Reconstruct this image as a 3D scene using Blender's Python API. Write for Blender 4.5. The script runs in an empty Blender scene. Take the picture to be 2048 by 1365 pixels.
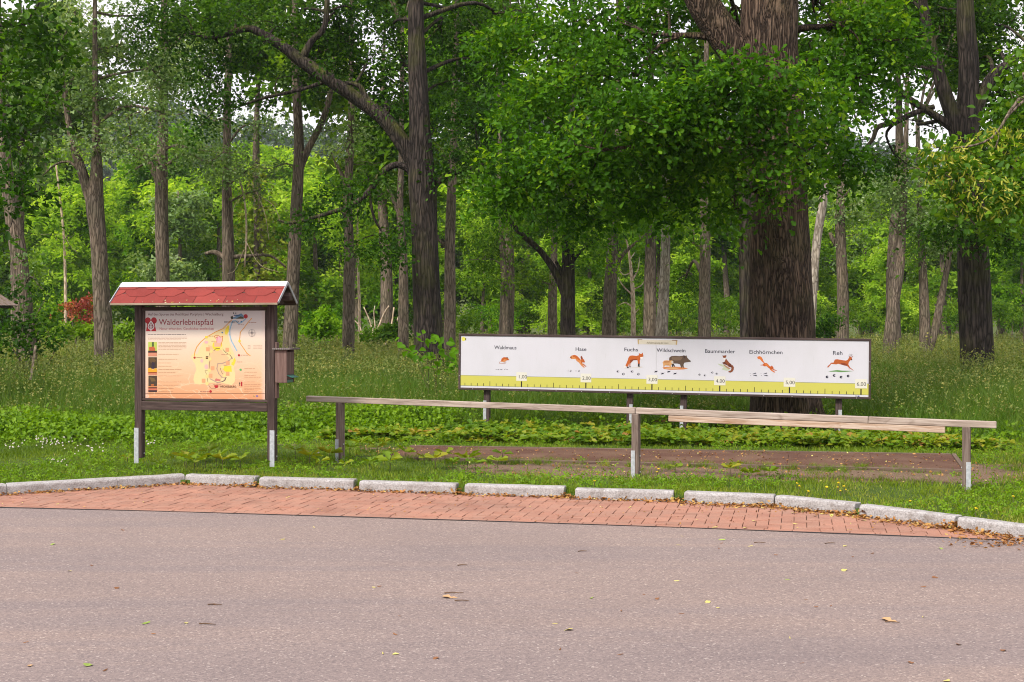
import bpy, bmesh, math, random
import numpy as np
from mathutils import Vector, Matrix

random.seed(7)
RNG = np.random.default_rng(11)
SC = bpy.context.scene
COL = SC.collection
PI = math.pi

# ------------------------------------------------------------------ camera, sky, sun, exposure
CAM_H, FPX, CX, HY = 1.70, 2650.0, 1024.0, 645.0      # eye height, focal length in photo pixels, horizon row
cam_d = bpy.data.cameras.new('camera')
cam_d.sensor_width = 36.0
cam_d.lens = FPX / 2048 * 36
cam_d.shift_y = -(682.5 - HY) / 2048
cam_d.clip_start, cam_d.clip_end = 0.1, 3000
cam = bpy.data.objects.new('camera', cam_d)
cam.location = (0, 0, CAM_H)
cam.rotation_euler = (PI / 2, 0, 0)
COL.objects.link(cam)
SC.camera = cam

SUN_DIR = Vector((-0.55, -0.70, 0.95)).normalized()     # towards the sun
world = bpy.data.worlds.new('World')
SC.world = world
world.use_nodes = True
wt = world.node_tree
for n in list(wt.nodes):
    wt.nodes.remove(n)
w_out = wt.nodes.new('ShaderNodeOutputWorld')
w_bg = wt.nodes.new('ShaderNodeBackground')
w_bg.inputs['Strength'].default_value = 0.092
w_sky = wt.nodes.new('ShaderNodeTexSky')
w_sky.sky_type = 'NISHITA'
w_sky.sun_disc = False
w_sky.sun_elevation = math.asin(SUN_DIR.z)
w_sky.sun_rotation = math.atan2(SUN_DIR.x, SUN_DIR.y)
w_tc = wt.nodes.new('ShaderNodeTexCoord')
w_no = wt.nodes.new('ShaderNodeTexNoise')
w_no.inputs['Scale'].default_value = 2.2
w_no.inputs['Detail'].default_value = 6
w_rmp = wt.nodes.new('ShaderNodeMapRange')
w_rmp.inputs[1].default_value = 0.30
w_rmp.inputs[2].default_value = 0.52
w_rmp.inputs[3].default_value = 0.86
w_rmp.inputs[4].default_value = 1.0
w_mix = wt.nodes.new('ShaderNodeMixRGB')
w_mix.inputs['Color2'].default_value = (8.3, 8.0, 8.3, 1)
wt.links.new(w_tc.outputs['Generated'], w_no.inputs['Vector'])
wt.links.new(w_no.outputs['Fac'], w_rmp.inputs[0])
wt.links.new(w_rmp.outputs[0], w_mix.inputs['Fac'])
wt.links.new(w_sky.outputs['Color'], w_mix.inputs['Color1'])
wt.links.new(w_mix.outputs['Color'], w_bg.inputs['Color'])
wt.links.new(w_bg.outputs['Background'], w_out.inputs['Surface'])

sun_d = bpy.data.lights.new('sun', 'SUN')
sun_d.energy = 2.8
sun_d.angle = math.radians(11)
sun_d.color = (1.0, 0.93, 0.82)
sun = bpy.data.objects.new('sun', sun_d)
sun.rotation_euler = (-SUN_DIR).to_track_quat('-Z', 'Y').to_euler()
sun.location = (0, 0, 50)
COL.objects.link(sun)

SC.view_settings.view_transform = 'Standard'
SC.view_settings.look = 'None'
SC.view_settings.gamma = 1
SC.view_settings.exposure = 0.80
try:
    SC.view_settings.use_curve_mapping = False
except Exception:
    pass
SC.cycles.pixel_filter_type = 'BLACKMAN_HARRIS'
SC.cycles.filter_width = 1.05
SC.cycles.max_bounces = 7
SC.cycles.diffuse_bounces = 3
SC.cycles.glossy_bounces = 2
SC.cycles.transmission_bounces = 4
SC.cycles.volume_bounces = 0
SC.cycles.sample_clamp_indirect = 4

# ------------------------------------------------------------------ helpers
def P(px, py, D):
    """point at depth D that the photo shows at pixel (px, py)"""
    return Vector(((px - CX) / FPX * D, D, CAM_H - (py - HY) / FPX * D))

def G(px, py, z=0.0):
    D = (CAM_H - z) * FPX / (py - HY)
    return Vector(((px - CX) / FPX * D, D, z))

def s2l(c):
    c = c / 255.0
    return c / 12.92 if c <= 0.04045 else ((c + 0.055) / 1.055) ** 2.4

def rgb(r, g, b, k=1.0):
    return (s2l(r) * k, s2l(g) * k, s2l(b) * k, 1)

def tag(o, label=None, cat=None, group=None, kind=None):
    if label: o['label'] = label
    if cat: o['category'] = cat
    if group: o['group'] = group
    if kind: o['kind'] = kind
    return o

def empty(name, loc=(0, 0, 0), label=None, cat=None, group=None, M=None):
    o = bpy.data.objects.new(name, None)
    o.empty_display_size = 0.2
    COL.objects.link(o)
    if M is not None: o.matrix_world = M
    else: o.location = loc
    return tag(o, label, cat, group)

def link(name, me, mat=None, parent=None, M=None):
    o = bpy.data.objects.new(name, me)
    COL.objects.link(o)
    if mat is not None and len(me.materials) == 0:
        me.materials.append(mat)
    if parent is not None: o.parent = parent
    if M is not None: o.matrix_local = M
    return o

def mesh_np(name, V, loops, starts, rnd=None, smooth=False, mat_idx=None):
    me = bpy.data.meshes.new(name)
    V = np.ascontiguousarray(V, dtype=np.float32)
    me.vertices.add(len(V))
    me.vertices.foreach_set('co', V.ravel())
    me.loops.add(len(loops))
    me.loops.foreach_set('vertex_index', np.asarray(loops, dtype=np.int32))
    me.polygons.add(len(starts))
    me.polygons.foreach_set('loop_start', np.asarray(starts, dtype=np.int32))
    if mat_idx is not None:
        me.polygons.foreach_set('material_index', np.asarray(mat_idx, dtype=np.int32))
    if smooth:
        me.polygons.foreach_set('use_smooth', np.ones(len(starts), dtype=bool))
    me.update(calc_edges=True)
    if rnd is not None:
        a = me.attributes.new('rnd', 'FLOAT', 'POINT')
        a.data.foreach_set('value', np.asarray(rnd, dtype=np.float32))
    return me

def mesh_py(name, V, F, rnd=None, smooth=False):
    me = bpy.data.meshes.new(name)
    me.from_pydata([tuple(v) for v in V], [], F)
    if smooth:
        for p in me.polygons: p.use_smooth = True
    me.update()
    if rnd is not None:
        a = me.attributes.new('rnd', 'FLOAT', 'POINT')
        a.data.foreach_set('value', np.full(len(V), rnd, dtype=np.float32) if np.isscalar(rnd) else np.asarray(rnd, dtype=np.float32))
    return me

def box_mesh(name, lx, ly, lz, bevel=0.0, rnd=None, seg=1):
    bm = bmesh.new()
    bmesh.ops.create_cube(bm, size=1.0)
    bmesh.ops.scale(bm, vec=(lx, ly, lz), verts=bm.verts)
    if bevel > 0:
        bmesh.ops.bevel(bm, geom=bm.edges[:], offset=bevel, segments=seg, affect='EDGES', profile=0.6)
    me = bpy.data.meshes.new(name)
    bm.to_mesh(me)
    bm.free()
    if rnd is not None:
        a = me.attributes.new('rnd', 'FLOAT', 'POINT')
        a.data.foreach_set('value', np.full(len(me.vertices), rnd, dtype=np.float32))
    return me

def beam(name, p0, p1, w, h, mat, parent=None, up=(0, 0, 1), bevel=0.004):
    """a timber from p0 to p1 (parent space), grain along its own X; w across, h along up"""
    p0, p1 = Vector(p0), Vector(p1)
    x = (p1 - p0)
    L = x.length
    x.normalize()
    up = Vector(up)
    y = up.cross(x).normalized()
    z = x.cross(y)
    M = Matrix.Translation((p0 + p1) / 2) @ Matrix((x, y, z)).transposed().to_4x4()
    return link(name, box_mesh(name, L, w, h, bevel), mat, parent, M)

def plate(name, lx, ly, lz, M, mat, parent=None, bevel=0.0):
    return link(name, box_mesh(name, lx, ly, lz, bevel), mat, parent, M)

def T(x, y, z): return Matrix.Translation((x, y, z))
def RX(a): return Matrix.Rotation(a, 4, 'X')
def RY(a): return Matrix.Rotation(a, 4, 'Y')
def RZ(a): return Matrix.Rotation(a, 4, 'Z')

# ------------------------------------------------------------------ materials
class NT:
    def __init__(self, name):
        self.m = bpy.data.materials.new(name)
        self.m.use_nodes = True
        self.t = self.m.node_tree
        self.t.nodes.clear()
        self.out = self.t.nodes.new('ShaderNodeOutputMaterial')
    def n(self, typ, **kw):
        nd = self.t.nodes.new(typ)
        for k, v in kw.items():
            if k.startswith('i_'):
                key = k[2:]
                key = int(key) if key.isdigit() else key.replace('_', ' ')
                nd.inputs[key].default_value = v
            else:
                setattr(nd, k, v)
        return nd
    def l(self, a, b): self.t.links.new(a, b)
    def ramp(self, fac, stops, interp='LINEAR'):
        r = self.n('ShaderNodeValToRGB')
        r.color_ramp.interpolation = interp
        e = r.color_ramp.elements
        while len(e) < len(stops): e.new(0.5)
        for el, (p, c) in zip(e, stops):
            el.position = p
            el.color = c if len(c) == 4 else (*c, 1)
        self.l(fac, r.inputs['Fac'])
        return r.outputs['Color']
    def coords(self, scale=(1, 1, 1), out='Object', loc=(0, 0, 0)):
        tc = self.n('ShaderNodeTexCoord')
        mp = self.n('ShaderNodeMapping')
        mp.inputs['Scale'].default_value = scale
        mp.inputs['Location'].default_value = loc
        self.l(tc.outputs[out], mp.inputs['Vector'])
        return mp.outputs['Vector']
    def noise(self, vec, scale, detail=3, rough=0.55, dist=0.0):
        nd = self.n('ShaderNodeTexNoise', i_Scale=scale, i_Detail=detail, i_Roughness=rough, i_Distortion=dist)
        self.l(vec, nd.inputs['Vector'])
        return nd.outputs['Fac']
    def mix(self, fac, a, b, mode='MIX'):
        m = self.n('ShaderNodeMixRGB', blend_type=mode)
        for s, v in (('Fac', fac), ('Color1', a), ('Color2', b)):
            if hasattr(v, 'is_linked'): self.l(v, m.inputs[s])
            elif isinstance(v, (int, float)): m.inputs[s].default_value = v
            else: m.inputs[s].default_value = v if len(v) == 4 else (*v, 1)
        return m.outputs['Color']
    def math(self, op, a, b=0.0):
        m = self.n('ShaderNodeMath', operation=op)
        for k, v in ((0, a), (1, b)):
            if hasattr(v, 'is_linked'): self.l(v, m.inputs[k])
            else: m.inputs[k].default_value = v
        return m.outputs[0]
    def bsdf(self, color, rough=0.7, spec=0.3, metallic=0.0, bump=None, bdist=0.01, bstr=1.0):
        b = self.n('ShaderNodeBsdfPrincipled')
        if hasattr(color, 'is_linked'): self.l(color, b.inputs['Base Color'])
        else: b.inputs['Base Color'].default_value = color if len(color) == 4 else (*color, 1)
        if hasattr(rough, 'is_linked'): self.l(rough, b.inputs['Roughness'])
        else: b.inputs['Roughness'].default_value = rough
        b.inputs['Specular IOR Level'].default_value = spec
        b.inputs['Metallic'].default_value = metallic
        if bump is not None:
            bp = self.n('ShaderNodeBump', i_Distance=bdist, i_Strength=bstr)
            self.l(bump, bp.inputs['Height'])
            self.l(bp.outputs['Normal'], b.inputs['Normal'])
        self.l(b.outputs['BSDF'], self.out.inputs['Surface'])
        return b

def flat(name, color, rough=0.6, spec=0.3, metallic=0.0):
    k = NT(name)
    k.bsdf(color, rough, spec, metallic)
    return k.m

_fl = {}
def ink(r, g, b, k=0.66):
    """printed colour"""
    key = (r, g, b)
    if key not in _fl:
        _fl[key] = flat('print_ink', rgb(r, g, b, k), 0.45, 0.3)
    return _fl[key]

def wood(name, dark, mid, light, knots=0.5, grain=1.0, rough=0.75, bump=0.003):
    k = NT(name)
    oi = k.n('ShaderNodeObjectInfo')
    tc = k.n('ShaderNodeTexCoord')
    add = k.n('ShaderNodeVectorMath', operation='ADD')
    cmb = k.n('ShaderNodeCombineXYZ')
    k.l(k.math('MULTIPLY', oi.outputs['Random'], 17.0), cmb.inputs[0])
    k.l(k.math('MULTIPLY', oi.outputs['Random'], 5.0), cmb.inputs[1])
    k.l(tc.outputs['Object'], add.inputs[0])
    k.l(cmb.outputs[0], add.inputs[1])
    mp = k.n('ShaderNodeMapping')
    mp.inputs['Scale'].default_value = (1.6 * grain, 28, 28)
    k.l(add.outputs[0], mp.inputs['Vector'])
    n1 = k.noise(mp.outputs['Vector'], 1.6, 5, 0.6, 0.6)
    mp2 = k.n('ShaderNodeMapping')
    mp2.inputs['Scale'].default_value = (3, 9, 9)
    k.l(add.outputs[0], mp2.inputs['Vector'])
    n2 = k.noise(mp2.outputs['Vector'], 1.0, 3, 0.6, 1.2)
    c = k.ramp(n1, [(0.28, dark), (0.5, mid), (0.72, light)])
    c = k.mix(k.ramp(n2, [(0.60, (0, 0, 0)), (0.75, (knots, knots, knots))]), c, dark)
    v = k.n('ShaderNodeTexNoise', i_Scale=1.2, i_Detail=2)
    k.l(add.outputs[0], v.inputs['Vector'])
    c = k.mix(0.5, c, k.ramp(v.outputs['Fac'], [(0.3, (0.6, 0.6, 0.6)), (0.7, (1, 1, 1))]), 'MULTIPLY')
    k.bsdf(c, rough, 0.25, bump=n1, bdist=bump, bstr=0.9)
    return k.m

def leafmat(name, stops, trans=0.35, tcol=1.6, rough=0.5, spec=0.25):
    """two-sided leaf: colour from the per-leaf random value, light shines through"""
    k = NT(name)
    at = k.n('ShaderNodeAttribute', attribute_name='rnd')
    c = k.ramp(at.outputs['Fac'], stops)
    nz = k.noise(k.coords(out='Object'), 0.55, 2)
    c = k.mix(0.55, c, k.ramp(nz, [(0.3, (0.55, 0.62, 0.55)), (0.7, (1.0, 1.0, 0.9))]), 'MULTIPLY')
    b = k.n('ShaderNodeBsdfPrincipled', i_Roughness=rough)
    b.inputs['Specular IOR Level'].default_value = spec
    k.l(c, b.inputs['Base Color'])
    t = k.n('ShaderNodeBsdfTranslucent')
    k.l(k.mix(1.0, c, (tcol, tcol * 0.95, tcol * 0.35), 'MULTIPLY'), t.inputs['Color'])
    mx = k.n('ShaderNodeMixShader', i_0=trans)
    k.l(b.outputs['BSDF'], mx.inputs[1])
    k.l(t.outputs['BSDF'], mx.inputs[2])
    k.l(mx.outputs[0], k.out.inputs['Surface'])
    return k.m

def barkmat(name, dark, mid, light, sc=9.0, zs=0.16, bump=0.05, moss=None):
    """furrowed bark: long sinuous ridges with cracks between and crumbly plates on them"""
    k = NT(name)
    v = k.coords((1, 1, zs))
    w = k.n('ShaderNodeTexVoronoi', feature='DISTANCE_TO_EDGE', i_Scale=sc)
    dv = k.n('ShaderNodeVectorMath', operation='MULTIPLY_ADD')
    nn = k.n('ShaderNodeTexNoise', i_Scale=sc * 0.55, i_Detail=3)
    k.l(v, nn.inputs['Vector'])
    k.l(nn.outputs['Color'], dv.inputs[0])
    dv.inputs[1].default_value = (0.16, 0.16, 0.30)
    k.l(v, dv.inputs[2])
    k.l(dv.outputs[0], w.inputs['Vector'])
    ridge = k.ramp(w.outputs['Distance'], [(0.0, (0, 0, 0)), (0.10, (0.55, 0.55, 0.55)), (0.30, (1, 1, 1))])
    plates = k.noise(k.coords((1, 1, 0.42)), sc * 2.0, 4, 0.65)
    h = k.mix(0.35, ridge, plates)
    c = k.ramp(h, [(0.12, dark), (0.55, mid), (0.88, light)])
    big = k.noise(k.coords((1, 1, 0.6)), 2.4, 4)
    c = k.mix(0.75, c, k.ramp(big, [(0.3, (0.55, 0.54, 0.54)), (0.5, (0.95, 0.93, 0.90)), (0.7, (1.2, 1.12, 1.02))]), 'MULTIPLY')
    if moss:
        mz = k.noise(k.coords(), 1.7, 4)
        geo = k.n('ShaderNodeNewGeometry')
        sx = k.n('ShaderNodeSeparateXYZ')
        k.l(geo.outputs['Normal'], sx.inputs[0])
        f = k.math('MULTIPLY', k.ramp(mz, [(0.48, (0, 0, 0)), (0.66, (1, 1, 1))]),
                   k.ramp(k.math('ADD', sx.outputs['Z'], 0.5), [(0.35, (0.12, 0.12, 0.12)), (0.9, (1, 1, 1))]))
        c = k.mix(k.math('MULTIPLY', f, 0.8), c, moss)
    k.bsdf(c, 0.9, 0.15, bump=h, bdist=bump, bstr=1.0)
    return k.m

M_OAKBARK = barkmat('oak_bark', (0.016, 0.011, 0.009), (0.082, 0.056, 0.042), (0.155, 0.108, 0.080), 19.0, 0.13, 0.06, moss=(0.075, 0.070, 0.022))
M_DARKBARK = barkmat('dark_bark', (0.012, 0.010, 0.009), (0.037, 0.030, 0.027), (0.075, 0.060, 0.054), 12.0, 0.13, 0.03, moss=(0.08, 0.085, 0.018))
M_GREYBARK = barkmat('grey_bark', (0.050, 0.039, 0.031), (0.148, 0.116, 0.091), (0.24, 0.195, 0.158), 14.0, 0.16, 0.02, moss=(0.09, 0.095, 0.045))
M_PALEBARK = barkmat('pale_bark', (0.15, 0.125, 0.10), (0.30, 0.26, 0.22), (0.46, 0.41, 0.36), 10.0, 0.26, 0.02)
M_DEADWOOD = barkmat('dead_wood', (0.30, 0.22, 0.15), (0.52, 0.40, 0.30), (0.70, 0.58, 0.46), 8.0, 0.3, 0.015)

M_OAKLEAF = leafmat('oak_leaves', [(0.0, (0.020, 0.070, 0.003)), (0.45, (0.050, 0.150, 0.005)), (0.8, (0.105, 0.25, 0.008)), (1.0, (0.22, 0.37, 0.014))], 0.42, 1.75, 0.5, 0.14)
M_OAKDARK = leafmat('dark_oak_leaves', [(0.0, (0.015, 0.052, 0.003)), (0.5, (0.038, 0.110, 0.005)), (1.0, (0.11, 0.24, 0.012))], 0.42, 1.7, 0.5, 0.14)
M_OAKLIGHT = leafmat('light_oak_leaves', [(0.0, (0.045, 0.14, 0.004)), (0.5, (0.115, 0.27, 0.007)), (1.0, (0.24, 0.42, 0.016))], 0.47, 1.75, 0.5, 0.1)
M_POPLAR = leafmat('poplar_leaves', [(0.0, (0.075, 0.145, 0.034)), (0.5, (0.17, 0.28, 0.088)), (0.85, (0.31, 0.43, 0.19)), (1.0, (0.47, 0.57, 0.36))], 0.42, 1.5, 0.45, 0.25)
M_WOODLEAF = leafmat('woodland_leaves', [(0.0, (0.11, 0.235, 0.012)), (0.5, (0.25, 0.42, 0.026)), (1.0, (0.44, 0.60, 0.07))], 0.5, 1.75, 0.6, 0.05)
M_WOODLEAF2 = leafmat('shady_woodland_leaves', [(0.0, (0.04, 0.105, 0.008)), (0.5, (0.10, 0.205, 0.012)), (1.0, (0.22, 0.34, 0.025))], 0.46, 1.7, 0.6, 0.06)
M_SPRUCE = leafmat('olive_needles', [(0.0, (0.08, 0.13, 0.01)), (0.5, (0.20, 0.26, 0.02)), (1.0, (0.34, 0.38, 0.05))], 0.34, 1.4)
M_LIME = leafmat('lime_leaves', [(0.0, (0.04, 0.12, 0.006)), (0.6, (0.105, 0.23, 0.010)), (1.0, (0.22, 0.35, 0.02))], 0.40, 1.6)
M_BRACT = leafmat('lime_bracts', [(0.0, (0.30, 0.36, 0.03)), (1.0, (0.62, 0.58, 0.10))], 0.35, 1.2)
M_REDLEAF = leafmat('red_maple_leaves', [(0.0, (0.20, 0.035, 0.03)), (0.6, (0.44, 0.085, 0.07)), (1.0, (0.55, 0.20, 0.09))], 0.38, 1.3)
M_HILLLEAF = leafmat('hill_forest_leaves', [(0.0, (0.02, 0.055, 0.022)), (0.6, (0.045, 0.10, 0.035)), (1.0, (0.09, 0.17, 0.05))], 0.2, 1.2)
M_WEED = leafmat('weed_leaves', [(0.0, (0.085, 0.185, 0.005)), (0.5, (0.17, 0.31, 0.007)), (1.0, (0.25, 0.40, 0.02))], 0.38, 1.6)
M_SEEDL = leafmat('seedling_leaves', [(0.0, (0.08, 0.18, 0.008)), (0.5, (0.19, 0.29, 0.012)), (0.8, (0.34, 0.32, 0.025)), (1.0, (0.38, 0.19, 0.05))], 0.34, 1.4)
M_LAWN = leafmat('lawn_grass', [(0.0, (0.08, 0.155, 0.007)), (0.5, (0.175, 0.265, 0.012)), (0.8, (0.29, 0.335, 0.03)), (1.0, (0.38, 0.34, 0.11))], 0.32, 1.3)
M_TALL = leafmat('tall_grass', [(0.0, (0.046, 0.118, 0.009)), (0.5, (0.108, 0.205, 0.015)), (0.85, (0.205, 0.275, 0.026)), (1.0, (0.30, 0.29, 0.07))], 0.36, 1.45)
M_SEED = leafmat('grass_seed_heads', [(0.0, (0.12, 0.18, 0.035)), (0.5, (0.21, 0.25, 0.06)), (1.0, (0.40, 0.36, 0.11))], 0.3, 1.2)
M_LITTER = leafmat('leaf_litter', [(0.0, (0.16, 0.06, 0.02)), (0.4, (0.40, 0.17, 0.05)), (0.75, (0.54, 0.31, 0.10)), (1.0, (0.60, 0.54, 0.18))], 0.1, 1.0)

# ------------------------------------------------------------------ leaf / blade scatter
def template(kind):
    if kind == 'oak':
        w = [(0.0, 0.0), (0.23, 0.30), (0.16, 0.44), (0.35, 0.64), (0.20, 0.92), (0.0, 1.0)]
        V = [(x, y, abs(x) * 0.35 - (y - 0.4) ** 2 * 0.25) for x, y in w] + [(-x, y, abs(x) * 0.35 - (y - 0.4) ** 2 * 0.25) for x, y in w[1:-1]]
        F = [list(range(0, 6)), [0, 5] + list(range(9, 5, -1))]
    elif kind == 'ovate':
        w = [(0.0, 0.0), (0.26, 0.16), (0.36, 0.42), (0.2, 0.76), (0.0, 1.0)]
        V = [(x, y, abs(x) * 0.3 - (y - 0.4) ** 2 * 0.3) for x, y in w] + [(-x, y, abs(x) * 0.3 - (y - 0.4) ** 2 * 0.3) for x, y in w[1:-1]]
        F = [[0, 1, 2, 3, 4], [0, 4, 7, 6, 5]]
    elif kind == 'diamond':
        V = [(0, 0, 0), (0.34, 0.45, 0.1), (0, 1, -0.12), (-0.34, 0.45, 0.1)]
        F = [[0, 1, 2], [0, 2, 3]]
    elif kind == 'trio':
        V, F = [], []
        for a in (0.0, 2.1, 4.2):
            ca, sa = math.cos(a), math.sin(a)
            b = len(V)
            for x, y, z in ((0, 0.05, 0), (0.22, 0.38, 0.1), (0, 0.8, -0.16), (-0.22, 0.38, 0.1)):
                V.append((x * ca - y * sa, x * sa + y * ca, z + 0.1 * math.sin(a)))
            F += [[b, b + 1, b + 2], [b, b + 2, b + 3]]
    elif kind == 'bract':
        V = [(0.0, 0, 0), (0.11, 0.3, 0.03), (0.09, 0.8, 0.0), (0, 1, 0), (-0.09, 0.8, 0), (-0.11, 0.3, 0.03)]
        F = [[0, 1, 2, 3], [0, 3, 4, 5]]
    return np.array(V, dtype=np.float64), F

def scatter(kind, pos, nrm, dirs, size, rnd, up_anchor=0.0):
    """one mesh worth of leaves: pos (n,3), leaf normal nrm, leaf axis dirs, size (n)"""
    TV, TF = template(kind)
    n = len(pos)
    y = dirs / np.maximum(np.linalg.norm(dirs, axis=1, keepdims=True), 1e-6)
    z = nrm - (nrm * y).sum(1, keepdims=True) * y
    z /= np.maximum(np.linalg.norm(z, axis=1, keepdims=True), 1e-6)
    x = np.cross(y, z)
    R = np.stack([x, y, z], axis=1)
    V = np.einsum('ki,nij->nkj', TV, R) * size[:, None, None] + pos[:, None, :]
    k = len(TV)
    fl = np.concatenate([np.array(f) for f in TF])
    ft = np.array([len(f) for f in TF])
    loops = (fl[None, :] + (np.arange(n) * k)[:, None]).ravel()
    st = np.concatenate([[0], np.cumsum(ft)[:-1]])
    starts = (st[None, :] + (np.arange(n) * len(fl))[:, None]).ravel()
    return V.reshape(-1, 3), loops, starts, np.repeat(rnd, k)

def join_np(parts):
    Vs, Ls, Ss, Rs = [], [], [], []
    vo = lo = 0
    for V, L, S, R in parts:
        Vs.append(V); Ls.append(L + vo); Ss.append(S + lo); Rs.append(R)
        vo += len(V); lo += len(L)
    return np.concatenate(Vs), np.concatenate(Ls), np.concatenate(Ss), np.concatenate(Rs)

COVER = 2.1
def blob_leaves(blobs, kind, size, rng, per=16, clump_r=0.34, upward=0.9, tone=0.0, flatn=0.45, cover=1.6):
    """blobs: (centre xyz, radii xyz, density). Leaves sit in sprays spread through each blob."""
    P_, N_, D_, S_, R_ = [], [], [], [], []
    for c, r, dens, *sc_ in blobs:
        sc_ = sc_[0] if sc_ else 1.0
        c = np.array(c); r = np.array(r)
        area = PI * r[0] * r[2]
        ncl = max(3, int(dens * cover * COVER * area / ((clump_r * sc_) ** 2)))
        u = rng.normal(size=(ncl, 3))
        u /= np.linalg.norm(u, axis=1, keepdims=True)
        rad = rng.random(ncl) ** 0.42
        wob = 1 + 0.25 * np.sin(u[:, 0] * 5 + c[0]) * np.sin(u[:, 2] * 6 + c[2] * 1.3)
        cc = c + u * r * (rad * wob)[:, None]
        tilt = rng.normal(size=(ncl, 3)) * 0.45 + np.array([0, 0, 1.0]) + u * 0.35
        tilt /= np.linalg.norm(tilt, axis=1, keepdims=True)
        ctone = rng.normal(size=ncl) * 0.22 + rng.normal() * 0.10
        m = per
        q = rng.normal(size=(ncl, m, 3)) * clump_r * sc_ * 0.55
        along = (q * tilt[:, None, :]).sum(2, keepdims=True)
        q = q - along * tilt[:, None, :] * (1 - flatn)
        pos = cc[:, None, :] + q
        pos[:, :, 2] -= 0.25 * (q ** 2).sum(2) / (clump_r * sc_)
        nr = tilt[:, None, :] * upward + rng.normal(size=(ncl, m, 3)) * 0.42
        di = q + rng.normal(size=(ncl, m, 3)) * clump_r * sc_ * 0.4
        di[:, :, 2] -= 0.12 * clump_r * sc_
        P_.append(pos.reshape(-1, 3)); N_.append(nr.reshape(-1, 3)); D_.append(di.reshape(-1, 3))
        S_.append((size * sc_ * rng.uniform(0.5, 1.25, ncl * m)))
        R_.append(np.clip(0.45 + tone + np.repeat(ctone, m) + rng.normal(size=ncl * m) * 0.14, 0, 1))
    return scatter(kind, np.concatenate(P_), np.concatenate(N_), np.concatenate(D_), np.concatenate(S_), np.concatenate(R_))

def spline(pts, n):
    """Catmull-Rom through rows of pts (k, 4): x y z radius"""
    p = np.array(pts, dtype=float)
    p = np.vstack([2 * p[0] - p[1], p, 2 * p[-1] - p[-2]])
    out = []
    for i in range(1, len(p) - 2):
        for t in np.linspace(0, 1, n, endpoint=False):
            a, b, c, d = p[i - 1], p[i], p[i + 1], p[i + 2]
            out.append(0.5 * ((2 * b) + (c - a) * t + (2 * a - 5 * b + 4 * c - d) * t * t + (3 * b - a - 3 * c + d) * t ** 3))
    out.append(p[-2])
    out = np.array(out)
    out[:, 3] = np.maximum(out[:, 3], 0.004)
    return out

def tube(pts, sides=10, n=4, rough=0.05, rng=RNG, flare=0.0):
    s = spline(pts, n)
    C, R = s[:, :3], s[:, 3]
    tng = np.gradient(C, axis=0)
    tng /= np.maximum(np.linalg.norm(tng, axis=1, keepdims=True), 1e-9)
    ref = np.array([0, 1.0, 0]) if abs(tng[0, 1]) < 0.9 else np.array([1.0, 0, 0])
    rings = []
    ang = np.linspace(0, 2 * PI, sides, endpoint=False)
    ph = rng.uniform(0, 2 * PI, 5)
    for i in range(len(C)):
        a = np.cross(tng[i], ref); a /= np.linalg.norm(a)
        b = np.cross(tng[i], a)
        f = 1 + rough * (np.sin(3 * ang + ph[0] + i * 0.13) + 0.6 * np.sin(5 * ang + ph[1] - i * 0.21) + 0.4 * np.sin(2 * ang + ph[2] + i * 0.4))
        if flare:
            h = C[i, 2] - C[0, 2]
            f = f * (1 + flare * math.exp(-h / 0.5) * (0.6 + 0.5 * np.sin(6 * ang + ph[3])))
        rings.append(C[i] + (np.cos(ang)[:, None] * a + np.sin(ang)[:, None] * b) * (R[i] * f)[:, None])
    V = np.concatenate(rings)
    m = len(C)
    i0 = np.arange(m - 1)[:, None] * sides + np.arange(sides)[None, :]
    i1 = np.arange(m - 1)[:, None] * sides + (np.arange(sides)[None, :] + 1) % sides
    q = np.stack([i0, i1, i1 + sides, i0 + sides], axis=2).reshape(-1, 4)
    L = q.ravel()
    S = np.arange(len(q)) * 4
    cap = np.arange((m - 1) * sides, m * sides)
    return V, np.concatenate([L, cap]), np.concatenate([S, [len(L)]]), np.zeros(len(V))

def px_path(pts, D, rs=0.5):
    """rows (px, py, width_px[, dD]) to xyz + radius"""
    o = []
    for r in pts:
        d = D + (r[3] if len(r) > 3 else 0.0)
        p = P(r[0], r[1], d)
        o.append((p.x, p.y, p.z, r[2] * rs / FPX * d))
    return o

def B(px, py, rx, ry, D, dens=1.0, dz=0.9):
    p = P(px, py, D)
    a, b = rx / FPX * D, ry / FPX * D
    return ((p.x, p.y, p.z), (a, dz * math.sqrt(a * b), b), dens)

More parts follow.
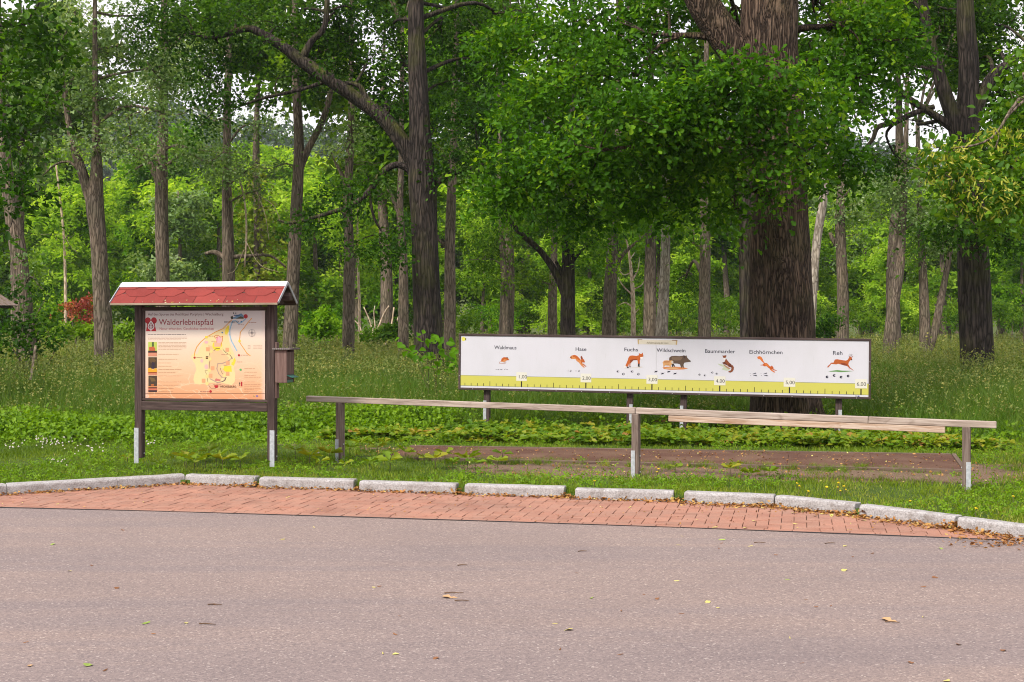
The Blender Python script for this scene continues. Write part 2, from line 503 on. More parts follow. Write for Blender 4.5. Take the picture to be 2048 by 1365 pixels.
def make_tree(name, label, cat, group, paths, D, blobs, bark, leaf, kind, lsize, seed, per=16, clump=0.4, sides=14,
              rough=0.05, upward=0.9, tone=0.0, cover=1.6, flare=0.0, twigs=True, extra=None, nseg=4):
    rng = np.random.default_rng(seed)
    wp = [px_path(p, D) for p in paths]
    base = Vector(wp[0][0][:3])
    base.z = 0.0
    wp[0][0] = (*wp[0][0][:2], -0.05, wp[0][0][3])
    root = empty(name, base, label, cat, group)
    off = np.array([base.x, base.y, 0.0])
    parts = []
    for i, w in enumerate(wp):
        parts.append(tube(w, sides if i == 0 else max(7, sides // 2), nseg if i == 0 else 4, rough if i == 0 else rough * 1.3, rng, flare if i == 0 else 0))
    if twigs and blobs:
        allp = np.concatenate([spline(w, 3) for w in wp])
        for c, r, dens, *_s in blobs:
            c = np.array(c)
            dd = np.linalg.norm(allp[:, :3] - c + np.array([0, 0, 0.6 * r[2]]), axis=1) + allp[:, 3] * 0
            a = allp[np.argmin(dd)]
            L = np.linalg.norm(c - a[:3])
            r0 = min(a[3] * 0.7, 0.02 + 0.018 * L)
            mid = (a[:3] + c) / 2 + rng.normal(size=3) * 0.08 * L + np.array([0, 0, 0.10 * L])
            parts.append(tube([(*a[:3], r0), (*mid, r0 * 0.7), (*c, r0 * 0.42)], 6, 4, 0.05, rng))
            for _ in range(3):
                e = c + rng.normal(size=3) * np.array(r) * 0.6
                st = mid * 0.4 + c * 0.6
                parts.append(tube([(*st, r0 * 0.4), (*((st + e) / 2 + rng.normal(size=3) * 0.1), r0 * 0.28), (*e, 0.006)], 5, 3, 0.05, rng))
    V, L, S, R = join_np(parts)
    link('trunk', mesh_np('trunk', V - off, L, S, None, True), bark, root)
    if blobs:
        parts = [blob_leaves(blobs, kind, lsize, rng, per, clump, upward, tone, cover=cover)]
        if extra: parts += extra(rng)
        V, L, S, R = join_np(parts)
        link('crown', mesh_np('crown', V - off, L, S, R), leaf, root)
    return root

# ------------------------------------------------------------------ outline of kerb and road edge
LZ = 0.05                                             # lawn level above the road
kerb_px = [((-330, 1017), (-120, 1001)), ((-112, 1000), (14, 990)), ((15, 990), (235, 977)), ((235, 977), (370, 969)), ((370, 969), (509, 974)),
           ((518, 976), (707, 981)), ((718, 983), (911, 989)), ((929, 990), (1128, 996)), ((1150, 999), (1347, 1004)),
           ((1368, 1006), (1548, 1014)), ((1549, 1014), (1709, 1031)), ((1718, 1033), (1909, 1057)), ((1914, 1060), (2092, 1083)), ((2096, 1084), (2300, 1112))]
KERB = [(G(*a), G(*b)) for a, b in kerb_px]
kerb_line = [KERB[0][0] + Vector((-30, -2, 0))] + [p for ab in KERB for p in ab] + [KERB[-1][1] + Vector((6, -9, 0))]
EDGE = [G(-330, 1007.5), G(0, 1015), G(340, 1023.5), G(680, 1033.5), G(1020, 1044), G(1360, 1055.5), G(1700, 1068), G(2010, 1080.5)]

def y_on(line, x):
    for a, b in zip(line[:-1], line[1:]):
        if a.x <= x <= b.x and b.x > a.x:
            t = (x - a.x) / (b.x - a.x)
            return a.y + t * (b.y - a.y)
    return line[0].y if x < line[0].x else line[-1].y

# ------------------------------------------------------------------ ground, road, paving, lawn
def grid_sheet(name, xs, ys, zf, mat, kind='structure'):
    V = [(x, y, zf(x, y)) for y in ys for x in xs]
    nx = len(xs)
    F = [(j * nx + i, j * nx + i + 1, (j + 1) * nx + i + 1, (j + 1) * nx + i) for j in range(len(ys) - 1) for i in range(nx - 1)]
    o = link(name, mesh_py(name, V, F, smooth=True), mat)
    o['kind'] = kind
    return o

k = NT('meadow_soil')
v = k.coords()
n1 = k.noise(v, 0.7, 4)
n2 = k.noise(v, 9, 3)
k.bsdf(k.mix(k.ramp(n2, [(0.35, (0, 0, 0)), (0.65, (1, 1, 1))]), (0.045, 0.07, 0.018), (0.09, 0.11, 0.03)), 0.95, 0.1, bump=n2, bdist=0.05)
M_SOIL = k.m
ground = grid_sheet("ground", np.linspace(-1200, 1200, 5), np.linspace(-300, 1500, 5), lambda x, y: -0.35, M_SOIL)

# asphalt
k = NT('asphalt')
v = k.coords()
f1 = k.n('ShaderNodeTexVoronoi', i_Scale=95.0)
k.l(v, f1.inputs['Vector'])
sx = k.n('ShaderNodeSeparateXYZ')
k.l(f1.outputs['Color'], sx.inputs[0])
c = k.ramp(sx.outputs['X'], [(0.0, (0.155, 0.126, 0.128)), (0.3, (0.200, 0.161, 0.158)), (0.75, (0.230, 0.184, 0.178)), (0.95, (0.265, 0.213, 0.204)), (1.0, (0.37, 0.32, 0.30))])
f2 = k.noise(v, 160, 2, 0.6)
c = k.mix(0.75, c, k.ramp(f2, [(0.30, (0.82, 0.81, 0.81)), (0.70, (1.15, 1.145, 1.14))]), 'MULTIPLY')
rot = k.n('ShaderNodeMapping')
rot.inputs['Rotation'].default_value = (0, 0, math.radians(7))
rot.inputs['Scale'].default_value = (0.10, 1.15, 1)
k.l(v, rot.inputs['Vector'])
st = k.noise(rot.outputs['Vector'], 1.0, 4, 0.6, 0.4)
c = k.mix(0.85, c, k.ramp(st, [(0.28, (0.86, 0.86, 0.89)), (0.46, (0.99, 0.98, 0.98)), (0.58, (1.12, 1.07, 1.01)), (0.72, (1.06, 1.03, 1.0)), (0.85, (0.95, 0.93, 0.94))]), 'MULTIPLY')
bl = k.noise(v, 0.55, 3)
c = k.mix(0.6, c, k.ramp(bl, [(0.3, (0.86, 0.86, 0.88)), (0.7, (1.1, 1.08, 1.05))]), 'MULTIPLY')
fb = k.noise(v, 90, 3, 0.7)
k.bsdf(c, 0.85, 0.25, bump=fb, bdist=0.004, bstr=0.8)
M_ASPH = k.m
rx = [-90, -40, -20] + [float(x) for x in np.arange(-8, 8.01, 0.5)] + [20, 40, 90]
def road_top(x):
    if x <= EDGE[-1].x: return y_on(EDGE, x) if x >= EDGE[0].x else EDGE[0].y - (x - EDGE[0].x) * 0.10
    return y_on(kerb_line, x) + 0.05
V, F = [], []
rows = 24
for x in rx:
    yt = road_top(x) - 0.012
    if x > 7.9: yt = -2 if x > 15 else yt
    for j in range(rows + 1):
        V.append((x, -25 + (yt + 25) * j / rows, 0.0))
for i in range(len(rx) - 1):
    for j in range(rows):
        a = i * (rows + 1) + j
        F.append((a, a + rows + 1, a + rows + 2, a + 1))
road = link('road', mesh_py('road', V, F), M_ASPH)
road['kind'] = 'structure'

# bitumen joint along the bricks
jm = NT('bitumen')
jm.bsdf((0.022, 0.018, 0.022), 0.6, 0.4)
V, F = [], []
for i, e in enumerate(EDGE):
    wj = 0.03 + 0.012 * math.sin(i * 2.3)
    V += [(e.x, e.y + 0.004, 0.004), (e.x, e.y - wj, 0.004)]
    if i: F.append((2 * i - 2, 2 * i - 1, 2 * i + 1, 2 * i))
jo = link('road_joint', mesh_py('road_joint', V, F), jm.m)
jo['kind'] = 'structure'

# lawn / meadow base: one sheet behind the kerb
def lawn_mat():
    k = NT('lawn_ground')
    v = k.coords()
    n1 = k.noise(v, 1.1, 4, 0.6)
    n2 = k.noise(v, 14, 4, 0.6)
    n3 = k.noise(v, 60, 3, 0.6)
    g = k.mix(k.ramp(n2, [(0.35, (0, 0, 0)), (0.65, (1, 1, 1))]), (0.04, 0.075, 0.014), (0.085, 0.125, 0.026))
    s = k.ramp(n3, [(0.3, (0.10, 0.068, 0.047)), (0.5, (0.18, 0.122, 0.086)), (0.68, (0.27, 0.19, 0.135)), (0.8, (0.38, 0.29, 0.19))])
    at = k.n('ShaderNodeAttribute', attribute_name='bare')
    f = k.ramp(k.math('ADD', at.outputs['Fac'], k.math('MULTIPLY', k.math('SUBTRACT', n2, 0.5), 0.9)), [(0.42, (0, 0, 0)), (0.62, (1, 1, 1))])
    k.bsdf(k.mix(f, g, s), 0.95, 0.1, bump=n3, bdist=0.02)
    return k.m
# bare soil: in front of the jump pit, to its right, and the worn line left of it
def seg_d(px, py, ax, ay, bx, by):
    t = np.clip(((px - ax) * (bx - ax) + (py - ay) * (by - ay)) / ((bx - ax) ** 2 + (by - ay) ** 2), 0, 1)
    return np.hypot(px - ax - t * (bx - ax), py - ay - t * (by - ay))
def bare_f(x, y):
    """0..1 how bare the soil is"""
    x = np.asarray(x, float); y = np.asarray(y, float)
    a = G(1060, 936, LZ); b = G(1930, 950, LZ); c = G(2200, 935, LZ); d = G(560, 890, LZ); e = G(860, 902, LZ)
    v1 = np.clip(1.5 - seg_d(x, y, a.x, a.y, b.x, b.y) / 0.85, 0, 1)
    v2 = np.clip(1.0 - seg_d(x, y, b.x + 0.4, b.y + 0.9, c.x, c.y) / 0.6, 0, 1)
    v3 = np.clip(1.0 - seg_d(x, y, d.x, d.y, e.x, e.y) / 0.42, 0, 1) * 0.8
    f = G(900, 842, LZ); g2 = G(1500, 850, LZ)
    v4 = np.clip(1.0 - seg_d(x, y, f.x, f.y, g2.x, g2.y) / 1.1, 0, 1) * 0.7
    return np.maximum(np.maximum(v1, v2), np.maximum(v3, v4))
lxs = [-160, -90, -50, -30, -20] + [float(x) for x in np.arange(-14, 14.01, 0.4)] + [20, 30, 50, 90, 160]
nr = 40
V, F = [], []
for x in lxs:
    y0 = y_on(kerb_line, x) + 0.06
    ys = [y0] + [y0 + 0.25 + (24 - y0) * (j / (nr - 8)) for j in range(nr - 8)] + [27, 32, 40, 55, 80, 110, 150]
    V.append((x, y0, -0.12))
    for y in ys: V.append((x, y, LZ + (0.0 if y > 26 else 0.012 * math.sin(x * 3.1 + y) * math.sin(y * 2.3))))
m_ = nr + 1
m_ = len(ys) + 1
for i in range(len(lxs) - 1):
    for j in range(m_ - 1):
        a = i * m_ + j
        F.append((a, a + m_, a + m_ + 1, a + 1))
lawn_me = mesh_py('lawn', V, F, smooth=True)
at = lawn_me.attributes.new('bare', 'FLOAT', 'POINT')
Va = np.array(V)
at.data.foreach_set('value', bare_f(Va[:, 0], Va[:, 1]).astype(np.float32))
lawn = link('lawn', lawn_me, lawn_mat())
lawn['kind'] = 'structure'

# brick paving: bed + herringbone bricks
k = NT('paver_brick')
at = k.n('ShaderNodeAttribute', attribute_name='rnd')
v = k.coords()
c = k.ramp(at.outputs['Fac'], [(0.0, (0.27, 0.130, 0.094)), (0.4, (0.335, 0.158, 0.113)), (0.75, (0.37, 0.178, 0.128)), (1.0, (0.32, 0.165, 0.124))])
tcw = k.n('ShaderNodeNewGeometry')
nz = k.n('ShaderNodeTexNoise', i_Scale=55.0, i_Detail=3)
k.l(tcw.outputs['Position'], nz.inputs['Vector'])
c = k.mix(0.6, c, k.ramp(nz.outputs['Fac'], [(0.3, (0.72, 0.70, 0.68)), (0.7, (1.15, 1.15, 1.15))]), 'MULTIPLY')
nz2 = k.n('ShaderNodeTexNoise', i_Scale=1.6, i_Detail=4)
k.l(tcw.outputs['Position'], nz2.inputs['Vector'])
c = k.mix(0.7, c, k.ramp(nz2.outputs['Fac'], [(0.32, (0.74, 0.76, 0.80)), (0.6, (1.06, 1.05, 1.04))]), 'MULTIPLY')
nz3 = k.n('ShaderNodeTexNoise', i_Scale=4.5, i_Detail=5)
k.l(tcw.outputs['Position'], nz3.inputs['Vector'])
c = k.mix(k.ramp(nz3.outputs['Fac'], [(0.35, (0.06, 0.06, 0.06)), (0.68, (0.42, 0.42, 0.42))]), c, (0.33, 0.215, 0.168))
k.bsdf(c, 0.85, 0.2, bump=nz.outputs['Fac'], bdist=0.003)
M_BRICK = k.m
bed_m = flat('joint_sand', (0.19, 0.125, 0.098), 0.95, 0.1)
V, F = [], []
bx = np.linspace(EDGE[0].x - 0.5, EDGE[-1].x + 0.05, 40)
for i, x in enumerate(bx):
    V += [(x, y_on(EDGE, max(x, EDGE[0].x)), -0.012), (x, y_on(kerb_line, x) + 0.1, -0.012)]
    if i: F.append((2 * i - 2, 2 * i, 2 * i + 1, 2 * i - 1))
paving = link('brick_paving', mesh_py('brick_paving', V, F), bed_m)
paving['kind'] = 'structure'

ea = math.atan2(EDGE[6].y - EDGE[2].y, EDGE[6].x - EDGE[2].x)
ex2 = Vector((math.cos(ea), math.sin(ea)))
ey2 = Vector((-math.sin(ea), math.cos(ea)))
org = Vector((EDGE[3].x, EDGE[3].y))
U = 0.105
JT = 0.0026                                            # half joint
def clip_edge(poly):
    """keep the part of a brick behind the edge course"""
    def dist(p):
        for a, b in zip(EDGE[:-1], EDGE[1:]):
            if p[0] <= b.x or b is EDGE[-1]:
                dx, dy = b.x - a.x, b.y - a.y
                L = math.hypot(dx, dy)
                return (-(p[0] - a.x) * dy + (p[1] - a.y) * dx) / L - 0.118
    out = []
    for i in range(len(poly)):
        p, q = poly[i], poly[(i + 1) % len(poly)]
        dp, dq = dist(p), dist(q)
        if dp >= 0: out.append(p)
        if dp * dq < 0:
            t = dp / (dp - dq)
            out.append((p[0] + t * (q[0] - p[0]), p[1] + t * (q[1] - p[1])))
    return out

def prism_brick(poly, z, rnd):
    """bevelled brick top from a world polygon"""
    cx = sum(p[0] for p in poly) / len(poly); cy = sum(p[1] for p in poly) / len(poly)
    n = len(poly)
    V = [(p[0] - cx, p[1] - cy, -0.03) for p in poly] + [(p[0] - cx, p[1] - cy, z - 0.003) for p in poly]
    V += [((p[0] - cx) * 0.965, (p[1] - cy) * 0.965, z) for p in poly]
    F = [tuple(range(2 * n, 3 * n))]
    for i in range(n):
        j = (i + 1) % n
        F += [(i, j, n + j, n + i), (n + i, n + j, 2 * n + j, 2 * n + i)]
    return V, F, (cx, cy)

bricks = []
brng = random.Random(5)
for i in range(-60, 70):
    for j in range(-8, 30):
        # herringbone: cell (i, j); period 4
        kx = (i - j) % 4
        if kx == 0: u0, v0, lu, lv = i, j, 2, 1       # lies along the road
        elif kx == 3: u0, v0, lu, lv = i, j, 1, 2     # points away from it
        else: continue
        cu, cv = (u0 + lu / 2) * U, (v0 + lv / 2) * U
        wc = org + ex2 * cu + ey2 * cv
        if wc.x < EDGE[0].x or wc.x > EDGE[-1].x + 0.1: continue
        if wc.y > y_on(kerb_line, wc.x) + 0.05 or wc.y < y_on(EDGE, wc.x) - 0.02: continue
        q = [(u0 * U + JT, v0 * U + JT), ((u0 + lu) * U - JT, v0 * U + JT), ((u0 + lu) * U - JT, (v0 + lv) * U - JT), (u0 * U + JT, (v0 + lv) * U - JT)]
        poly = [tuple(org + ex2 * a + ey2 * b) for a, b in q]
        poly = clip_edge(poly)
        if len(poly) < 3: continue
        ar = abs(sum(poly[a][0] * poly[(a + 1) % len(poly)][1] - poly[(a + 1) % len(poly)][0] * poly[a][1] for a in range(len(poly)))) / 2
        if ar < 0.0015: continue
        bricks.append((wc.y, poly))
# edge course
d_tot = 0.0
for a, b in zip(EDGE[:-1], EDGE[1:]):
    L = (b - a).length
    d = (b - a) / L
    nrm = Vector((-d.y, d.x, 0))
    nb = max(1, round(L / 0.21))
    for q in range(nb):
        s0, s1 = q * L / nb + 0.003, (q + 1) * L / nb - 0.003
        if (a + d * s0).y + 0.10 > y_on(kerb_line, (a + d * s0).x) + 0.05: continue
        poly = [tuple((a + d * s0 + nrm * 0.004).xy), tuple((a + d * s1 + nrm * 0.004).xy), tuple((a + d * s1 + nrm * 0.110).xy), tuple((a + d * s0 + nrm * 0.110).xy)]
        bricks.append((0.0 if a.x > -4.8 else 50, poly))
vis = lambda p: abs(p[0] / p[1]) < 1040 / FPX
bricks.sort(key=lambda b: b[0] + (0 if vis(b[1][0]) else 100))
rest_V, rest_F, rest_R = [], [], []
for q, (_, poly) in enumerate(bricks):
    z = 0.002 + brng.uniform(-0.0025, 0.0035)
    r = min(1, max(0, brng.gauss(0.5, 0.25)))
    V, F, (cx, cy) = prism_brick(poly, z, r)
    if q < 300:
        o = link('brick', mesh_py('brick', V, F, rnd=r), M_BRICK, paving)
        o.location = (cx, cy, 0)
    else:
        b0 = len(rest_V)
        rest_V += [(a[0] + cx, a[1] + cy, a[2]) for a in V]
        rest_F += [tuple(b0 + t for t in f) for f in F]
        rest_R += [r] * len(V)
if rest_V:
    o = link('bricks', mesh_py('bricks', rest_V, rest_F, rnd=rest_R), M_BRICK, paving)
    o['kind'] = 'stuff'

# kerb stones
k = NT('kerb_concrete')
geo = k.n('ShaderNodeNewGeometry')
n1 = k.n('ShaderNodeTexNoise', i_Scale=9.0, i_Detail=5, i_Roughness=0.65)
n2 = k.n('ShaderNodeTexNoise', i_Scale=70.0, i_Detail=3, i_Roughness=0.7)
n3 = k.n('ShaderNodeTexNoise', i_Scale=3.0, i_Detail=3)
for n in (n1, n2, n3): k.l(geo.outputs['Position'], n.inputs['Vector'])
c = k.ramp(n2.outputs['Fac'], [(0.3, (0.20, 0.19, 0.193)), (0.5, (0.355, 0.342, 0.348)), (0.7, (0.47, 0.455, 0.462))])
st = k.mix(1.0, k.ramp(n1.outputs['Fac'], [(0.46, (0, 0, 0)), (0.64, (1, 1, 1))]), k.ramp(n3.outputs['Fac'], [(0.35, (0.15, 0.15, 0.15)), (0.65, (1, 1, 1))]), 'MULTIPLY')
c = k.mix(k.math('MULTIPLY', st, 0.75), c, (0.16, 0.13, 0.115))
k.bsdf(c, 0.9, 0.2, bump=n2.outputs['Fac'], bdist=0.006)
M_KERB = k.m

def kerb_stone(a, b, h, label, seed):
    rng = random.Random(seed)
    d = (b - a)
    L = d.length
    d.normalize()
    w = 0.13
    prof = [(0.0, -0.12), (0.0, h - 0.028), (0.004, h - 0.014), (0.022, h), (w - 0.008, h), (w, h - 0.008), (w, -0.12)]
    ns = 7
    V, F = [], []
    m = len(prof)
    for i in range(ns + 1):
        t = i / ns
        for y, z in prof:
            jit = 0.0018 if 0 < i < ns else 0.0
            V.append((t * L, y + rng.uniform(-jit, jit), z + (rng.uniform(-jit, jit) if z > 0 else 0)))
    for i in range(ns):
        for j in range(m - 1):
            a0 = i * m + j
            F.append((a0, a0 + m, a0 + m + 1, a0 + 1))
    F.append(tuple(range(m)))
    F.append(tuple(reversed(range(ns * m, ns * m + m))))
    me = mesh_py('kerb_stone', V, F)
    bm = bmesh.new(); bm.from_mesh(me)
    bmesh.ops.recalc_face_normals(bm, faces=bm.faces)
    ends = [e for e in bm.edges if e.calc_face_angle(0) > 1.2 and len(e.link_faces) == 2]
    bmesh.ops.bevel(bm, geom=ends, offset=0.006, segments=1, affect='EDGES')
    bm.to_mesh(me); bm.free()
    M = Matrix.Translation(a) @ Matrix.Rotation(math.atan2(d.y, d.x), 4, 'Z') @ RX(rng.uniform(-0.02, 0.02)) @ RY(rng.uniform(-0.004, 0.004))
    o = link('kerb_stone', me, M_KERB)
    o.matrix_world = M
    tag(o, label, 'kerb stone', 'kerb stones along the lawn')
KL = [None,
      'kerb stone at the left edge of the photo, mostly cut off',
      'long stained kerb stone at far left before the line bends, below the clover',
      'short kerb stone joined to its neighbours in front of the left kiosk post',
      'kerb stone at the top of the bend, below the yellow seedlings between the kiosk posts',
      'grey kerb stone just right of the right kiosk post, first one past the gap',
      'kerb stone in front of the leftmost rail post, with a yellow leaf at its foot',
      'kerb stone left of the middle rail post with a round leaf beside its left end',
      'kerb stone in front of the middle rail post, gaps at both ends',
      'kerb stone starting the bend on the right, butted to the next stone',
      'angled kerb stone after the bend, with a heap of litter at its right end',
      'angled kerb stone in front of the right rail post',
      'rightmost kerb stone, running out of the photo beside brown litter',
      None]
for i, (a, b) in enumerate(KERB):
    kerb_stone(a, b, 0.102, KL[i] or 'kerb stone of the same row outside the photo', 40 + i)

# ------------------------------------------------------------------ timbers and metal
M_WEATH = wood('weathered_pine', (0.20, 0.145, 0.115), (0.40, 0.32, 0.275), (0.54, 0.46, 0.41), 0.6)
M_WEATH2 = wood('fresh_pine', (0.30, 0.165, 0.09), (0.50, 0.37, 0.29), (0.62, 0.52, 0.45), 0.75)
M_POSTW = wood('post_wood', (0.075, 0.05, 0.042), (0.17, 0.125, 0.105), (0.28, 0.22, 0.19), 0.6)
M_BROWN = wood('brown_stained_wood', (0.028, 0.017, 0.016), (0.062, 0.040, 0.036), (0.115, 0.082, 0.074), 0.5)
M_FRAMEW = wood('frame_wood', (0.035, 0.022, 0.021), (0.066, 0.044, 0.042), (0.11, 0.08, 0.076), 0.3)
k = NT('galvanised_steel')
gz = k.noise(k.coords(), 30, 3)
k.bsdf(k.ramp(gz, [(0.3, (0.32, 0.34, 0.37)), (0.7, (0.50, 0.52, 0.56))]), 0.55, 0.5, 0.35)
M_STEEL = k.m
M_BOLT = flat('bolt_steel', (0.62, 0.62, 0.64), 0.35, 0.5, 0.7)

# ------------------------------------------------------------------ flat print helpers: artwork laid out in panel metres
class Panel:
    def __init__(self, pl, pr, z0=LZ):
        """pl, pr: ground-level frame: bottom-left / right points of the panel front"""
        self.O = Vector(pl)
        self.ex = (Vector(pr) - Vector(pl)).normalized()
        ez = Vector((0, 0, 1))
        self.ez = (ez - ez.dot(self.ex) * self.ex).normalized()
        self.n = self.ex.cross(self.ez)                 # towards the viewer's side
        if self.n.y > 0: self.n = -self.n
        M = Matrix((self.ex, -self.n, self.ez)).transposed().to_4x4()
        M.translation = self.O
        self.M = M
    def uv(self, px, py):
        C = Vector((0, 0, CAM_H))
        d = Vector(((px - CX) / FPX, 1, -(py - HY) / FPX))
        t = (self.O - C).dot(self.n) / d.dot(self.n)
        p = C + t * d - self.O
        return p.dot(self.ex), p.dot(self.ez)

def art(name, panel, items, parent, y):
    """items: (ink, [(px, py)...]) polygons of one printed picture; one flat mesh, ink layers a hair apart"""
    V, F, mats, mi = [], [], [], []
    nl = 1 + sum(1 for p, q in zip(items[:-1], items[1:]) if p[0] is not q[0])
    step, n, last = min(0.0004, 0.003 / nl), -1, None
    for m, pts in items:
        if m is not last: n += 1
        last = m
        b = len(V)
        if m not in mats: mats.append(m)
        for p in pts:
            u, v = panel.uv(*p)
            V.append((u, y - step * (n + 1), v))
        F.append(tuple(range(b, b + len(pts))))
        mi.append(mats.index(m))
    me = mesh_py(name, V, F)
    for m in mats: me.materials.append(m)
    for p, i in zip(me.polygons, mi): p.material_index = i
    return link(name, me, None, parent)

def stroke(pts, w):
    """a line of width w px as a ribbon polygon list (quads)"""
    out = []
    for (x0, y0), (x1, y1) in zip(pts[:-1], pts[1:]):
        dx, dy = x1 - x0, y1 - y0
        L = math.hypot(dx, dy) or 1
        nx, ny = -dy / L * w / 2, dx / L * w / 2
        ox, oy = dx / L * w * 0.25, dy / L * w * 0.25
        out.append([(x0 + nx - ox, y0 + ny - oy), (x1 + nx + ox, y1 + ny + oy), (x1 - nx + ox, y1 - ny + oy), (x0 - nx - ox, y0 - ny - oy)])
    return out

def strokes(m, pts, w): return [(m, q) for q in stroke(pts, w)]
def disc(cx, cy, rx, ry=None, n=14):
    ry = rx if ry is None else ry
    return [(cx + rx * math.cos(2 * PI * i / n), cy + ry * math.sin(2 * PI * i / n)) for i in range(n)]
def rect(x0, y0, x1, y1): return [(x0, y0), (x1, y0), (x1, y1), (x0, y1)]

TEXTS = []
def text(body, panel, x0, x1, ybase, cap_px, m, parent, y, shear=0.0, bold=0.0, name='lettering', spread=None):
    """lettering between pixel x0 and x1 of the photo, standing on row ybase(at x0)"""
    cu = bpy.data.curves.new(name, 'FONT')
    cu.body = body
    u0, v0 = panel.uv(x0, ybase)
    u1, _ = panel.uv(x1, ybase)
    _, v1 = panel.uv(x0, ybase - cap_px)
    cu.size = (v1 - v0) / 0.70
    cu.shear = shear
    cu.offset = bold
    cu.resolution_u = 3
    cu.materials.append(m)
    o = bpy.data.objects.new(name, cu)
    COL.objects.link(o)
    o.parent = parent
    o.matrix_local = T(u0, y, v0) @ RX(PI / 2)
    TEXTS.append((o, u1 - u0))
    return o

# ------------------------------------------------------------------ info kiosk
KL0, KR0 = Vector((-4.215, 14.93, LZ)), Vector((-2.655, 14.585, LZ))      # feet of its two posts (front faces)
kp = Panel(KL0, KR0)
kiosk = empty('information_kiosk', M=kp.M, label='roofed wooden information board with trail map under a small red shingle roof', cat='information board')
W = (KR0 - KL0).length
def kuv(px, py): return kp.uv(px, py)
PW, PD = 0.086, 0.09
top_z = 1.90
for px in (0.0, W):
    pst = beam('post', (px, PD / 2, 0.12), (px, PD / 2, top_z), PW, PD, M_BROWN, kiosk, up=(0, 1, 0), bevel=0.005)
    # galvanised shoe along the post foot
    sd = -1 if px == 0 else 0.22
    sh = link('metal_shoe', box_mesh('metal_shoe', 0.40, 0.055, 0.006, 0.001), M_STEEL, pst)
    sh.matrix_local = T(-(top_z - 0.12) / 2 + 0.14, (-0.018 if px == 0 else 0.016), -PD / 2 - 0.0035)
    for q in (0.05, 0.28):
        bl = link('bolt', box_mesh('bolt', 0.016, 0.010, 0.016, 0.003), M_BOLT, pst)
        bl.matrix_local = T(-(top_z - 0.12) / 2 + q, PW / 2 + 0.004, 0.01)
# frame + panel
pu0, pv0 = kuv(289, 796.5); pu1, pv1 = kuv(528.5, 621.5)
fr = 0.045
beam('frame_rail', (PW / 2, 0.035, pv1 + fr / 2), (W - PW / 2, 0.035, pv1 + fr / 2), 0.045, fr, M_BROWN, kiosk)
beam('frame_rail', (PW / 2, 0.035, pv0 - 0.016), (W - PW / 2, 0.035, pv0 - 0.016), 0.045, 0.03, M_BROWN, kiosk)
beam('frame_rail', (PW / 2 + 0.016, 0.037, pv0), (PW / 2 + 0.016, 0.037, pv1), 0.032, 0.045, M_BROWN, kiosk, up=(0, 1, 0))
beam('frame_rail', (W - PW / 2 - 0.008, 0.037, pv0), (W - PW / 2 - 0.008, 0.037, pv1), 0.03, 0.045, M_BROWN, kiosk, up=(0, 1, 0))
beam('cross_beam', (PW / 2, 0.03, pv0 - 0.085), (W - PW / 2, 0.03, pv0 - 0.085), 0.075, 0.095, M_BROWN, kiosk)
beam('top_beam', (-0.22, PD / 2, top_z + 0.03), (W + 0.22, PD / 2, top_z + 0.03), 0.085, 0.085, M_BROWN, kiosk)
# back boards
for q in range(6):
    z = pv0 + (q + 0.5) * (pv1 - pv0) / 6
    beam('back_board', (PW / 2, 0.067, z), (W - PW / 2, 0.067, z), 0.016, (pv1 - pv0) / 6 - 0.006, M_BROWN, kiosk)
# the printed sheet: a warm fade from white to orange with crack-like light veins
k = NT('map_print')
tcp = k.n('ShaderNodeTexCoord')
sp = k.n('ShaderNodeSeparateXYZ')
k.l(tcp.outputs['Generated'], sp.inputs[0])
fade = k.ramp(sp.outputs['Z'], [(0.0, rgb(234, 162, 118)), (0.10, rgb(241, 182, 138)), (0.35, rgb(247, 208, 172)), (0.62, rgb(250, 226, 202)), (0.78, rgb(248, 234, 224)), (1.0, rgb(240, 232, 236))])
vz = k.n('ShaderNodeTexVoronoi', feature='DISTANCE_TO_EDGE', i_Scale=7.0)
mpz = k.n('ShaderNodeMapping')
mpz.inputs['Scale'].default_value = (0.55, 1, 1.9)
nzz = k.n('ShaderNodeTexNoise', i_Scale=6.0, i_Detail=3)
k.l(tcp.outputs['Object'], nzz.inputs['Vector'])
mad = k.n('ShaderNodeVectorMath', operation='MULTIPLY_ADD')
k.l(nzz.outputs['Color'], mad.inputs[0]); mad.inputs[1].default_value = (0.12, 0.12, 0.12)
k.l(tcp.outputs['Object'], mad.inputs[2])
k.l(mad.outputs[0], mpz.inputs['Vector'])
k.l(mpz.outputs['Vector'], vz.inputs['Vector'])
vein = k.ramp(vz.outputs['Distance'], [(0.0, (1, 1, 1)), (0.035, (0, 0, 0))])
vein = k.math('MULTIPLY', vein, k.ramp(sp.outputs['Z'], [(0.0, (0.75, 0.75, 0.75)), (0.4, (0.45, 0.45, 0.45)), (0.6, (0, 0, 0))]))
ex_ = k.math('ABSOLUTE', k.math('SUBTRACT', sp.outputs['X'], 0.5))
pale = k.ramp(ex_, [(0.465, (0, 0, 0)), (0.495, (1, 1, 1))])
c = k.mix(vein, fade, rgb(255, 226, 190))
c = k.mix(k.math('MULTIPLY', pale, 0.55), c, rgb(246, 222, 214))
c = k.mix(1.0, c, (0.66, 0.66, 0.66), 'MULTIPLY')
k.bsdf(c, 0.4, 0.35)
M_MAP = k.m
sheet = link('map_panel', mesh_py('map_panel', [(pu0, 0, pv0), (pu1, 0, pv0), (pu1, 0, pv1), (pu0, 0, pv1),
                                               (pu0, 0.006, pv0), (pu1, 0.006, pv0), (pu1, 0.006, pv1), (pu0, 0.006, pv1)],
                                 [(0, 1, 2, 3), (4, 7, 6, 5), (0, 4, 5, 1), (1, 5, 6, 2), (2, 6, 7, 3), (3, 7, 4, 0)]), M_MAP, kiosk)
sheet.location = (0, 0.022, 0)
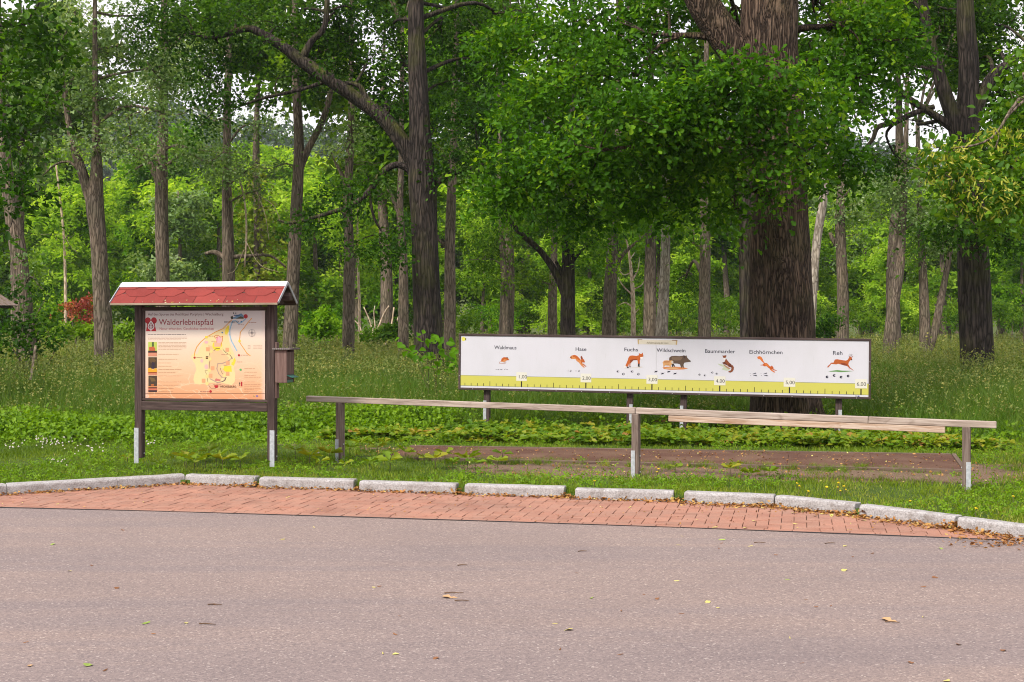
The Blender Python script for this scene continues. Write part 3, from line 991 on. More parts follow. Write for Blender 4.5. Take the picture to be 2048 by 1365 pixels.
# print on the sheet, in the frame of the sheet
RED, DRED, PINK = ink(196, 40, 52), ink(150, 34, 44), ink(214, 138, 140)
ORG, YEL, PYEL = ink(246, 170, 48), ink(252, 226, 70), ink(250, 226, 168)
BLU, CBLU, BLK, GRY = ink(160, 204, 232), ink(70, 130, 180), ink(40, 36, 38), ink(150, 140, 136)
BRN, GRN, WHT = ink(96, 70, 44), ink(90, 190, 110), ink(250, 242, 240)
YP = -0.0006
text('Auf den Spuren des Rochlitzer Porphyrs | Wechselburg', kp, 294, 445, 631.5, 5.2, ink(112, 50, 46), sheet, YP, bold=0.0)
text('Walderlebnispfad', kp, 316, 424.5, 650, 11.5, ink(166, 46, 62), sheet, YP, bold=0.0004)
text('Natur erkunden, Geschichte entdecken', kp, 317, 425, 660, 5.0, ink(200, 92, 104), sheet, YP)
text('ROCHLITZ', kp, 447, 476, 646.5, 4.0, ink(90, 80, 82), sheet, YP - 0.0035)
text('WECHSELBURG', kp, 438, 471, 775.5, 4.2, ink(110, 70, 50), sheet, YP - 0.0035)
art('emblem', kp, [(RED, disc(294, 641.5, 5.8, 6.4, 20)), (RED, disc(306, 641.5, 5.8, 6.4, 20)),
                   (RED, [(293, 645), (307, 645), (310.6, 663), (290.2, 663)]),
                   (WHT, [(300.2, 641.5), (303.2, 645), (306, 649.5), (307, 653), (306, 657), (303, 659.5), (300.2, 660), (297.2, 659.5), (294.4, 657), (293.6, 653), (294.6, 649.5), (297.4, 645)]),
                   (DRED, [(300.2, 644.5), (303, 648.5), (305.2, 653), (304.4, 656.5), (302, 658), (300.2, 658.3), (298.2, 658), (296, 656.5), (295.2, 653), (297.6, 648.5)]),
                   (WHT, rect(299.3, 647, 301.1, 663)), (WHT, rect(297, 652.2, 303.4, 653.6)), (WHT, rect(297.4, 655.3, 303, 656.4)), (WHT, rect(298.4, 649.4, 302, 650.4))], sheet, YP)
M1 = []
M1 += [(PYEL, [(446, 657), (430, 664), (414, 674), (404, 686), (397, 698), (394, 708), (384, 708), (380, 714), (384, 722), (389, 730), (391, 740), (387, 750), (385, 760), (388, 768), (398, 770), (412, 766),
              (440, 766), (462, 771), (468, 764), (469, 748), (466, 738), (470, 720), (466, 706), (460, 694), (456, 680), (454, 664), (456, 650)])]
M1 += [(ink(248, 206, 158), [(414, 690), (440, 700), (456, 716), (452, 740), (440, 760), (420, 760), (414, 735), (418, 710)])]
M1 += [(YEL, [(454, 651), (457, 652), (456, 663), (452, 670), (448, 669), (449, 660)]), (YEL, [(440, 736), (446, 733), (461, 732), (462, 744), (449, 744)]), (YEL, [(462, 724), (468, 716), (470, 722), (466, 732), (461, 730)]),
       (YEL, disc(433, 692, 10, 10)), (ink(240, 190, 160), rect(427, 684, 440, 694)), (ink(246, 190, 196), disc(436, 680, 6, 7)), (ink(246, 190, 196), disc(411, 685, 4, 3)),
       (ink(246, 196, 190), disc(411, 734, 4, 5)), (ink(246, 196, 190), disc(402, 722, 3, 4))]
M1 += strokes(BLU, [(490, 638), (482, 645), (476, 647.5), (470, 642), (464, 642.5), (461, 650), (458, 660), (458, 670), (461, 682), (467, 693), (472, 702)], 2.2)
M1 += strokes(ORG, [(462, 640), (452, 650), (444, 658), (430, 664), (411, 675), (400, 684), (392, 694), (388, 704), (387, 712)], 1.4)
M1 += strokes(ORG, [(502, 637), (494, 646), (486, 657), (479, 665), (478, 676), (477, 684), (482, 692), (487, 699), (492, 707), (499, 712)], 1.4)
M1 += strokes(ink(220, 90, 40), [(432, 685), (433, 674), (429, 677), (427, 673), (431, 671), (436, 672), (440, 675), (444, 673), (443, 682), (440, 691)], 0.9)
M1 += strokes(ink(196, 168, 150), [(463, 716), (456, 722), (444, 727), (434, 728), (432, 738), (436, 748), (442, 755), (450, 756), (445, 763), (434, 766), (418, 758)], 1.9)
M1 += strokes(BLK, [(418, 706), (416, 714), (419, 718), (417, 728), (418, 738), (414, 742), (408, 742), (412, 750), (413, 758), (415, 770), (420, 777), (430, 777)], 0.55)
M1 += strokes(BLK, [(426, 702), (431, 697), (438, 698)], 0.9) + strokes(BLK, [(445, 700), (450, 706), (456, 708), (461, 714), (463, 718)], 0.9)
M1 += strokes(BLK, [(446, 731), (453, 731)], 0.7) + strokes(BLK, [(439, 737), (441, 744), (446, 751)], 0.7) + strokes(BLK, [(451, 755), (448, 762), (442, 764)], 0.9)
for q in ((421, 703), (442, 697.5), (457.5, 706.5), (418.5, 718.5), (462, 722), (443.5, 735), (417, 741.5), (447, 752), (412.5, 753), (412.5, 768)):
    M1.append((ink(252, 226, 150), disc(q[0], q[1], 3.4, 3.6, 10)))
for q in ((414, 699), (453, 700), (454, 727), (453.5, 748), (405.5, 762), (419.5, 752), (423.5, 737)):
    M1.append((ink(240, 176, 130), rect(q[0] - 3.6, q[1] - 4, q[0] + 3.6, q[1] + 4)))
M1 += [(BRN, rect(410, 713, 414.5, 718.5)), (ink(236, 180, 120), rect(411.4, 714.6, 413.4, 716.8))]
for q in ((387.5, 715.8, 2.2), (476.4, 711, 2.3), (419.5, 783.5, 2.6)):
    M1.append((RED, disc(q[0], q[1], q[2])))
M1 += [(RED, [(427, 771), (435, 771), (435, 773.5), (433, 776.5), (429, 776.5), (427, 773.5)]), (RED, rect(480, 764, 483, 773)), (BLK, rect(477.2, 764.5, 477.9, 772.5)), (BLK, rect(476, 767, 479, 767.7)),
       (YEL, rect(408.5, 672.6, 413.5, 677)), (YEL, disc(477.5, 682.5, 2.6)), (GRN, disc(479.6, 740, 2.3)), (CBLU, disc(443, 665.5, 1.6)), (CBLU, disc(481, 643.5, 1.4)),
       (ink(220, 130, 120), [(430, 757), (440, 760), (438, 763), (428, 762)])]
# town vignette and red dot
M1 += [(ink(120, 160, 190), [(462, 636), (468, 634), (475, 630), (481, 627), (486, 632), (486, 638), (464, 638)]), (ink(70, 66, 50), [(459.5, 634), (464, 632), (465, 638), (462, 639), (460, 637)]),
       (ink(90, 84, 60), [(472, 637), (480, 633), (486, 635), (486, 638), (470, 638)]), (ink(60, 100, 150), rect(466, 630, 478, 632)), (ink(60, 60, 66), [(464.6, 628), (465.8, 624), (467, 628)]), (ink(60, 60, 66), [(469, 628), (470.2, 624.4, ), (471.4, 628)]),
       (RED, disc(490, 633.2, 4.1, 4.4, 18))]
# compass
ring = disc(502.4, 666.3, 6.4, 7.0, 22)
M1 += strokes(ink(170, 160, 160), ring + [ring[0]], 0.6)
M1 += [(ink(110, 100, 104), [(502.4, 658), (503.3, 666), (502.4, 675), (501.5, 666)]), (ink(110, 100, 104), [(494, 666.3), (502, 665.4), (511, 666.3), (502, 667.2)])]
art('map_drawing', kp, M1, sheet, -0.0005)
# photos down the left side
PH = [[(ink(196, 214, 96), rect(294.6, 684.5, 312, 709)), (ink(90, 110, 60), rect(302, 684.5, 306, 697)), (ink(206, 108, 66), [(296, 695), (306, 693.5), (309, 698), (308, 703), (297, 703)]), (ink(66, 48, 40), rect(294.6, 702, 312, 706)), (ink(222, 148, 120), rect(294.6, 706, 312, 713))],
      [(ink(78, 62, 44), rect(294.8, 715, 312, 737)), (ink(110, 84, 52), [(296, 718), (306, 716), (311, 722), (304, 727), (298, 725)]), (ink(60, 48, 62), [(302, 724), (308, 726), (307, 738), (301, 738)]), (ink(238, 176, 50), [(294.4, 737), (299, 736), (304, 740), (309, 737), (312.4, 738), (312.4, 745), (294.4, 745)]), (ink(150, 60, 44), rect(294.8, 745, 312, 747)), (ink(222, 140, 110), rect(294.8, 747, 312, 750))],
      [(ink(82, 66, 52), rect(295, 752, 312.2, 773)), (ink(120, 96, 60), [(297, 755), (307, 757), (310, 763), (301, 764)]), (ink(196, 110, 60), rect(300, 769, 306, 772)), (ink(226, 150, 96), rect(295, 773, 312.2, 775)), (ink(96, 50, 44), rect(295, 775, 312.2, 777.5)), (ink(214, 120, 96), rect(295, 777.5, 312.2, 781)), (ink(70, 48, 52), rect(295, 781, 312.2, 784.5))]]
for it in PH: art('photo_print', kp, it, sheet, -0.0005)
# columns of small print, as fine broken lines
prr = random.Random(3)
TL = []
LNI = ink(196, 150, 122)
def para(x0, x1, y, w, col, h=0.75):
    x = x0
    while x < x1:
        l = prr.uniform(2.5, 9)
        TL.append((col, rect(x, y - h / 2, min(x + l, x1), y + h / 2)))
        x += l + 0.8
para(294, 370, 669.5, 1, ink(130, 118, 118), 1.0)
for i, y in enumerate((674.6, 677.4, 680.0)): para(294, 372 - (12 if i == 2 else 0), y, 1, ink(206, 170, 150))
for i in range(6): para(315, 371 - (prr.random() * 14 if i == 5 else 0), 685.6 + i * 2.7, 1, LNI)
for y in (709, 719, 726.5, 733, 739.5, 746, 752.5, 764.5, 771, 777.6, 784): para(315, 340 + prr.random() * 30, y, 1, ink(190, 136, 100))
for y in (692, 694.5, 697): para(494, 500, y, 1, ink(170, 140, 120)); para(505, 523, y, 1, ink(196, 160, 140))
for y in (738, 745, 752, 755, 764.5, 770, 773, 777, 780, 783): para(487, 505 + prr.random() * 16, y, 1, ink(196, 136, 100))
for x0, x1, y in ((391, 403, 715.6), (480, 497, 710.8), (398, 416, 783.6), (474, 486, 650), (496, 511, 645.4), (416, 428, 672.8), (421, 428, 683), (441, 458, 710), (472, 483, 724.5), (424, 441, 769)):
    para(x0, x1, y, 1, ink(176, 120, 100), 1.0)
art('small_print', kp, TL[:1], sheet, -0.0004)
so = sheet.children[-1]
bpy.data.objects.remove(so)
V, F, mats, mi = [], [], [], []
for m, pts in TL:
    if m not in mats: mats.append(m)
    b = len(V)
    V += [(kp.uv(*p)[0], -0.0009, kp.uv(*p)[1]) for p in pts]
    F.append((b, b + 1, b + 2, b + 3)); mi.append(mats.index(m))
me = mesh_py('small_print', V, F)
for m in mats: me.materials.append(m)
for p, i in zip(me.polygons, mi): p.material_index = i
link('small_print', me, None, sheet)['kind'] = 'stuff'
art('seam_line', kp, strokes(ink(110, 66, 40), [(289, 787.6), (529, 787.9)], 0.7), sheet, -0.0006)
art('corner_mark', kp, [(ink(150, 120, 170), disc(512.5, 792.8, 2.6, 1.9)), (ink(140, 150, 70), [(504, 791), (508, 793.5), (506, 794.5)])], sheet, -0.0006)

# roof: sheathing, hexagonal red shingles, white ridge cap, metal verges
rz = 2.082; ez_ = 1.862
ry0 = PD / 2
half = 0.27
rl0, rl1 = -0.215, W + 0.175
k = NT('red_bitumen_shingle')
at = k.n('ShaderNodeAttribute', attribute_name='rnd')
v = k.coords()
g1 = k.noise(v, 260, 2, 0.7)
c = k.ramp(at.outputs['Fac'], [(0.0, (0.205, 0.038, 0.034)), (1.0, (0.27, 0.054, 0.046))])
c = k.mix(0.7, c, k.ramp(g1, [(0.3, (0.55, 0.55, 0.55)), (0.7, (1.3, 1.3, 1.3))]), 'MULTIPLY')
g2 = k.noise(v, 5, 3)
c = k.mix(0.5, c, k.ramp(g2, [(0.35, (0.8, 0.8, 0.8)), (0.65, (1.1, 1.06, 1.06))]), 'MULTIPLY')
k.bsdf(c, 0.9, 0.15, bump=g1, bdist=0.002)
M_SHING = k.m
M_WHITECAP = flat('white_aluminium', (0.62, 0.61, 0.63), 0.45, 0.4)
k = NT('lichen')
k.bsdf(k.ramp(k.noise(k.coords(), 25, 2), [(0.4, (0.42, 0.39, 0.32)), (0.6, (0.42, 0.27, 0.06))]), 0.95, 0.1)
M_LICHEN = k.m
M_VERGE = flat('grey_verge_metal', (0.40, 0.41, 0.45), 0.45, 0.5, 0.4)
M_EAVE = wood('pale_eave_board', (0.16, 0.12, 0.08), (0.30, 0.24, 0.17), (0.40, 0.34, 0.26), 0.3)
slope_len = math.hypot(half, rz - ez_)
sa = math.atan2(rz - ez_, half)
roof = link('roof', mesh_py('roof', [(rl0, ry0 - half, ez_), (rl1, ry0 - half, ez_), (rl1, ry0, rz), (rl0, ry0, rz), (rl1, ry0 + half, ez_), (rl0, ry0 + half, ez_),
                                     (rl0, ry0 - half, ez_ - 0.022), (rl1, ry0 - half, ez_ - 0.022), (rl1, ry0, rz - 0.022), (rl0, ry0, rz - 0.022), (rl1, ry0 + half, ez_ - 0.022), (rl0, ry0 + half, ez_ - 0.022)],
                             [(0, 1, 2, 3), (3, 2, 4, 5), (7, 6, 9, 8), (8, 9, 11, 10), (0, 6, 7, 1), (5, 4, 10, 11), (1, 7, 8, 2), (2, 8, 10, 4), (0, 3, 9, 6), (3, 5, 11, 9)]), M_BROWN, kiosk)
# slope frame: s along ridge, t from eave up
def slope_M(front):
    sgn = -1 if front else 1
    xv = Vector((1, 0, 0))
    tv = Vector((0, -sgn * math.cos(sa), math.sin(sa)))
    nv = xv.cross(tv)
    if nv.z < 0: nv = -nv
    Mx = Matrix((xv, tv, nv)).transposed().to_4x4()
    Mx.translation = Vector((rl0, ry0 + sgn * half, ez_))
    return Mx
RL = rl1 - rl0
srr = random.Random(9)
for front in (True, False):
    Ms = slope_M(front)
    cw = RL / 5.55
    rowsS = [(-0.012, 0.17, 0.0), (0.115, 0.30, 0.5), (0.235, slope_len, 0.0)]
    for ri, (t0, t1, sh_) in enumerate(rowsS):
        for q in range(-1, 7):
            c0 = (q + sh_ + 0.28) * cw
            tip = 0.085
            lo = t0 if ri else t0
            pts = [(c0 - cw / 2 + 0.003, lo + tip * 0.85), (c0 - cw * 0.26, lo + (0.0 if ri else tip * 0.0)), (c0 + cw * 0.26, lo), (c0 + cw / 2 - 0.003, lo + tip * 0.85), (c0 + cw / 2 - 0.003, t1), (c0 - cw / 2 + 0.003, t1)]
            if ri == 0:
                pts = [(c0 - cw / 2 + 0.003, lo), (c0 + cw / 2 - 0.003, lo), (c0 + cw / 2 - 0.003, t1), (c0 - cw / 2 + 0.003, t1)]
            pts = [(min(max(a, 0.004), RL - 0.004), min(b, slope_len - 0.002)) for a, b in pts]
            if max(p[0] for p in pts) - min(p[0] for p in pts) < 0.02: continue
            zb = 0.002 + ri * 0.0028
            n = len(pts)
            V = [(a, b, zb) for a, b in pts] + [(a, b, zb + 0.0030 - (0.0 if b < t1 - 0.01 else 0.002)) for a, b in pts]
            F = [tuple(range(n, 2 * n)), tuple(reversed(range(n)))] + [(i, (i + 1) % n, n + (i + 1) % n, n + i) for i in range(n)]
            o = link('shingle', mesh_py('shingle', V, F, rnd=srr.random()), M_SHING, roof)
            o.matrix_local = Ms
# ridge cap and verges
cap_w = 0.085
V = []
for x in (rl0 - 0.004, rl1 + 0.004):
    for dy, dz in ((-cap_w * math.cos(sa), -cap_w * math.sin(sa)), (0, 0), (cap_w * math.cos(sa), -cap_w * math.sin(sa))):
        V.append((x, ry0 + dy, rz + dz + 0.022))
    for dy, dz in ((-cap_w * math.cos(sa), -cap_w * math.sin(sa)), (0, 0), (cap_w * math.cos(sa), -cap_w * math.sin(sa))):
        V.append((x, ry0 + dy, rz + dz + 0.018))
F = [(0, 6, 7, 1), (1, 7, 8, 2), (3, 4, 10, 9), (4, 5, 11, 10), (0, 3, 9, 6), (2, 8, 11, 5), (0, 1, 4, 3), (1, 2, 5, 4), (6, 9, 10, 7), (7, 10, 11, 8)]
link('ridge_cap', mesh_py('ridge_cap', V, F), M_WHITECAP, roof)
for x in (rl0 - 0.006, rl1 + 0.006):
    for sgn in (-1, 1):
        beam('verge_strip', (x, ry0 + sgn * half, ez_ + 0.002), (x, ry0 + sgn * 0.004, rz + 0.002), 0.010, 0.030, M_VERGE, roof, up=(0, sgn * -math.sin(sa), math.cos(sa)), bevel=0.001)
beam('eave_board', (rl0, ry0 - half - 0.008, ez_ - 0.012), (rl1, ry0 - half - 0.008, ez_ - 0.012), 0.014, 0.022, M_EAVE, roof, bevel=0.002)
beam('eave_board', (rl0, ry0 + half + 0.008, ez_ - 0.012), (rl1, ry0 + half + 0.008, ez_ - 0.012), 0.014, 0.022, M_EAVE, roof, bevel=0.002)
V, F = [], []
for q in range(17):
    s, t = srr.uniform(0.02, RL - 0.02), abs(srr.gauss(0, 0.028))
    r = srr.uniform(0.004, 0.013)
    b = len(V)
    for i in range(7):
        a = 2 * PI * i / 7
        V.append((s + r * math.cos(a) * srr.uniform(0.7, 1.2), t + r * 0.8 * math.sin(a) * srr.uniform(0.7, 1.2), 0.0085))
    V.append((s, t, 0.011))
    F += [(b + i, b + (i + 1) % 7, b + 7) for i in range(7)]
lo = link('lichen', mesh_py('lichen', V, F), M_LICHEN, roof)
lo.matrix_local = slope_M(True)
lo['kind'] = 'stuff'
# gable boards under the right and left ends
for x in (-0.05, W + 0.05):
    V = [(x, ry0 - half * 0.72, ez_ - 0.01), (x, ry0 + half * 0.72, ez_ - 0.01), (x, ry0, rz - 0.07)]
    V += [(a + 0.016, b, c) for a, b, c in V]
    link('gable_board', mesh_py('gable_board', V, [(0, 2, 1), (3, 4, 5), (0, 1, 4, 3), (1, 2, 5, 4), (2, 0, 3, 5)]), M_BROWN, kiosk)

# ------------------------------------------------------------------ leaflet box on the kiosk's right post
bxM = kp.M @ T(W + PW / 2, PD / 2, 0)
M_BOXW = wood('box_wood', (0.07, 0.04, 0.035), (0.145, 0.088, 0.076), (0.21, 0.14, 0.122), 0.3)
M_BOXROOF = wood('box_roof_wood', (0.07, 0.055, 0.05), (0.13, 0.105, 0.098), (0.2, 0.17, 0.16), 0.3)
M_GREENP = flat('green_plastic', (0.02, 0.12, 0.095), 0.35, 0.5)
lb = empty('leaflet_box', M=bxM, label='brown wooden box with slanted lid and green flap fixed to the kiosk post', cat='leaflet box')
zb0, zb1 = 0.985, 1.345
beam('backboard', (0.012, 0.0, 0.81), (0.012, 0.0, 1.43), 0.07, 0.022, M_BOXW, lb, up=(1, 0, 0))
beam('side_board', (0.09, -0.075, zb0), (0.09, -0.075, zb1), 0.14, 0.018, M_BOXW, lb, up=(0, 1, 0))
beam('side_board', (0.09, 0.125, zb0), (0.09, 0.125, zb1), 0.14, 0.018, M_BOXW, lb, up=(0, 1, 0))
beam('front_board', (0.151, 0.025, zb0 + 0.085), (0.151, 0.025, zb1 - 0.02), 0.182, 0.018, M_BOXW, lb, up=(1, 0, 0))
beam('front_board', (0.148, 0.025, zb0), (0.148, 0.025, zb0 + 0.035), 0.182, 0.012, M_GREENP, lb, up=(1, 0, 0))
beam('base_board', (0.02, 0.025, zb0 + 0.01), (0.135, 0.025, zb0 + 0.01), 0.18, 0.014, M_BOXW, lb)
lid = beam('lid', (-0.002, 0.025, zb1 + 0.012), (0.215, 0.025, zb1 + 0.012), 0.28, 0.020, M_BOXROOF, lb)
for q in range(9):
    nl = link('nail', box_mesh('nail', 0.008, 0.004, 0.008, 0.002), M_BOLT, lid)
    nl.matrix_local = T(-0.095 + q * 0.022, -0.141, 0.0)
flap = plate('flap', 0.075, 0.19, 0.006, T(0.185, 0.02, zb0 + 0.072) @ RY(0.38), M_GREENP, lb, 0.001)

# ------------------------------------------------------------------ long animal board
AL, AR = P(916, 667.6, 20.6), P(1740.7, 678, 19.0)
Lb = Vector((AL.x, AL.y, LZ)); Rb = Vector((AR.x, AR.y, LZ + (AR.z - AL.z)))
ap = Panel(Lb, Rb)
board = empty('animal_board', M=ap.M, label='long white jump ruler board with painted forest animals in a dark frame', cat='display board')
BW = (Rb - Lb).length
bt = AL.z - LZ
_, bb = ap.uv(916, 779.5)
fw = 0.033
TH = 0.07
fo = -0.012
beam('frame_rail', (0, 0.024, bt - fw / 2), (BW, 0.024, bt - fw / 2), TH, fw, M_FRAMEW, board)
beam('frame_rail', (0, 0.024, bb + fw / 2), (BW, 0.024, bb + fw / 2), TH, fw, M_FRAMEW, board)
beam('frame_rail', (fw / 2, 0.024, bb + fw), (fw / 2, 0.024, bt - fw), fw, TH, M_FRAMEW, board, up=(0, 1, 0))
beam('frame_rail', (BW - fw / 2, 0.024, bb + fw), (BW - fw / 2, 0.024, bt - fw), fw, TH, M_FRAMEW, board, up=(0, 1, 0))
k = NT('white_board')
gn = k.noise(k.coords((1, 1, 0.5)), 2.2, 5, 0.6)
gn2 = k.noise(k.coords((6, 1, 0.6)), 5.0, 4, 0.7)
c = k.mix(k.ramp(gn, [(0.45, (0, 0, 0)), (0.75, (0.35, 0.35, 0.35))]), (0.545, 0.535, 0.60), (0.44, 0.44, 0.47))
c = k.mix(k.ramp(gn2, [(0.58, (0, 0, 0)), (0.80, (0.30, 0.30, 0.30))]), c, (0.40, 0.40, 0.38))
k.bsdf(c, 0.35, 0.4)
M_BOARDW = k.m
us, _ = ap.uv(1312.5, 730)
for a, b in ((fw, us - 0.001), (us + 0.001, BW - fw)):
    plate('panel', b - a, 0.008, bt - bb - 2 * fw, T((a + b) / 2, 0.006, (bt + bb) / 2), M_BOARDW, board)
YB = 0.0015
for q in range(14):
    nl = link('nail', box_mesh('nail', 0.011, 0.004, 0.011, 0.003), M_BOLT, board)
    nl.matrix_local = T(0.2 + q * (BW - 0.4) / 13 + srr.uniform(-.05, .05), -0.0125, bb + fw * 0.5)
for xx in (0.25, 0.62):
    for side in (fw * 0.5, BW - fw * 0.5):
        nl = link('nail', box_mesh('nail', 0.011, 0.004, 0.011, 0.003), M_BOLT, board)
        nl.matrix_local = T(side, -0.0125, bb + (bt - bb) * xx)
# posts
for pxp, wpx in ((971, 13), (1258, 13), (1366, 12), (1677.5, 13)):
    u, _ = ap.uv(pxp, 780)
    pst = beam('post', (u, 0.10, 0.06), (u, 0.10, bb + 0.5), 0.092, 0.08, M_FRAMEW, board, up=(0, 1, 0))
    Lp = bb + 0.44
    sh = link('metal_shoe', box_mesh('metal_shoe', 0.46, 0.05, 0.006, 0.001), M_STEEL, pst)
    sh.matrix_local = T(-Lp / 2 + 0.15, (-0.026 if pxp in (971, 1366) else 0.022), -0.0435)
    for q in (0.0, 0.2):
        bl = link('bolt', box_mesh('bolt', 0.018, 0.010, 0.018, 0.003), M_BOLT, pst)
        bl.matrix_local = T(-Lp / 2 + 0.1 + q, -0.05, 0)
# yellow ruler band
def lerp_px(x, ya, yb, xa=921.0, xb=1734.0): return ya + (yb - ya) * (x - xa) / (xb - xa)
BAND = ink(222, 216, 104)
uL, vT = ap.uv(921, 750.4); uR, vTR = ap.uv(1733.5, 768.4)
_, vB = ap.uv(921, 771.3); _, vBR = ap.uv(1733.5, 790.4)
vT = (vT + vTR) / 2; vB = (vB + vBR) / 2
def bq(u0, u1, v0, v1, y): return [(u0, y, v0), (u1, y, v0), (u1, y, v1), (u0, y, v1)]
link('ruler_band', mesh_py('ruler_band', bq(fw, BW - fw, vB, vT, YB - 0.0006), [(0, 1, 2, 3)]), BAND, board)
V, F = [], []
for (a, b) in ((vT - 0.002, vT + 0.002), (vB - 0.002, vB + 0.002)):
    n = len(V); V += bq(fw, BW - fw, a, b, YB - 0.0012); F.append((n, n + 1, n + 2, n + 3))
link('ruler_line', mesh_py('ruler_line', V, F), ink(110, 120, 110), board)
u1_, _ = ap.uv(1043, 760); u6_, _ = ap.uv(1722, 780)
def um(m): return u1_ + (u6_ - u1_) * (m - 1) / 5
TICK = ink(70, 70, 40)
for t in range(1, 61):
    u = um(t / 10)
    if u < fw + 0.01: continue
    big, mid = t % 10 == 0, t % 10 == 5
    hgt = 0.085 if big else (0.075 if mid else 0.043)
    wd = 0.009 if big else 0.0045
    link('tick_mark', mesh_py('tick_mark', bq(u - wd, u + wd, vB, vB + hgt, YB - 0.0016), [(0, 1, 2, 3)]), BLK if big else TICK, board)
TAGC = ink(244, 240, 228)
for m in range(1, 7):
    u = um(m)
    s = 0.083
    u_hi = min(u + s, BW - fw)
    v0 = vT - 0.068
    tg = link('number_tag', mesh_py('number_tag', bq(u - s, u_hi, v0, v0 + 0.132, YB - 0.0022), [(0, 1, 2, 3)]), TAGC, board)
    cu = bpy.data.curves.new('lettering', 'FONT')
    cu.body = '%d,00' % m
    cu.size = 0.074
    cu.resolution_u = 3
    cu.materials.append(ink(40, 40, 40))
    o = bpy.data.objects.new('lettering', cu)
    COL.objects.link(o)
    o.parent = tg
    o.matrix_local = T(u - 0.062 + (0.004 if m < 6 else 0.0), YB - 0.003, v0 + 0.038) @ RX(PI / 2)
    TEXTS.append((o, 0.128))
DK = ink(50, 50, 66)
for wd, x0, x1, yb in (('Waldmaus', 988.5, 1033, 698.6), ('Hase', 1150.5, 1172, 702), ('Fuchs', 1247.8, 1275, 702.8), ('Wildschwein', 1313.3, 1371, 704.2),
                       ('Baummarder', 1409.3, 1469.5, 706), ('Eichhörnchen', 1498, 1564.2, 707.6), ('Reh', 1665, 1684, 710)):
    text(wd, ap, x0, x1, yb, 7.2 if wd != 'Reh' else 7.8, DK, board, YB - 0.0008, bold=0.0006)
text('1', ap, 926, 928, 681, 4.5, ink(130, 130, 40), board, YB - 0.0016)
art('number_spot', ap, [(ink(244, 238, 110), disc(926.8, 678.5, 3.8, 4.4))], board, YB)
art('title_scroll', ap, [(ink(232, 222, 206), [(1275, 679.5), (1355, 681.2), (1354, 690), (1276, 689)]), (ink(206, 176, 120), [(1275, 679.5), (1278, 679.6), (1277.5, 689), (1275.6, 689)]), (ink(206, 176, 120), [(1352, 681), (1355, 681.2), (1354, 690), (1351.5, 690)]),
                         (ink(150, 120, 70), [(1275, 679.2), (1285, 679.4), (1284, 680.4), (1276, 680.6)]), (ink(150, 110, 60), [(1344, 680.5), (1355, 680.9), (1354, 682), (1344, 681.6)])], board, YB)
text('Auf dem Sprung der Tiere', ap, 1293, 1337, 687.4, 3.6, ink(150, 140, 118), board, YB - 0.0036, shear=0.35)
art('footer_marks', ap, [(ink(90, 100, 70), rect(1711, 791.5, 1713, 793.6)), (ink(50, 60, 140), rect(1715, 791.8, 1719, 793.8))], board, YB)
# animals, flat prints
F_O, F_D, F_L = ink(206, 104, 44), ink(150, 66, 30), ink(228, 150, 92)
def sc8(x, y, ox, oy, s): return (ox + x / s, oy + y / s)
def pts(lst, ox, oy, s): return [sc8(a, b, ox, oy, s) for a, b in lst]
z5 = (980, 690, 9.309)
z6 = (1200, 675, 9.309)
z7 = (1400, 690, 11.378)
z8 = (1560, 690, 10.24)
art('mouse_picture', ap, strokes(ink(190, 130, 110), pts([(205, 312), (175, 325), (172, 345), (200, 352), (260, 348), (290, 345)], *z5), 0.7) +
    [(F_L, pts([(200, 315), (215, 260), (245, 235), (285, 230), (310, 245), (320, 280), (300, 305), (260, 320)], *z5)), (F_O, pts([(215, 262), (245, 236), (285, 231), (308, 247), (300, 275), (262, 270), (235, 300), (210, 305)], *z5)),
     (F_O, pts([(300, 245), (330, 238), (345, 265), (360, 285), (330, 290), (308, 285)], *z5)), (ink(120, 84, 60), pts([(302, 240), (312, 226), (328, 230), (330, 246), (315, 252)], *z5)),
     (ink(70, 50, 50), pts(disc(330, 264, 5), *z5)), (ink(214, 160, 130), pts([(250, 322), (300, 318), (302, 326), (255, 330)], *z5))], board, YB)
art('hare_picture', ap, [(F_L, pts([(1490, 230), (1510, 205), (1540, 195), (1580, 188), (1620, 205), (1660, 245), (1695, 285), (1705, 320), (1690, 345), (1650, 330), (1610, 300), (1590, 265), (1545, 265), (1510, 268)], *z5)),
    (F_O, pts([(1540, 197), (1580, 190), (1620, 208), (1660, 250), (1690, 290), (1660, 290), (1610, 260), (1580, 235), (1545, 230)], *z5)),
    (F_L, pts([(1650, 300), (1690, 305), (1720, 360), (1765, 420), (1750, 430), (1700, 390), (1660, 340)], *z5)), (F_O, pts([(1700, 300), (1735, 345), (1795, 405), (1785, 412), (1730, 370), (1695, 340)], *z5)),
    (F_O, pts([(1690, 280), (1720, 258), (1750, 275), (1768, 320), (1755, 332), (1715, 325), (1695, 305)], *z5)), (F_D, pts([(1695, 270), (1685, 225), (1700, 205), (1720, 228), (1730, 262), (1712, 272)], *z5)), (WHT, pts([(1465, 225), (1490, 215), (1500, 235), (1480, 245)], *z5)),
    (F_D, pts([(1488, 238), (1505, 212), (1520, 222), (1512, 258)], *z5)), (BLK, pts(disc(1738, 300, 5), *z5)), (WHT, pts([(1712, 330), (1745, 338), (1735, 365)], *z5))], board, YB)
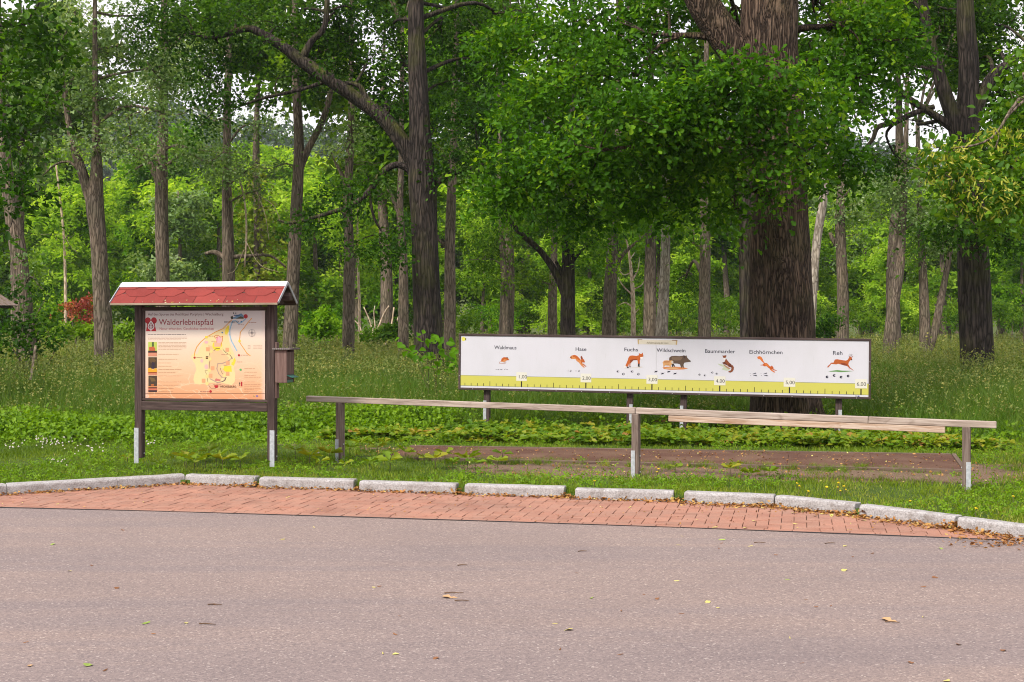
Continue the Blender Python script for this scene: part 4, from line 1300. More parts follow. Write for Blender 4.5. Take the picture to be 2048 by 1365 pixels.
art('fox_picture', ap, [(ink(226, 218, 216), pts([(430, 570), (520, 575), (640, 560), (760, 545), (820, 552), (760, 568), (600, 576), (480, 580)], *z6)),
    (F_O, pts([(530, 385), (515, 430), (490, 490), (470, 530), (490, 550), (520, 520), (550, 450), (560, 400)], *z6)), (WHT, pts([(470, 520), (440, 550), (440, 572), (470, 570), (492, 550)], *z6)),
    (F_O, pts([(525, 390), (555, 345), (600, 338), (680, 348), (720, 335), (740, 320), (780, 350), (755, 400), (740, 430), (740, 490), (735, 530), (710, 530), (700, 440), (690, 425), (620, 428), (590, 460), (565, 490), (565, 545), (548, 548), (545, 480), (530, 520), (525, 555), (508, 555), (505, 500), (520, 440)], *z6)),
    (F_D, pts([(560, 420), (620, 410), (690, 410), (690, 425), (620, 428), (590, 455), (565, 480)], *z6)),
    (F_O, pts([(725, 330), (722, 288), (745, 308), (775, 308), (795, 285), (803, 320), (808, 350), (790, 385), (755, 375), (735, 355)], *z6)), (WHT, pts([(748, 370), (808, 362), (800, 395), (770, 415), (750, 395)], *z6)),
    (BLK, pts([(708, 490), (738, 490), (736, 535), (748, 545), (705, 546)], *z6)), (BLK, pts([(505, 548), (527, 548), (540, 568), (500, 574)], *z6)), (BLK, pts([(548, 540), (565, 540), (580, 556), (550, 558)], *z6)), (BLK, pts(disc(765, 345, 5), *z6)), (BLK, pts(disc(804, 348, 5), *z6))], board, YB)
leafc = ink(224, 140, 84)
art('boar_picture', ap, [(leafc, pts([(1160, 565), (1230, 550), (1400, 548), (1560, 560), (1640, 580), (1560, 600), (1400, 604), (1300, 606), (1190, 592)], *z6)),
    (ink(226, 180, 130), pts([(1200, 575), (1330, 560), (1480, 575), (1420, 590), (1260, 592)], *z6)),
    (ink(104, 82, 68), pts([(1285, 430), (1290, 380), (1330, 350), (1400, 345), (1480, 352), (1540, 345), (1560, 335), (1590, 345), (1612, 338), (1622, 375), (1650, 410), (1690, 440), (1685, 458), (1620, 465), (1570, 475), (1555, 510), (1562, 565), (1540, 568), (1530, 540), (1528, 568), (1508, 568), (1490, 505), (1440, 490), (1390, 490), (1350, 480), (1310, 470)], *z6)),
    (ink(132, 108, 88), pts([(1340, 365), (1480, 362), (1540, 375), (1500, 430), (1400, 435), (1330, 410)], *z6)), (ink(70, 54, 48), pts([(1550, 350), (1582, 345), (1590, 395), (1562, 390)], *z6)), (ink(60, 50, 50), pts([(1676, 430), (1692, 440), (1686, 456), (1672, 450)], *z6)),
    (ink(60, 48, 44), pts([(1330, 500), (1370, 490), (1400, 545), (1380, 548), (1360, 520), (1365, 552), (1345, 552)], *z6)),
    (ink(230, 174, 116), pts([(1165, 470), (1190, 435), (1240, 428), (1310, 435), (1340, 430), (1365, 445), (1368, 490), (1340, 500), (1320, 520), (1318, 565), (1302, 565), (1290, 530), (1220, 520), (1200, 535), (1196, 565), (1182, 565), (1175, 500)], *z6)),
    (F_D, pts([(1190, 447), (1300, 448), (1300, 454), (1190, 453)], *z6)), (F_D, pts([(1190, 470), (1300, 474), (1300, 481), (1190, 476)], *z6)), (F_D, pts([(1200, 494), (1290, 500), (1290, 506), (1200, 500)], *z6)), (ink(214, 206, 200), pts([(1330, 440), (1362, 440), (1366, 485), (1345, 495), (1328, 470)], *z6)), (BLK, pts(disc(1340, 460, 4), *z6))], board, YB)
gs = ink(206, 216, 190)
MB_ = ink(150, 82, 52)
MD_ = ink(112, 58, 42)
art('marten_picture', ap, [(gs, pts([(400, 430), (500, 445), (620, 500), (680, 580), (600, 590), (490, 560), (540, 510), (430, 460)], *z7)), (ink(190, 150, 120), pts([(520, 445), (560, 455), (700, 545), (660, 560), (580, 510)], *z7)),
    (MB_, pts([(512, 235), (535, 248), (575, 240), (600, 238), (598, 275), (575, 300), (535, 300), (518, 275)], *z7)), (WHT, pts([(530, 300), (580, 298), (595, 320), (560, 360), (535, 340)], *z7)),
    (MB_, pts([(590, 310), (620, 350), (660, 400), (710, 440), (730, 480), (710, 515), (650, 500), (610, 460), (585, 420), (560, 390), (570, 360)], *z7)), (MD_, pts([(560, 385), (500, 410), (540, 440), (590, 455), (620, 470), (600, 420)], *z7)),
    (MD_, pts([(640, 440), (710, 445), (730, 480), (712, 515), (655, 500)], *z7)), (MB_, pts([(705, 470), (745, 465), (770, 510), (765, 570), (735, 615), (690, 635), (650, 625), (645, 600), (690, 590), (715, 550), (712, 510)], *z7)), (MD_, pts([(735, 480), (720, 540), (700, 590), (660, 612), (650, 600), (690, 590), (715, 550), (710, 480)], *z7)), (BLK, pts(disc(545, 272, 5), *z7))], board, YB)
SQ, SQ2 = ink(236, 130, 62), ink(206, 98, 40)
art('squirrel_picture', ap, [(SQ, pts([(1300, 300), (1315, 268), (1360, 258), (1400, 280), (1425, 320), (1450, 380), (1475, 415), (1450, 415), (1400, 375), (1365, 330), (1330, 330)], *z7)),
    (SQ2, pts([(1460, 415), (1510, 412), (1550, 440), (1580, 480), (1620, 500), (1650, 520), (1660, 560), (1620, 565), (1560, 530), (1520, 490), (1460, 490), (1430, 470), (1375, 468), (1372, 458), (1430, 450)], *z7)),
    (SQ, pts([(1470, 425), (1510, 420), (1545, 445), (1590, 500), (1570, 520), (1525, 480), (1470, 470)], *z7)),
    (SQ2, pts([(1610, 500), (1635, 468), (1650, 490), (1668, 510), (1675, 545), (1640, 560), (1615, 530)], *z7)), (SQ2, pts([(1640, 545), (1745, 580), (1742, 592), (1660, 575)], *z7)), (SQ, pts([(1590, 545), (1640, 570), (1715, 620), (1700, 634), (1640, 605), (1590, 565)], *z7)), (BLK, pts(disc(1655, 525, 4), *z7))], board, YB)
DR, DR2 = ink(196, 100, 46), ink(150, 70, 40)
art('deer_picture', ap, [(ink(110, 160, 90), pts([(990, 545), (1080, 530), (1170, 518), (1280, 530), (1400, 532), (1500, 540), (1400, 550), (1250, 562), (1150, 552), (1040, 552)], *z8)),
    (DR, pts([(1110, 330), (1125, 302), (1170, 296), (1260, 312), (1350, 325), (1385, 310), (1410, 270), (1425, 240), (1465, 245), (1470, 270), (1480, 300), (1460, 315), (1440, 318), (1410, 360), (1400, 400), (1415, 430), (1435, 465), (1500, 515), (1515, 525), (1495, 525), (1420, 478), (1418, 500), (1408, 502), (1412, 470), (1370, 435), (1320, 425), (1250, 405), (1190, 390), (1150, 402), (1080, 395), (1050, 390), (1010, 440), (985, 468), (968, 460), (975, 438), (1010, 410), (1045, 368), (1095, 365)], *z8)),
    (DR2, pts([(1240, 370), (1330, 380), (1380, 400), (1370, 430), (1320, 423), (1250, 403)], *z8)), (BLK, pts([(1462, 292), (1480, 297), (1475, 318), (1455, 315)], *z8)), (DR2, pts([(1470, 245), (1500, 230), (1485, 255)], *z8)), (DR2, pts([(1425, 240), (1400, 222), (1420, 255)], *z8))] +
    strokes(ink(120, 90, 80), pts([(1432, 240), (1440, 205), (1430, 185)], *z8), 0.5) + strokes(ink(120, 90, 80), pts([(1455, 240), (1462, 210), (1458, 185)], *z8), 0.5) + strokes(ink(120, 90, 80), pts([(1440, 215), (1412, 205)], *z8), 0.5) + strokes(ink(120, 90, 80), pts([(1462, 215), (1485, 205)], *z8), 0.5), board, YB)
# footprints under each animal
INKB = ink(44, 40, 60)
def prints(name, items): art(name, ap, [(INKB, p) for p in items], board, YB)['kind'] = 'stuff'
prints('mouse_tracks', [disc(992 + dx, 739.2 + dy, 0.8, 0.6, 6) for dx, dy in ((0, 0), (2, .3), (4.4, -.2), (5.6, .5), (9, 0), (11, .4), (12, -.2), (17, 0), (19.4, -.6), (21.6, .2), (23.4, .6))])
prints('hare_tracks', [disc(x, y, a, 0.55, 6) for x, y, a in ((1134, 742.4, .6), (1136.6, 742.4, .6), (1141.6, 741, 2), (1141, 743.6, 2), (1150.6, 742.4, .6), (1153, 742.4, .6), (1158.2, 741, 2), (1157.6, 743.6, 2))])
def paw(cx, cy, s): return [disc(cx, cy, 1.5 * s, 1.7 * s, 8)] + [disc(cx + dx * s, cy + dy * s, 0.8 * s, 0.6 * s, 6) for dx, dy in ((1.4, -2), (3.2, -0.9), (3.2, 0.9), (1.4, 2))]
prints('fox_tracks', sum([paw(x, y, 1.0) for x, y in ((1234.6, 743.4), (1245.4, 748.6), (1263, 743.6), (1275.6, 748.8))], []))
prints('boar_tracks', sum([[disc(x, y, 2.2, 1.4, 8), [(x - 1, y - 1), (x - 4, y - 1.4), (x - 4, y - .9), (x - 1, y)], [(x - 1, y + .6), (x - 3.4, y + 2), (x - 3.2, y + 2.4), (x, y + 1.2)], [(x + 1, y - 1), (x + 4, y - 1.8), (x + 2, y + .6)]] for x, y in ((1312, 743.6), (1325, 747.4), (1337.6, 743.8), (1350, 747.6))], []))
prints('marten_tracks', sum([paw(x, y, 0.85) for x, y in ((1398, 749.8), (1408.8, 751.2), (1423.6, 745.6), (1432.4, 748))], []))
prints('squirrel_tracks', sum([[disc(x, 747.8, .6, .6, 6), disc(x + 1, 751.6, .7, .6, 6), [(x + 4.2, 748.4), (x + 11.6, 745.6), (x + 12, 747.6), (x + 5, 748.8)], [(x + 5.6, 750.2), (x + 13, 751), (x + 13.6, 752.6), (x + 11.6, 752.9), (x + 6, 751.2)]] for x in (1500.4, 1522)], []))
prints('deer_tracks', sum([[[(x - 3, y), (x - 1.4, y - 2.4), (x + 1.6, y - 2.6), (x + 3.2, y - 1.6), (x, y), (x + 3.2, y + 1.2), (x + 1.4, y + 2.6), (x - 1.4, y + 2.2)]] for x, y in ((1654, 754.4), (1668.2, 751.6), (1682, 754.8), (1696.2, 752.6))], []))

# ------------------------------------------------------------------ wooden rail
RA, RM, RB = P(615, 792, 15.72), P(1272, 815.6, 14.18), P(1993, 843.5, 12.92)
rail = empty('wooden_rail', (G(680, 925, LZ).x, 15.55, LZ), label='long weathered single bar rail on three posts between kerb and display board', cat='rail')
ro = Vector(rail.location)
TH_ = 0.066
def rpt(px):
    if px <= 1272:
        # along RA-RM by pixel column
        d = RM - RA; a = RA
    else:
        d = RB - RM; a = RM
    kx = (px - CX) / FPX
    t = (kx * a.y - a.x) / (d.x - kx * d.y)
    return a + d * t
hz = Vector((0, 0, TH_ / 2))
for a, b, m in ((615, 1271.6, M_WEATH), (1272.6, 1736.6, M_WEATH), (1737.4, 1993, M_WEATH)):
    beam('rail_bar', rpt(a) - hz - ro, rpt(b) - hz - ro, 0.07, TH_, m, rail, bevel=0.005)
lowo = Vector((0, 0, -TH_ * 1.5 - 0.001))
beam('lower_bar', rpt(1338) + lowo - ro + Vector((0, -0.004, 0)), rpt(1890) + lowo - ro + Vector((0, -0.004, 0)), 0.07, 0.062, M_WEATH2, rail, bevel=0.004)
yawr = math.atan2(RB.y - RA.y, RB.x - RA.x)
for pxp in (680.5, 1272, 1933):
    t = rpt(pxp)
    base = Vector((t.x, t.y, 0.02))
    fx = Vector((math.cos(yawr), math.sin(yawr), 0)); fn = Vector((-math.sin(yawr), math.cos(yawr), 0))
    top = Vector((t.x, t.y, t.z - TH_))
    pst = beam('post', base - ro, top - ro, 0.078, 0.085, M_POSTW, rail, up=tuple(fn), bevel=0.005)
    Lp = (top - base).length
    sh = link('metal_shoe', box_mesh('metal_shoe', 0.30, 0.044, 0.006, 0.001), M_STEEL, pst)
    sh.matrix_local = T(-Lp / 2 + 0.16, (0.020 if pxp > 1900 else -0.021), -0.0455)
    for q in (0.08, 0.25):
        for sd in (-1, 1):
            bl = link('bolt', box_mesh('bolt', 0.016, 0.012, 0.016, 0.003), M_BOLT, pst)
            bl.matrix_local = T(-Lp / 2 + q, sd * 0.045, 0)

# ------------------------------------------------------------------ jump pit: rubber mat in timber edging
k = NT('red_rubber')
v = k.coords()
n1 = k.noise(v, 120, 2, 0.7)
n2 = k.noise(v, 1.5, 4)
c = k.ramp(n1, [(0.3, (0.062, 0.029, 0.021)), (0.6, (0.115, 0.054, 0.038)), (0.75, (0.19, 0.11, 0.075))])
c = k.mix(k.ramp(n2, [(0.40, (0, 0, 0)), (0.66, (0.60, 0.60, 0.60))]), c, (0.18, 0.11, 0.075))
k.bsdf(c, 0.9, 0.2, bump=n1, bdist=0.006)
M_RUB = k.m
M_EDGEW = wood('edging_board', (0.085, 0.055, 0.042), (0.145, 0.098, 0.076), (0.21, 0.15, 0.115), 0.4)
zp = LZ + 0.03
b0, b1 = G(820, 892.5, zp), G(1903, 909.5, zp)
f0, f1 = G(770, 914.5, zp), G(1925, 940, zp)
pc = (b0 + b1 + f0 + f1) / 4
pit = empty('jump_pit', (pc.x, pc.y, LZ), label='long flat dark red rubber jump lane edged with boards in front of the board', cat='jump lane')
o_ = Vector(pit.location)
nt = 7
for q in range(nt):
    s0, s1 = q / nt, (q + 1) / nt
    g = 0.003
    p = [b0.lerp(b1, s0), b0.lerp(b1, s1), f0.lerp(f1, s1), f0.lerp(f1, s0)]
    ctr = sum(p, Vector()) / 4
    p = [ctr + (x - ctr) * 0.996 - o_ for x in p]
    V = [tuple(x) for x in p] + [(x.x, x.y, x.z - 0.04) for x in p]
    link('rubber_mat', mesh_py('rubber_mat', V, [(0, 3, 2, 1), (4, 5, 6, 7), (0, 1, 5, 4), (1, 2, 6, 5), (2, 3, 7, 6), (3, 0, 4, 7)]), M_RUB, pit)
dz = Vector((0, 0, -0.028))
for a, b, n in ((b0, b1, 4), (f0, f1, 4), (b1, f1, 1)):
    dd = (b - a).normalized()
    nn_ = Vector((-dd.y, dd.x, 0))
    if nn_.dot(a - pc) < 0: nn_ = -nn_
    for q in range(n):
        s0 = a.lerp(b, q / n) + nn_ * 0.028 + dd * 0.003; s1 = a.lerp(b, (q + 1) / n) + nn_ * 0.028 - dd * 0.003
        if n == 1: s0 = s0 - dd * 0.03; s1 = s1 + dd * 0.03; 
        beam('edging_board', s0 + dz - o_ + (Vector((0, 0, 0.003)) if n == 1 else Vector()), s1 + dz - o_ + (Vector((0, 0, 0.003)) if n == 1 else Vector()), 0.05, 0.075, M_EDGEW, pit)

bpy.context.view_layer.update()
for o, w in TEXTS:
    d = o.dimensions.x
    if d > 1e-5:
        o.scale.x = w / d
# lettering becomes plain mesh
bpy.context.view_layer.update()
dg = bpy.context.evaluated_depsgraph_get()
for o, w in TEXTS:
    me = bpy.data.meshes.new_from_object(o.evaluated_get(dg))
    me.name = 'lettering'
    n = bpy.data.objects.new('lettering', me)
    COL.objects.link(n)
    n.parent = o.parent
    n.matrix_local = o.matrix_local.copy()
    cd_ = o.data
    bpy.data.objects.remove(o)
    bpy.data.curves.remove(cd_)

# ------------------------------------------------------------------ trees of the grove
def cap(px, D, z, r, dens=0.5, n=5, seed=0):
    """crown above the frame"""
    rr = random.Random(seed + int(px))
    X = (px - CX) / FPX * D
    out = []
    for _ in range(n):
        out.append(((X + rr.uniform(-r, r), D + rr.uniform(-r, r), z + rr.uniform(-0.4, 1.0) * r), (r * 0.55, r * 0.55, r * 0.4), dens * 1.3, 2.2))
    return out

# the big old oak behind the board
big = [B(1480, 175, 150, 80, 17.9, 1.1), B(1600, 180, 90, 60, 18.3, .7), B(1590, 290, 110, 75, 18.4, .55), B(1520, 290, 70, 90, 18.3, .5), B(1400, 225, 110, 70, 18.1, 1.1), B(1330, 230, 120, 75, 18.0, 1.0),
       B(1230, 215, 60, 40, 17.7, 1.1), B(1200, 310, 120, 80, 18.6, 0.9), B(1080, 330, 120, 80, 19.3, 1.0), B(1010, 370, 80, 60, 19.6, 0.8), B(1300, 330, 120, 80, 18.8, 0.9), B(1420, 320, 110, 70, 18.9, 0.8),
       B(1250, 140, 130, 70, 20.2, 0.9), B(1080, 190, 120, 90, 20.4, 0.9), B(1160, 80, 120, 60, 21.2, 0.7), B(1000, 110, 90, 70, 22.0, 0.6), B(1330, 410, 110, 45, 19.4, 0.9), B(1170, 420, 110, 45, 20.0, 0.8),
       B(1530, 395, 45, 45, 18.9, .5), B(1470, 420, 50, 45, 19.3, 0.7), B(1650, 250, 50, 90, 19.6, 1.0), B(1690, 330, 60, 60, 20.4, 1.0), B(1660, 120, 60, 50, 20.6, 0.8), B(1740, 150, 90, 80, 21.4, 0.9),
       B(1330, 30, 130, 50, 21.6, 0.8), B(1720, 40, 110, 60, 21.2, 0.8), B(1640, 20, 60, 40, 22.2, 0.7), B(1545, 405, 25, 16, 18.7, 1.4), B(1620, 330, 40, 50, 18.9, .7), B(1480, 60, 40, 25, 23.5, 0.6), B(1180, 30, 110, 50, 22, 0.8), B(1060, 60, 90, 60, 22.5, 0.8), B(1790, 90, 80, 60, 22, 0.9), B(1670, 190, 50, 50, 20.5, 0.9), B(1290, 90, 70, 50, 22, 0.8)]
big += cap(1500, 23.5, 11.5, 3.6, 0.30, 9, 1)
rngx = np.random.default_rng(1)
make_tree('oak_tree', 'massive old oak with furrowed trunk and low leafy boughs right behind the animal board', 'tree', None,
          [[(1577, 900, 158), (1575, 870, 150), (1572, 815, 134), (1567, 720, 131), (1564, 620, 129), (1560, 530, 122), (1557, 450, 113), (1556, 330, 108), (1552, 220, 108), (1541, 110, 112), (1540, 10, 112), (1540, -150, 98), (1550, -420, 66)],
           [(1520, 200, 60), (1470, 105, 68), (1414, 20, 66), (1372, -60, 60), (1250, -220, 48), (1100, -380, 26)],
           [(1440, 75, 22), (1395, 72, 14), (1340, 70, 9), (1297, 66, 5)], [(1370, 70, 9), (1330, 84, 7), (1300, 110, 6), (1275, 152, 4)],
           [(1560, -90, 40), (1650, -190, 34), (1760, -280, 24)],
           [(1540, 330, 24), (1440, 300, 14, -1.0), (1330, 290, 9, -1.8), (1200, 300, 6, -2.0)]],
          20.3, big, M_OAKBARK, M_OAKLEAF, 'oak', 0.100, 101, per=20, clump=0.25, sides=64, rough=0.03, cover=1.6, flare=0.20, nseg=7)

ob = [o for o in bpy.data.objects if o.get('label', '').startswith('massive old oak')][0]
tk = [c for c in ob.children if c.name.startswith('trunk')][0]
n = len(tk.data.vertices)
co = np.zeros(n * 3, np.float32); tk.data.vertices.foreach_get('co', co); co = co.reshape(-1, 3)
for kx, ky, rr_ in ((1561, 455, .17), (1566, 535, .14), (1535, 620, .10)):
    kp_ = np.array(P(kx, ky, 19.75) - ob.location)
    d = np.linalg.norm(co - kp_, axis=1)
    bulge = 0.10 * np.exp(-(d / rr_) ** 2) - 0.07 * np.exp(-(d / (rr_ * .4)) ** 2)
    nrm_ = co.copy(); nrm_[:, 2] = 0; nrm_ /= np.maximum(np.linalg.norm(nrm_, axis=1, keepdims=True), 1e-6)
    co += nrm_ * bulge[:, None]
tk.data.vertices.foreach_set('co', co.ravel()); tk.data.update()

make_tree('oak_tree', 'dark oak trunk half hidden behind the massive old oak, on its left', 'tree', None,
          [[(1506, 760, 44), (1503, 700, 42), (1500, 560, 40), (1497, 450, 36), (1500, 300, 30), (1505, 100, 22), (1508, -200, 12)], [(1498, 430, 14), (1460, 330, 9), (1400, 260, 5)]],
          27.0, [B(1440, 440, 60, 40, 27, 0.7), B(1400, 250, 90, 70, 27, 0.6), B(1560, 90, 80, 60, 27, 0.6)] + cap(1500, 27, 11.5, 2.5, 0.3, 5, 2), M_DARKBARK, M_OAKDARK, 'ovate', 0.13, 102, clump=0.4, sides=16)

oak2 = [B(640, 100, 76, 60, 37.2, 1.0), B(780, 215, 85, 60, 37.6, 0.9), B(730, 130, 70, 50, 37.2, 0.8), B(950, 240, 75, 75, 35.5, 0.9), B(900, 320, 50, 40, 35.5, 0.7), B(960, 340, 55, 35, 35.2, 0.6), B(690, 375, 56, 24, 36.8, 0.9), B(740, 395, 45, 24, 36.8, 0.8),
        B(765, 500, 60, 40, 35.2, 0.95), B(700, 490, 36, 24, 35.4, 0.7), B(612, 432, 40, 16, 36.4, 0.9), B(800, 450, 26, 26, 35.6, 0.5), B(560, 55, 80, 34, 36.8, 0.9), B(560, 150, 50, 22, 36.8, 0.6), B(450, 100, 70, 40, 36.4, 0.9), B(440, 200, 58, 40, 35.6, 1.0), B(400, 145, 55, 40, 36, 0.8), B(398, 255, 28, 24, 35.6, 0.9),
        B(520, 200, 46, 22, 36.6, 0.6), B(960, 120, 100, 90, 38, 0.8), B(880, 60, 70, 50, 38, 0.6), B(350, 30, 110, 40, 36.4, 0.8), B(710, 20, 90, 36, 37, 0.8), B(885, 170, 50, 55, 37.5, 0.6), B(600, 20, 80, 26, 37, 0.8), B(800, 130, 40, 50, 38, 0.5)] 
oak2 += [B(690, 432, 40, 12, 35.5, .8), B(640, 450, 34, 12, 35.6, .8), B(588, 452, 34, 12, 35.6, .9), B(735, 352, 40, 16, 35.5, .8), B(698, 392, 46, 18, 35.3, .8), B(525, 84, 34, 14, 35.4, .6), B(655, 128, 30, 14, 35.3, .5), B(770, 210, 26, 16, 35.3, .4), B(480, 20, 80, 40, 37, .9), B(620, 175, 40, 24, 37.4, .6), B(330, 90, 60, 36, 36.4, .8), B(680, 60, 70, 40, 37.6, .9), B(780, 60, 60, 50, 38, .8), B(900, 20, 80, 40, 38, .8), B(420, 30, 70, 36, 35.4, .9), B(1010, 40, 80, 50, 38, .8), B(870, 250, 40, 50, 37, .6)] + cap(760, 38.5, 15.5, 4.2, 0.3, 8, 3)
make_tree('oak_tree', 'tall dark oak with a long bough arching left above the kiosk', 'tree', None,
          [[(860, 745, 70), (858, 705, 63), (855, 650, 57), (851, 560, 54), (848, 450, 53), (845, 370, 56), (841, 280, 44), (836, 150, 38), (832, 40, 31), (835, -80, 25), (840, -300, 12)],
           [(850, 385, 44), (833, 335, 36), (812, 295, 33), (770, 240, 30), (720, 202, 28), (665, 165, 26), (605, 124, 26), (570, 97, 21), (520, 66, 17), (490, 58, 14), (430, 76, 8), (390, 70, 5)],
           [(602, 122, 18), (622, 84, 14), (650, 50, 12), (655, -40, 9)], [(760, 232, 13), (730, 190, 11), (718, 172, 10), (690, 165, 6)], [(655, 162, 9), (600, 180, 7), (530, 196, 6), (470, 216, 4)],
           [(845, 365, 22), (812, 335, 15), (785, 332, 13), (760, 352, 13), (735, 387, 12), (700, 412, 10), (640, 432, 8), (585, 446, 6), (555, 440, 4)], [(740, 400, 6), (750, 440, 5), (775, 480, 4)],
           [(860, 385, 18), (885, 357, 12), (925, 342, 9), (975, 325, 6)]],
          36.0, oak2, M_DARKBARK, M_OAKDARK, 'diamond', 0.125, 103, per=24, clump=0.36, sides=24, rough=0.03, cover=1.55, nseg=6)

oak3 = [B(1850, 60, 110, 60, 33.4, 0.9), B(1770, 100, 70, 50, 33.4, 0.8), B(1990, 50, 90, 70, 33.4, 0.9), B(1940, 455, 90, 42, 30.8, 1.1), B(1870, 470, 56, 30, 30.8, 0.8), B(1870, 10, 120, 50, 33, 0.8), B(1800, 330, 70, 30, 33.2, 0.7), B(1900, 350, 50, 40, 33, 0.6),
        B(1740, 210, 46, 26, 33.2, 0.6), B(2010, 200, 60, 60, 33.6, 0.9), B(1750, 325, 46, 22, 32.8, 0.5), B(2020, 480, 60, 40, 30.4, 1.0), B(1820, 150, 50, 26, 33.8, 0.6), B(1930, 130, 60, 60, 34, 0.8), B(1700, 60, 70, 50, 33.5, 0.9), B(1800, 30, 80, 40, 33.5, 0.9), B(1980, 140, 60, 50, 33.6, 0.8), B(1840, 240, 50, 26, 34, .5)] + cap(1930, 34, 14, 3.8, 0.3, 7, 4)
make_tree('oak_tree', 'dark oak on the right with a forked top and crooked low arms', 'tree', None,
          [[(1955, 750, 70), (1954, 715, 66), (1951, 650, 64), (1948, 560, 62), (1945, 470, 59), (1940, 380, 57), (1931, 280, 55), (1935, 200, 42), (1937, 130, 39), (1930, 20, 34), (1930, -180, 20)],
           [(1928, 300, 40), (1905, 230, 32), (1890, 190, 29), (1868, 118, 24), (1855, 60, 20), (1835, -60, 14)], [(1942, 250, 34), (1960, 200, 26), (1988, 150, 20), (2030, 120, 16), (2080, 80, 12)],
           [(1915, 262, 22), (1868, 230, 15), (1820, 200, 14), (1790, 174, 12), (1750, 156, 9), (1712, 150, 5)], [(1868, 214, 11), (1830, 226, 11), (1790, 245, 11), (1756, 255, 10), (1745, 280, 8), (1722, 305, 5)], [(1850, 100, 9), (1870, 78, 7), (1882, 60, 4)]],
          32.0, oak3, M_DARKBARK, M_OAKDARK, 'diamond', 0.12, 104, per=24, clump=0.36, sides=24, rough=0.03, cover=1.55, nseg=6)

# dark boughs entering at the left edge; their trunk stands just outside
lt = [B(60, 50, 75, 50, 24, 1.0), B(20, 130, 60, 60, 24, 1.0), B(100, 110, 50, 45, 24, 0.9), B(95, 200, 42, 30, 23.6, 1.0), B(30, 250, 60, 45, 24, 1.0), B(20, 350, 45, 40, 23.8, 1.1), B(40, 410, 45, 26, 23.5, 1.0), B(15, 470, 30, 26, 23.5, 0.8), B(85, 385, 40, 16, 23.5, 0.6)] + cap(-60, 24.5, 9, 3.2, 0.35, 6, 5)
make_tree('oak_tree', 'dark leafy oak boughs hanging in at the upper left edge', 'tree', None,
          [[(-190, 840, 62), (-188, 700, 54), (-180, 500, 48), (-170, 300, 42), (-160, 60, 34), (-140, -200, 20)], [(-172, 330, 20), (-90, 240, 12), (0, 215, 7), (90, 200, 4)], [(-175, 460, 18), (-90, 400, 10), (0, 380, 6), (80, 385, 4)], [(-165, 120, 20), (-60, 60, 12), (50, 50, 6)]],
          24.5, lt, M_DARKBARK, M_OAKDARK, 'oak', 0.15, 105, per=15, clump=0.36, sides=16, cover=1.6)

# lime tree reaching in from the right, in flower
lm = [B(2000, 300, 95, 50, 13.2, 1.0), B(1900, 345, 62, 42, 12.8, 1.0), B(1960, 390, 80, 50, 12.8, 1.0), B(2050, 380, 70, 60, 13.0, 1.1), B(2030, 220, 60, 50, 13.4, 0.9), B(2060, 130, 50, 50, 13.6, 0.9), B(1880, 300, 45, 22, 12.7, 0.9), B(2000, 440, 60, 28, 13.2, 0.8), B(1915, 420, 40, 26, 12.9, 0.7), B(2090, 280, 80, 90, 13.6, 0.8)] + [q[:3] for q in cap(2420, 14, 6.6, 1.4, 0.5, 6, 6)]
lroot = make_tree('lime_tree', 'lime tree in pale yellow flower reaching in at the right edge', 'tree', None,
          [[(2330, 970, 90), (2325, 800, 76), (2315, 560, 68), (2300, 300, 56), (2290, 0, 42), (2285, -300, 24)], [(2310, 380, 26), (2180, 300, 14, -.6), (2060, 190, 8, -.9), (1985, 275, 5, -1.2), (1915, 296, 4, -1.4), (1868, 294, 3, -1.5)],
           [(2310, 470, 22), (2180, 420, 12, -.7), (2050, 400, 8, -1.1), (1950, 380, 5, -1.4), (1890, 350, 3, -1.5)], [(2060, 190, 6, -.9), (2010, 240, 5, -1.1), (1990, 300, 3, -1.2)]],
          14.2, lm, M_GREYBARK, M_LIME, 'ovate', 0.075, 106, per=16, clump=0.19, sides=16, cover=1.7)
rng = np.random.default_rng(61)
bb_ = [(c, (r[0] * 1.05, r[1] * 1.05, r[2] * 0.95), 1) for c, r, d, *_s in (lm[1], lm[2], lm[6], lm[0])]
Pn, Nn, Dn, Sn, Rn = [], [], [], [], []
for c, r, d in bb_:
    n = min(int(130 * r[0] * r[2] / 0.05), 230)
    u = rng.normal(size=(n, 3)); u /= np.linalg.norm(u, axis=1, keepdims=True)
    u[:, 1] = -np.abs(u[:, 1])
    p = np.array(c) + u * np.array(r) * (0.75 + 0.3 * rng.random((n, 1)))
    Pn.append(p); Nn.append(rng.normal(size=(n, 3)) + np.array([0, -0.6, 0.4])); dd = rng.normal(size=(n, 3)) * 0.75; dd[:, 2] -= 0.8
    Dn.append(dd); Sn.append(rng.uniform(0.05, 0.085, n)); Rn.append(rng.random(n))
V, L, S, R = scatter('bract', np.concatenate(Pn), np.concatenate(Nn), np.concatenate(Dn), np.concatenate(Sn), np.concatenate(Rn))
V = V - np.array(lroot.location)
bo = link('blossom', mesh_np('blossom', V, L, S, R), M_BRACT, lroot)

# slender poplars, willows and oaks of the grove:  label, paths, D, blobs, bark, leaf
def auto(seed, x, y0, spread, n, D, r=(45, 75), ytop=-60, dens=0.8):
    rr = random.Random(seed)
    return [B(x + rr.gauss(0, 1) * spread, rr.uniform(ytop, y0), rr.uniform(*r), rr.uniform(*r) * 0.62, D + rr.uniform(-1.2, 1.2), dens * rr.uniform(0.7, 1.2)) for _ in range(n)]

